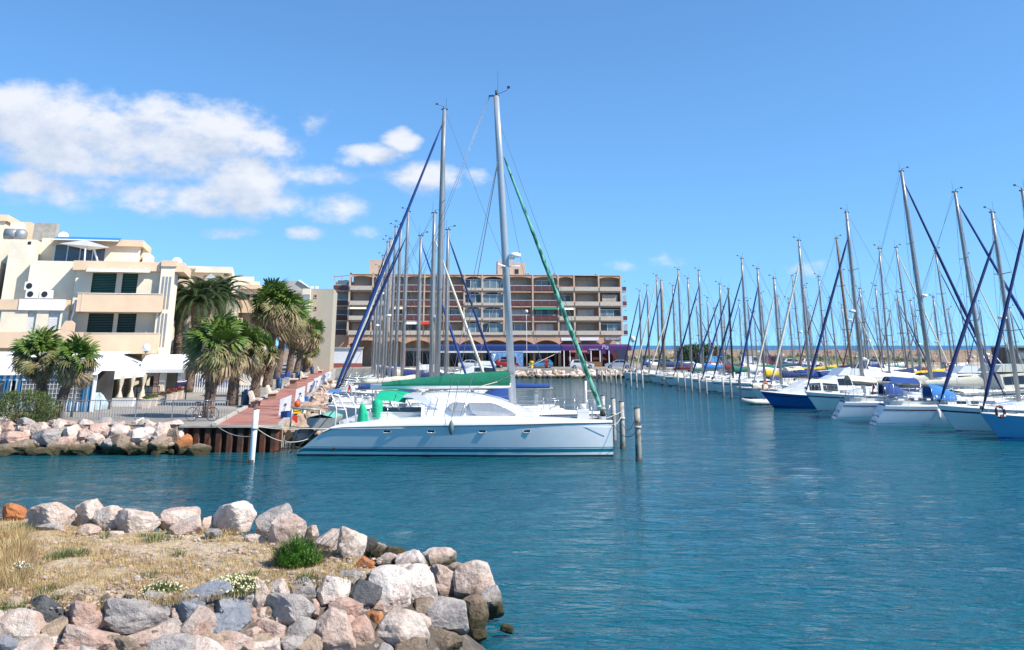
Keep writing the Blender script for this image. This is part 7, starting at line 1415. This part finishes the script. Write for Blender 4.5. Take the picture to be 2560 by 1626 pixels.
# planters with geraniums
M_GER = mat('geranium', (.45, .02, .05), .7, 0, .3, 9); M_LEAF = leafmat('planter_leaf', (.05, .11, .02), (.09, .14, .03))
for i, (u, v) in enumerate(((364, 1021), (381, 1017), (403, 1010), (419, 1006), (433, 1001), (447, 997))):
    p = gp_(u, v); lab = f'cream concrete planter with {"red flowers" if i > 1 else "sparse green plants"}, {ORD[i]} of the row from the railing'; o = thing('planter', lab, 'planter', (p.x, p.y, GZ), R(5), 'planters before the restaurant'); MB().prism([(-.2, 0), (.2, 0), (.27, .55), (-.27, .55)], -.22, .22, 'y').build('box', M_BENCH, o); leaf_cloud(160, .26, .22, .16, .06, i+50, flat=1).build('foliage', M_LEAF, o, (0, 0, .55), fix=False)
    if i > 1: leaf_cloud(90, .27, .23, .24, .06, i+70, flat=1, elong=1.2).build('blossom', M_GER, o, (0, 0, .6), fix=False)
# blue chairs of the open-air cafe, white fence behind, menu cabinet
M_CHB = mat('blue_chair', (.01, .05, .30), .5, 0, .1)
for i, (u, v) in enumerate(((500, 972), (512, 968), (545, 978), (556, 974), (567, 970), (552, 966), (697, 962), (708, 957), (716, 952), (724, 960))):
    p = gp_(u, v); o = thing('cafe_chair', ('blue cafe chair under the promenade palms near the concrete table' if i > 5 else 'blue cafe chair near the white picket fence')+f', {ORD[i if i < 6 else i-6]} from the left', 'chair', (p.x, p.y, GZ), i*1.3, 'blue cafe chairs'); MB().box(-.22, .22, -.22, .22, .43, .47).build('seat', M_CHB, o); MB().prism([(-.22, .47), (.22, .47), (.24, .88), (-.24, .88)], .2, .24, 'y').build('backrest', M_CHB, o)
    for sx in (-1, 1):
        for sy in (-1, 1): MB().bar((sx*.2, sy*.2, 0), (sx*.19, sy*.19, .43), .03).build('leg', M_STEEL, o)
fn = thing('white_fence', 'white picket fence behind the cafe tables', 'fence', (H(520, 950, 82).x, 82, GZ)); FX = fn.location.x; xs0, xs1 = H(478, 940, 82).x-FX, H(640, 940, 82).x-FX; pk = MB().bar((0, 0, 0), (0, 0, 1.75), .06, .04).mesh('picket', M_WHITEP)
n = int((xs1-xs0)/.19); [link('picket', pk, fn, (lerp(xs0, xs1, i/n), 0, 0)) for i in range(n+1)]; [MB().bar((xs0, .05, z), (xs1, .05, z), .06).build('rail', M_WHITEP, fn) for z in (.3, 1.4)]
cb = gp_(570, 968); o = thing('menu_cabinet', 'blue framed menu cabinet behind the second promenade palm', 'sign', (cb.x, cb.y, GZ)); MB().box(-.5, .5, -.08, .08, .5, 1.9).build('panel', mat('teal_panel', (.02, .16, .22), .5), o); MB().box(.5, .56, -.1, .1, 0, 1.95).build('post', M_SKYB, o); MB().box(-.56, -.5, -.1, .1, 0, 1.95).build('post', M_SKYB, o)
# ------------------------------------------------------------------ cars
M_TYRE = mat('tyre', (.02, .02, .02), .8); M_RIM = mat('rim', (.42, .43, .44), .3, .7, .05); M_HEAD = mat('headlamp', (.6, .6, .58), .1); M_TAIL = mat('tail_lamp', (.35, .01, .01), .2)
def car(label, X, Y, rz, paint, kind='hatch', name='parked_car', group='cars parked along the far quay', L=4.1):
    o = thing(name, label, 'car', (X, Y, GZ+.01), rz, group); W2 = .84; k = L/4.1
    prof = {'hatch': [(-2.0, .35), (-2.05, .75), (-1.95, 1.0), (-1.55, 1.42), (-.4, 1.46), (.35, 1.38), (1.0, .98), (1.85, .82), (2.05, .6), (2.05, .32)], 'sedan': [(-2.05, .35), (-2.1, .8), (-2.0, .98), (-1.4, 1.02), (-.85, 1.40), (.1, 1.43), (.45, 1.36), (1.05, .97), (1.9, .84), (2.1, .6), (2.1, .32)], 'van': [(-2.05, .35), (-2.1, .9), (-2.05, 1.75), (-1.8, 1.85), (.7, 1.85), (1.15, 1.75), (1.6, 1.1), (2.05, .95), (2.1, .6), (2.1, .32)]}[kind]
    prof = [(x*k, z) for x, z in prof]; belt = 1.0
    b = MB(); rows = []
    for sg, y in ((-1, W2*.97), (-1, W2), (1, W2), (1, W2*.97)): pass
    ys = (-W2*.96, -W2, W2, W2*.96)
    def wy(z): return 1 if z < belt else 1-.22*(z-belt)/.5
    rows = [[(x*(.985 if abs(s_) == 2 else 1), W2*wy(z)*(s_/2*.985 if abs(s_) == 2 else s_*.94), z) for s_ in (-2, -1, 0, 1, 2)] for x, z in prof]
    b.grid(rows, smooth=False); n = len(rows)
    for c_ in (0, 4): b.add([r[c_] for r in rows], [tuple(range(n))])
    b.add([rows[0][0], rows[0][4], rows[-1][4], rows[-1][0]], [(0, 1, 2, 3)]); body = b.build('body', paint, o)
    gl = {'hatch': [[(-1.5, 1.02), (-1.32, 1.38), (-.45, 1.41), (-.45, 1.02)], [(-.38, 1.02), (-.38, 1.41), (.3, 1.34), (.82, 1.02)]], 'sedan': [[(-1.25, 1.03), (-.8, 1.35), (-.2, 1.38), (-.2, 1.03)], [(-.13, 1.03), (-.13, 1.38), (.4, 1.31), (.9, 1.02)]], 'van': [[(.2, 1.15), (.2, 1.7), (1.05, 1.68), (1.4, 1.15)]]}[kind]
    for sg in (-1, 1):
        for q in gl: w = MB(); w.add([(x*k, sg*(W2*wy(z)*.99+.012), z) for x, z in q], [(0, 1, 2, 3)]); w.build('window', M_GLASS, o)
    f = {'hatch': ((.42, 1.34), (.95, 1.01)), 'sedan': ((.5, 1.32), (1.0, 1.0)), 'van': ((1.18, 1.70), (1.56, 1.15))}[kind]; r = {'hatch': ((-1.6, 1.38), (-1.93, 1.03)), 'sedan': ((-.92, 1.36), (-1.36, 1.05)), 'van': ((-2.09, 1.65), (-2.1, 1.1))}[kind]
    for (a, c_), nm, s_ in ((f, 'windscreen', 1), (r, 'rear_window', -1)): w = MB(); w.add([(a[0]*k+s_*.02, -.62, a[1]+.015), (a[0]*k+s_*.02, .62, a[1]+.015), (c_[0]*k+s_*.02, .7, c_[1]+.015), (c_[0]*k+s_*.02, -.7, c_[1]+.015)], [(0, 1, 2, 3)]); w.build(nm, M_GLASS, o)
    for x in (-1.3*k, 1.32*k):
        for sg in (-1, 1): t = MB(); t.tube([(x, sg*.66, .31), (x, sg*.86, .31)], .31, 18); w = t.build('wheel', M_TYRE, o); rr = MB(); rr.tube([(x, sg*.80, .31), (x, sg*.875, .31)], .19, 12); rr.build('rim', M_RIM, w)
    for sg in (-1, 1): MB().box(2.0*k, 2.07*k, sg*.55-.16, sg*.55+.16, .62, .76).build('headlight', M_HEAD, o); MB().box(-2.09*k, -2.0*k, sg*.62-.12, sg*.62+.12, .72, .95).build('taillight', M_TAIL, o)
    MB().box(-2.12*k, -2.0*k, -.8, .8, .36, .58).build('bumper', M_BLACK, o); MB().box(2.0*k, 2.12*k, -.8, .8, .34, .52).build('bumper', M_BLACK, o)
    for sg in (-1, 1): MB().box(.72*k, .86*k, sg*.92-.07, sg*.92+.07, .98, 1.1).build('wing_mirror', paint, o)
    return o
cp = lambda n, c, **k: mat(n, c, .3, .2, .04, 1, coat=.6, **k)
C_BLUE = cp('car_light_blue', (.06, .24, .42)); C_WHITE = cp('car_white', (.68, .69, .68)); C_SILV = cp('car_silver', (.40, .43, .50)); C_RED = cp('car_red', (.28, .01, .012)); C_DRED = cp('car_dark_red', (.16, .015, .02)); C_GREY = cp('car_grey', (.20, .21, .23))
cx = lambda u, Y: H(u, 915, Y).x
car('light blue hatchback parked under the navy awning', cx(1352, 168), 168.5, math.pi+R(4), C_BLUE); car('white hatchback parked before the purple restaurant awning', cx(1454, 164), 164, R(3), C_WHITE); car('silver saloon parked at the right end of the apartment block', cx(1546, 164), 164, math.pi+R(-2), C_SILV, 'sedan', L=4.5); car('red car standing in front of the blue panelled kiosk', cx(1266, 170), 170.5, R(20), C_RED); car('white saloon half hidden behind the green sail cover', cx(1178, 164), 164, R(4), C_WHITE, 'sedan', L=4.4)
for lab, u, Y, pt_, kd, rz in (('white van parked left of the dark red car by the dune', 1880, 178, C_WHITE, 'van', 0), ('dark red estate car parked by the dune', 1926, 180, C_DRED, 'van', 0), ('light blue van parked beside the dark tree', 1795, 182, C_BLUE, 'van', .1), ('white hatchback parked by the dune behind the yacht masts', 1985, 178, C_WHITE, 'hatch', 0), ('small white hatchback parked right of the other white car', 2030, 180, C_WHITE, 'hatch', .1), ('silver car parked on the sand behind the tallest mast', 2188, 176, C_SILV, 'hatch', 0), ('grey hatchback parked just left of the dark tree', 1665, 176, C_GREY, 'hatch', .1), ('white hatchback parked near the corner of the far quay', 1640, 172, C_WHITE, 'hatch', .1)):
    car(lab, cx(u, Y), Y, rz, pt_, kd, group='cars parked by the dune')
# rider in red on a scooter
sp_ = Vector((cx(1366, 161), 161, GZ+.01)); sc = thing('scooter', 'small red motor scooter ridden along the far quay', 'scooter', sp_, R(-80))
for x in (-.6, .6): t = MB(); t.tube([(x, -.05, .25), (x, .05, .25)], .25, 14); t.build('wheel', M_TYRE, sc)
b = MB(); b.prism([(-.85, .45), (-.2, .35), (.3, .25), (.5, .45), (.62, .95), (.5, 1.0), (.3, .4), (-.1, .45), (-.15, .75), (-.8, .8)], -.16, .16, 'y'); b.build('body', M_RED, sc); h = MB(); h.tube([(.5, -.32, 1.05), (.56, 0, 1.02), (.5, .32, 1.05)], .02, 6); h.build('handlebar', M_BLACK, sc); MB().box(-.75, -.15, -.14, .14, .78, .86).build('seat', M_BLACK, sc)
def skin(name, verts, edges, radii, m, parent, sub=1):
    me = bpy.data.meshes.new(name); me.from_pydata(verts, edges, []); o = bpy.data.objects.new(name, me); COL.objects.link(o); o.parent = parent; md = o.modifiers.new('skin', 'SKIN'); 
    for i, r in enumerate(radii): me.skin_vertices[0].data[i].radius = (r, r) if not hasattr(r, '__len__') else r
    me.skin_vertices[0].data[0].use_root = True; s = o.modifiers.new('sub', 'SUBSURF'); s.levels = s.render_levels = sub; md.use_smooth_shade = True; me.materials.append(m); return o
pe = thing('person', 'person in a red jacket riding the scooter towards the harbour', 'person', sp_, R(-80))
V = [(-.3, 0, .95), (-.28, 0, 1.2), (-.22, 0, 1.42), (-.2, 0, 1.52), (-.18, 0, 1.62), (-.17, 0, 1.74), (-.22, .2, 1.40), (.05, .27, 1.2), (.4, .28, 1.1), (-.22, -.2, 1.40), (.05, -.27, 1.2), (.4, -.28, 1.1), (-.28, .1, .92), (.12, .16, .9), (.08, .15, .5), (.2, .15, .42), (-.28, -.1, .92), (.12, -.16, .9), (.08, -.15, .5), (.2, -.15, .42)]
E = [(0, 1), (1, 2), (2, 3), (3, 4), (4, 5), (2, 6), (6, 7), (7, 8), (2, 9), (9, 10), (10, 11), (0, 12), (12, 13), (13, 14), (14, 15), (0, 16), (16, 17), (17, 18), (18, 19)]
skin('body', V, E, [.15, .16, .17, .06, .09, .08, .08, .06, .04, .08, .06, .04, .11, .09, .06, .05, .11, .09, .06, .05], M_RED, pe); MB().ball((-.16, 0, 1.70), .135, 12, 8).build('helmet', M_RED, pe)
p = gp_(1323, 917); o = thing('yellow_bollard', 'stubby yellow bollard on the edge of the far quay', 'bollard', (p.x, FARY+1, GZ)); MB().lathe([(.28, 0), (.3, .1), (.22, .2), (.22, .95), (.34, 1.05), (.34, 1.25), (.2, 1.35)], 12).build('post', M_YELLOW, o); MB().lathe([(.4, 0), (.4, .04)], 12).build('flange', M_BLACK, o)
# hut at the right picture edge
hp = Vector((H(2560, 890, 163).x, 163, GZ)); o = thing('harbour_hut', 'dark brown flat roofed harbour hut at the right picture edge', 'hut', hp); MB().box(-2.4, 8, 0, 6, 0, 3.4).build('wall', mat('brown_boards', (.10, .075, .06), .8, 0, .2, 2), o); MB().box(-2.6, 8.2, -.2, 6.2, 3.4, 3.6).build('roof', M_GREYP, o); MB().box(-1.2, .1, -.03, 0, 1.6, 2.6).build('window', M_WINB, o); MB().box(2, 3.2, -.03, 0, 0, 2.2).build('door', M_BLACK, o)

# odds and ends left on the quay edge
for i, (lab, s_, t_, kind, m) in enumerate((('yellow folded tarpaulin on the quay edge by the second service board', 7.5, .1, 'tarp', M_YELLOW), ('blue plastic crate on the quay edge by the nearest service board', 4.2, .15, 'crate', M_BLUE), ('red fuel can on the quay edge rocks', 2.6, -.35, 'can', M_RED), ('orange mooring buoy lying on the quay edge', 12.5, .1, 'buoy', M_ORANGE), ('cream fish box on the quay edge rocks', 9.8, -.25, 'crate', M_CREAMC), ('white mooring buoy lying on the quay edge', 16.5, .1, 'buoy', M_WHITEP), ('light blue crate further along the quay edge', 19.5, .1, 'crate', M_SKYB))):
    q = quay(s_, t_, GZ+.06 if t_ > 0 else GZ-.12)
    if kind == 'tarp':
        o = thing('folded_tarpaulin', lab, 'tarpaulin', q, .4); MB().grid([[(x*.5, y*.35, .12+.05*math.sin(x*5+y*3)+.08*(1-abs(x))) for y in (-1, -.5, 0, .5, 1)] for x in (-1, -.6, -.2, .2, .6, 1)]).build('sheet', m, o); MB().box(-.45, .45, -.3, .3, -.02, .1).build('bundle', m, o)
    elif kind == 'crate':
        o = thing('plastic_crate', lab, 'crate', q, .3+i); MB().box(-.3, .3, -.2, .2, 0, .04).build('base', m, o); [MB().box(*b, .04, .3).build('side', m, o) for b in ((-.3, .3, -.2, -.17), (-.3, .3, .17, .2), (-.3, -.27, -.17, .17), (.27, .3, -.17, .17))]
    elif kind == 'can':
        o = thing('fuel_can', lab, 'can', q, .5); MB().prism([(-.17, 0), (.17, 0), (.17, .3), (.1, .38), (-.17, .38)], -.09, .09, 'y').build('body', m, o); MB().tube([(-.12, 0, .38), (-.1, 0, .45), (.06, 0, .45), (.08, 0, .38)], .015, 6).build('handle', m, o)
    else:
        o = thing('mooring_buoy', lab, 'buoy', q); MB().lathe([(.03, 0), (.16, .05), (.21, .2), (.16, .35), (.05, .42)], 12).build('body', m, o); MB().tube([(0, 0, .4), (0, 0, .5)], .03, 6).build('eye', M_BLACK, o)
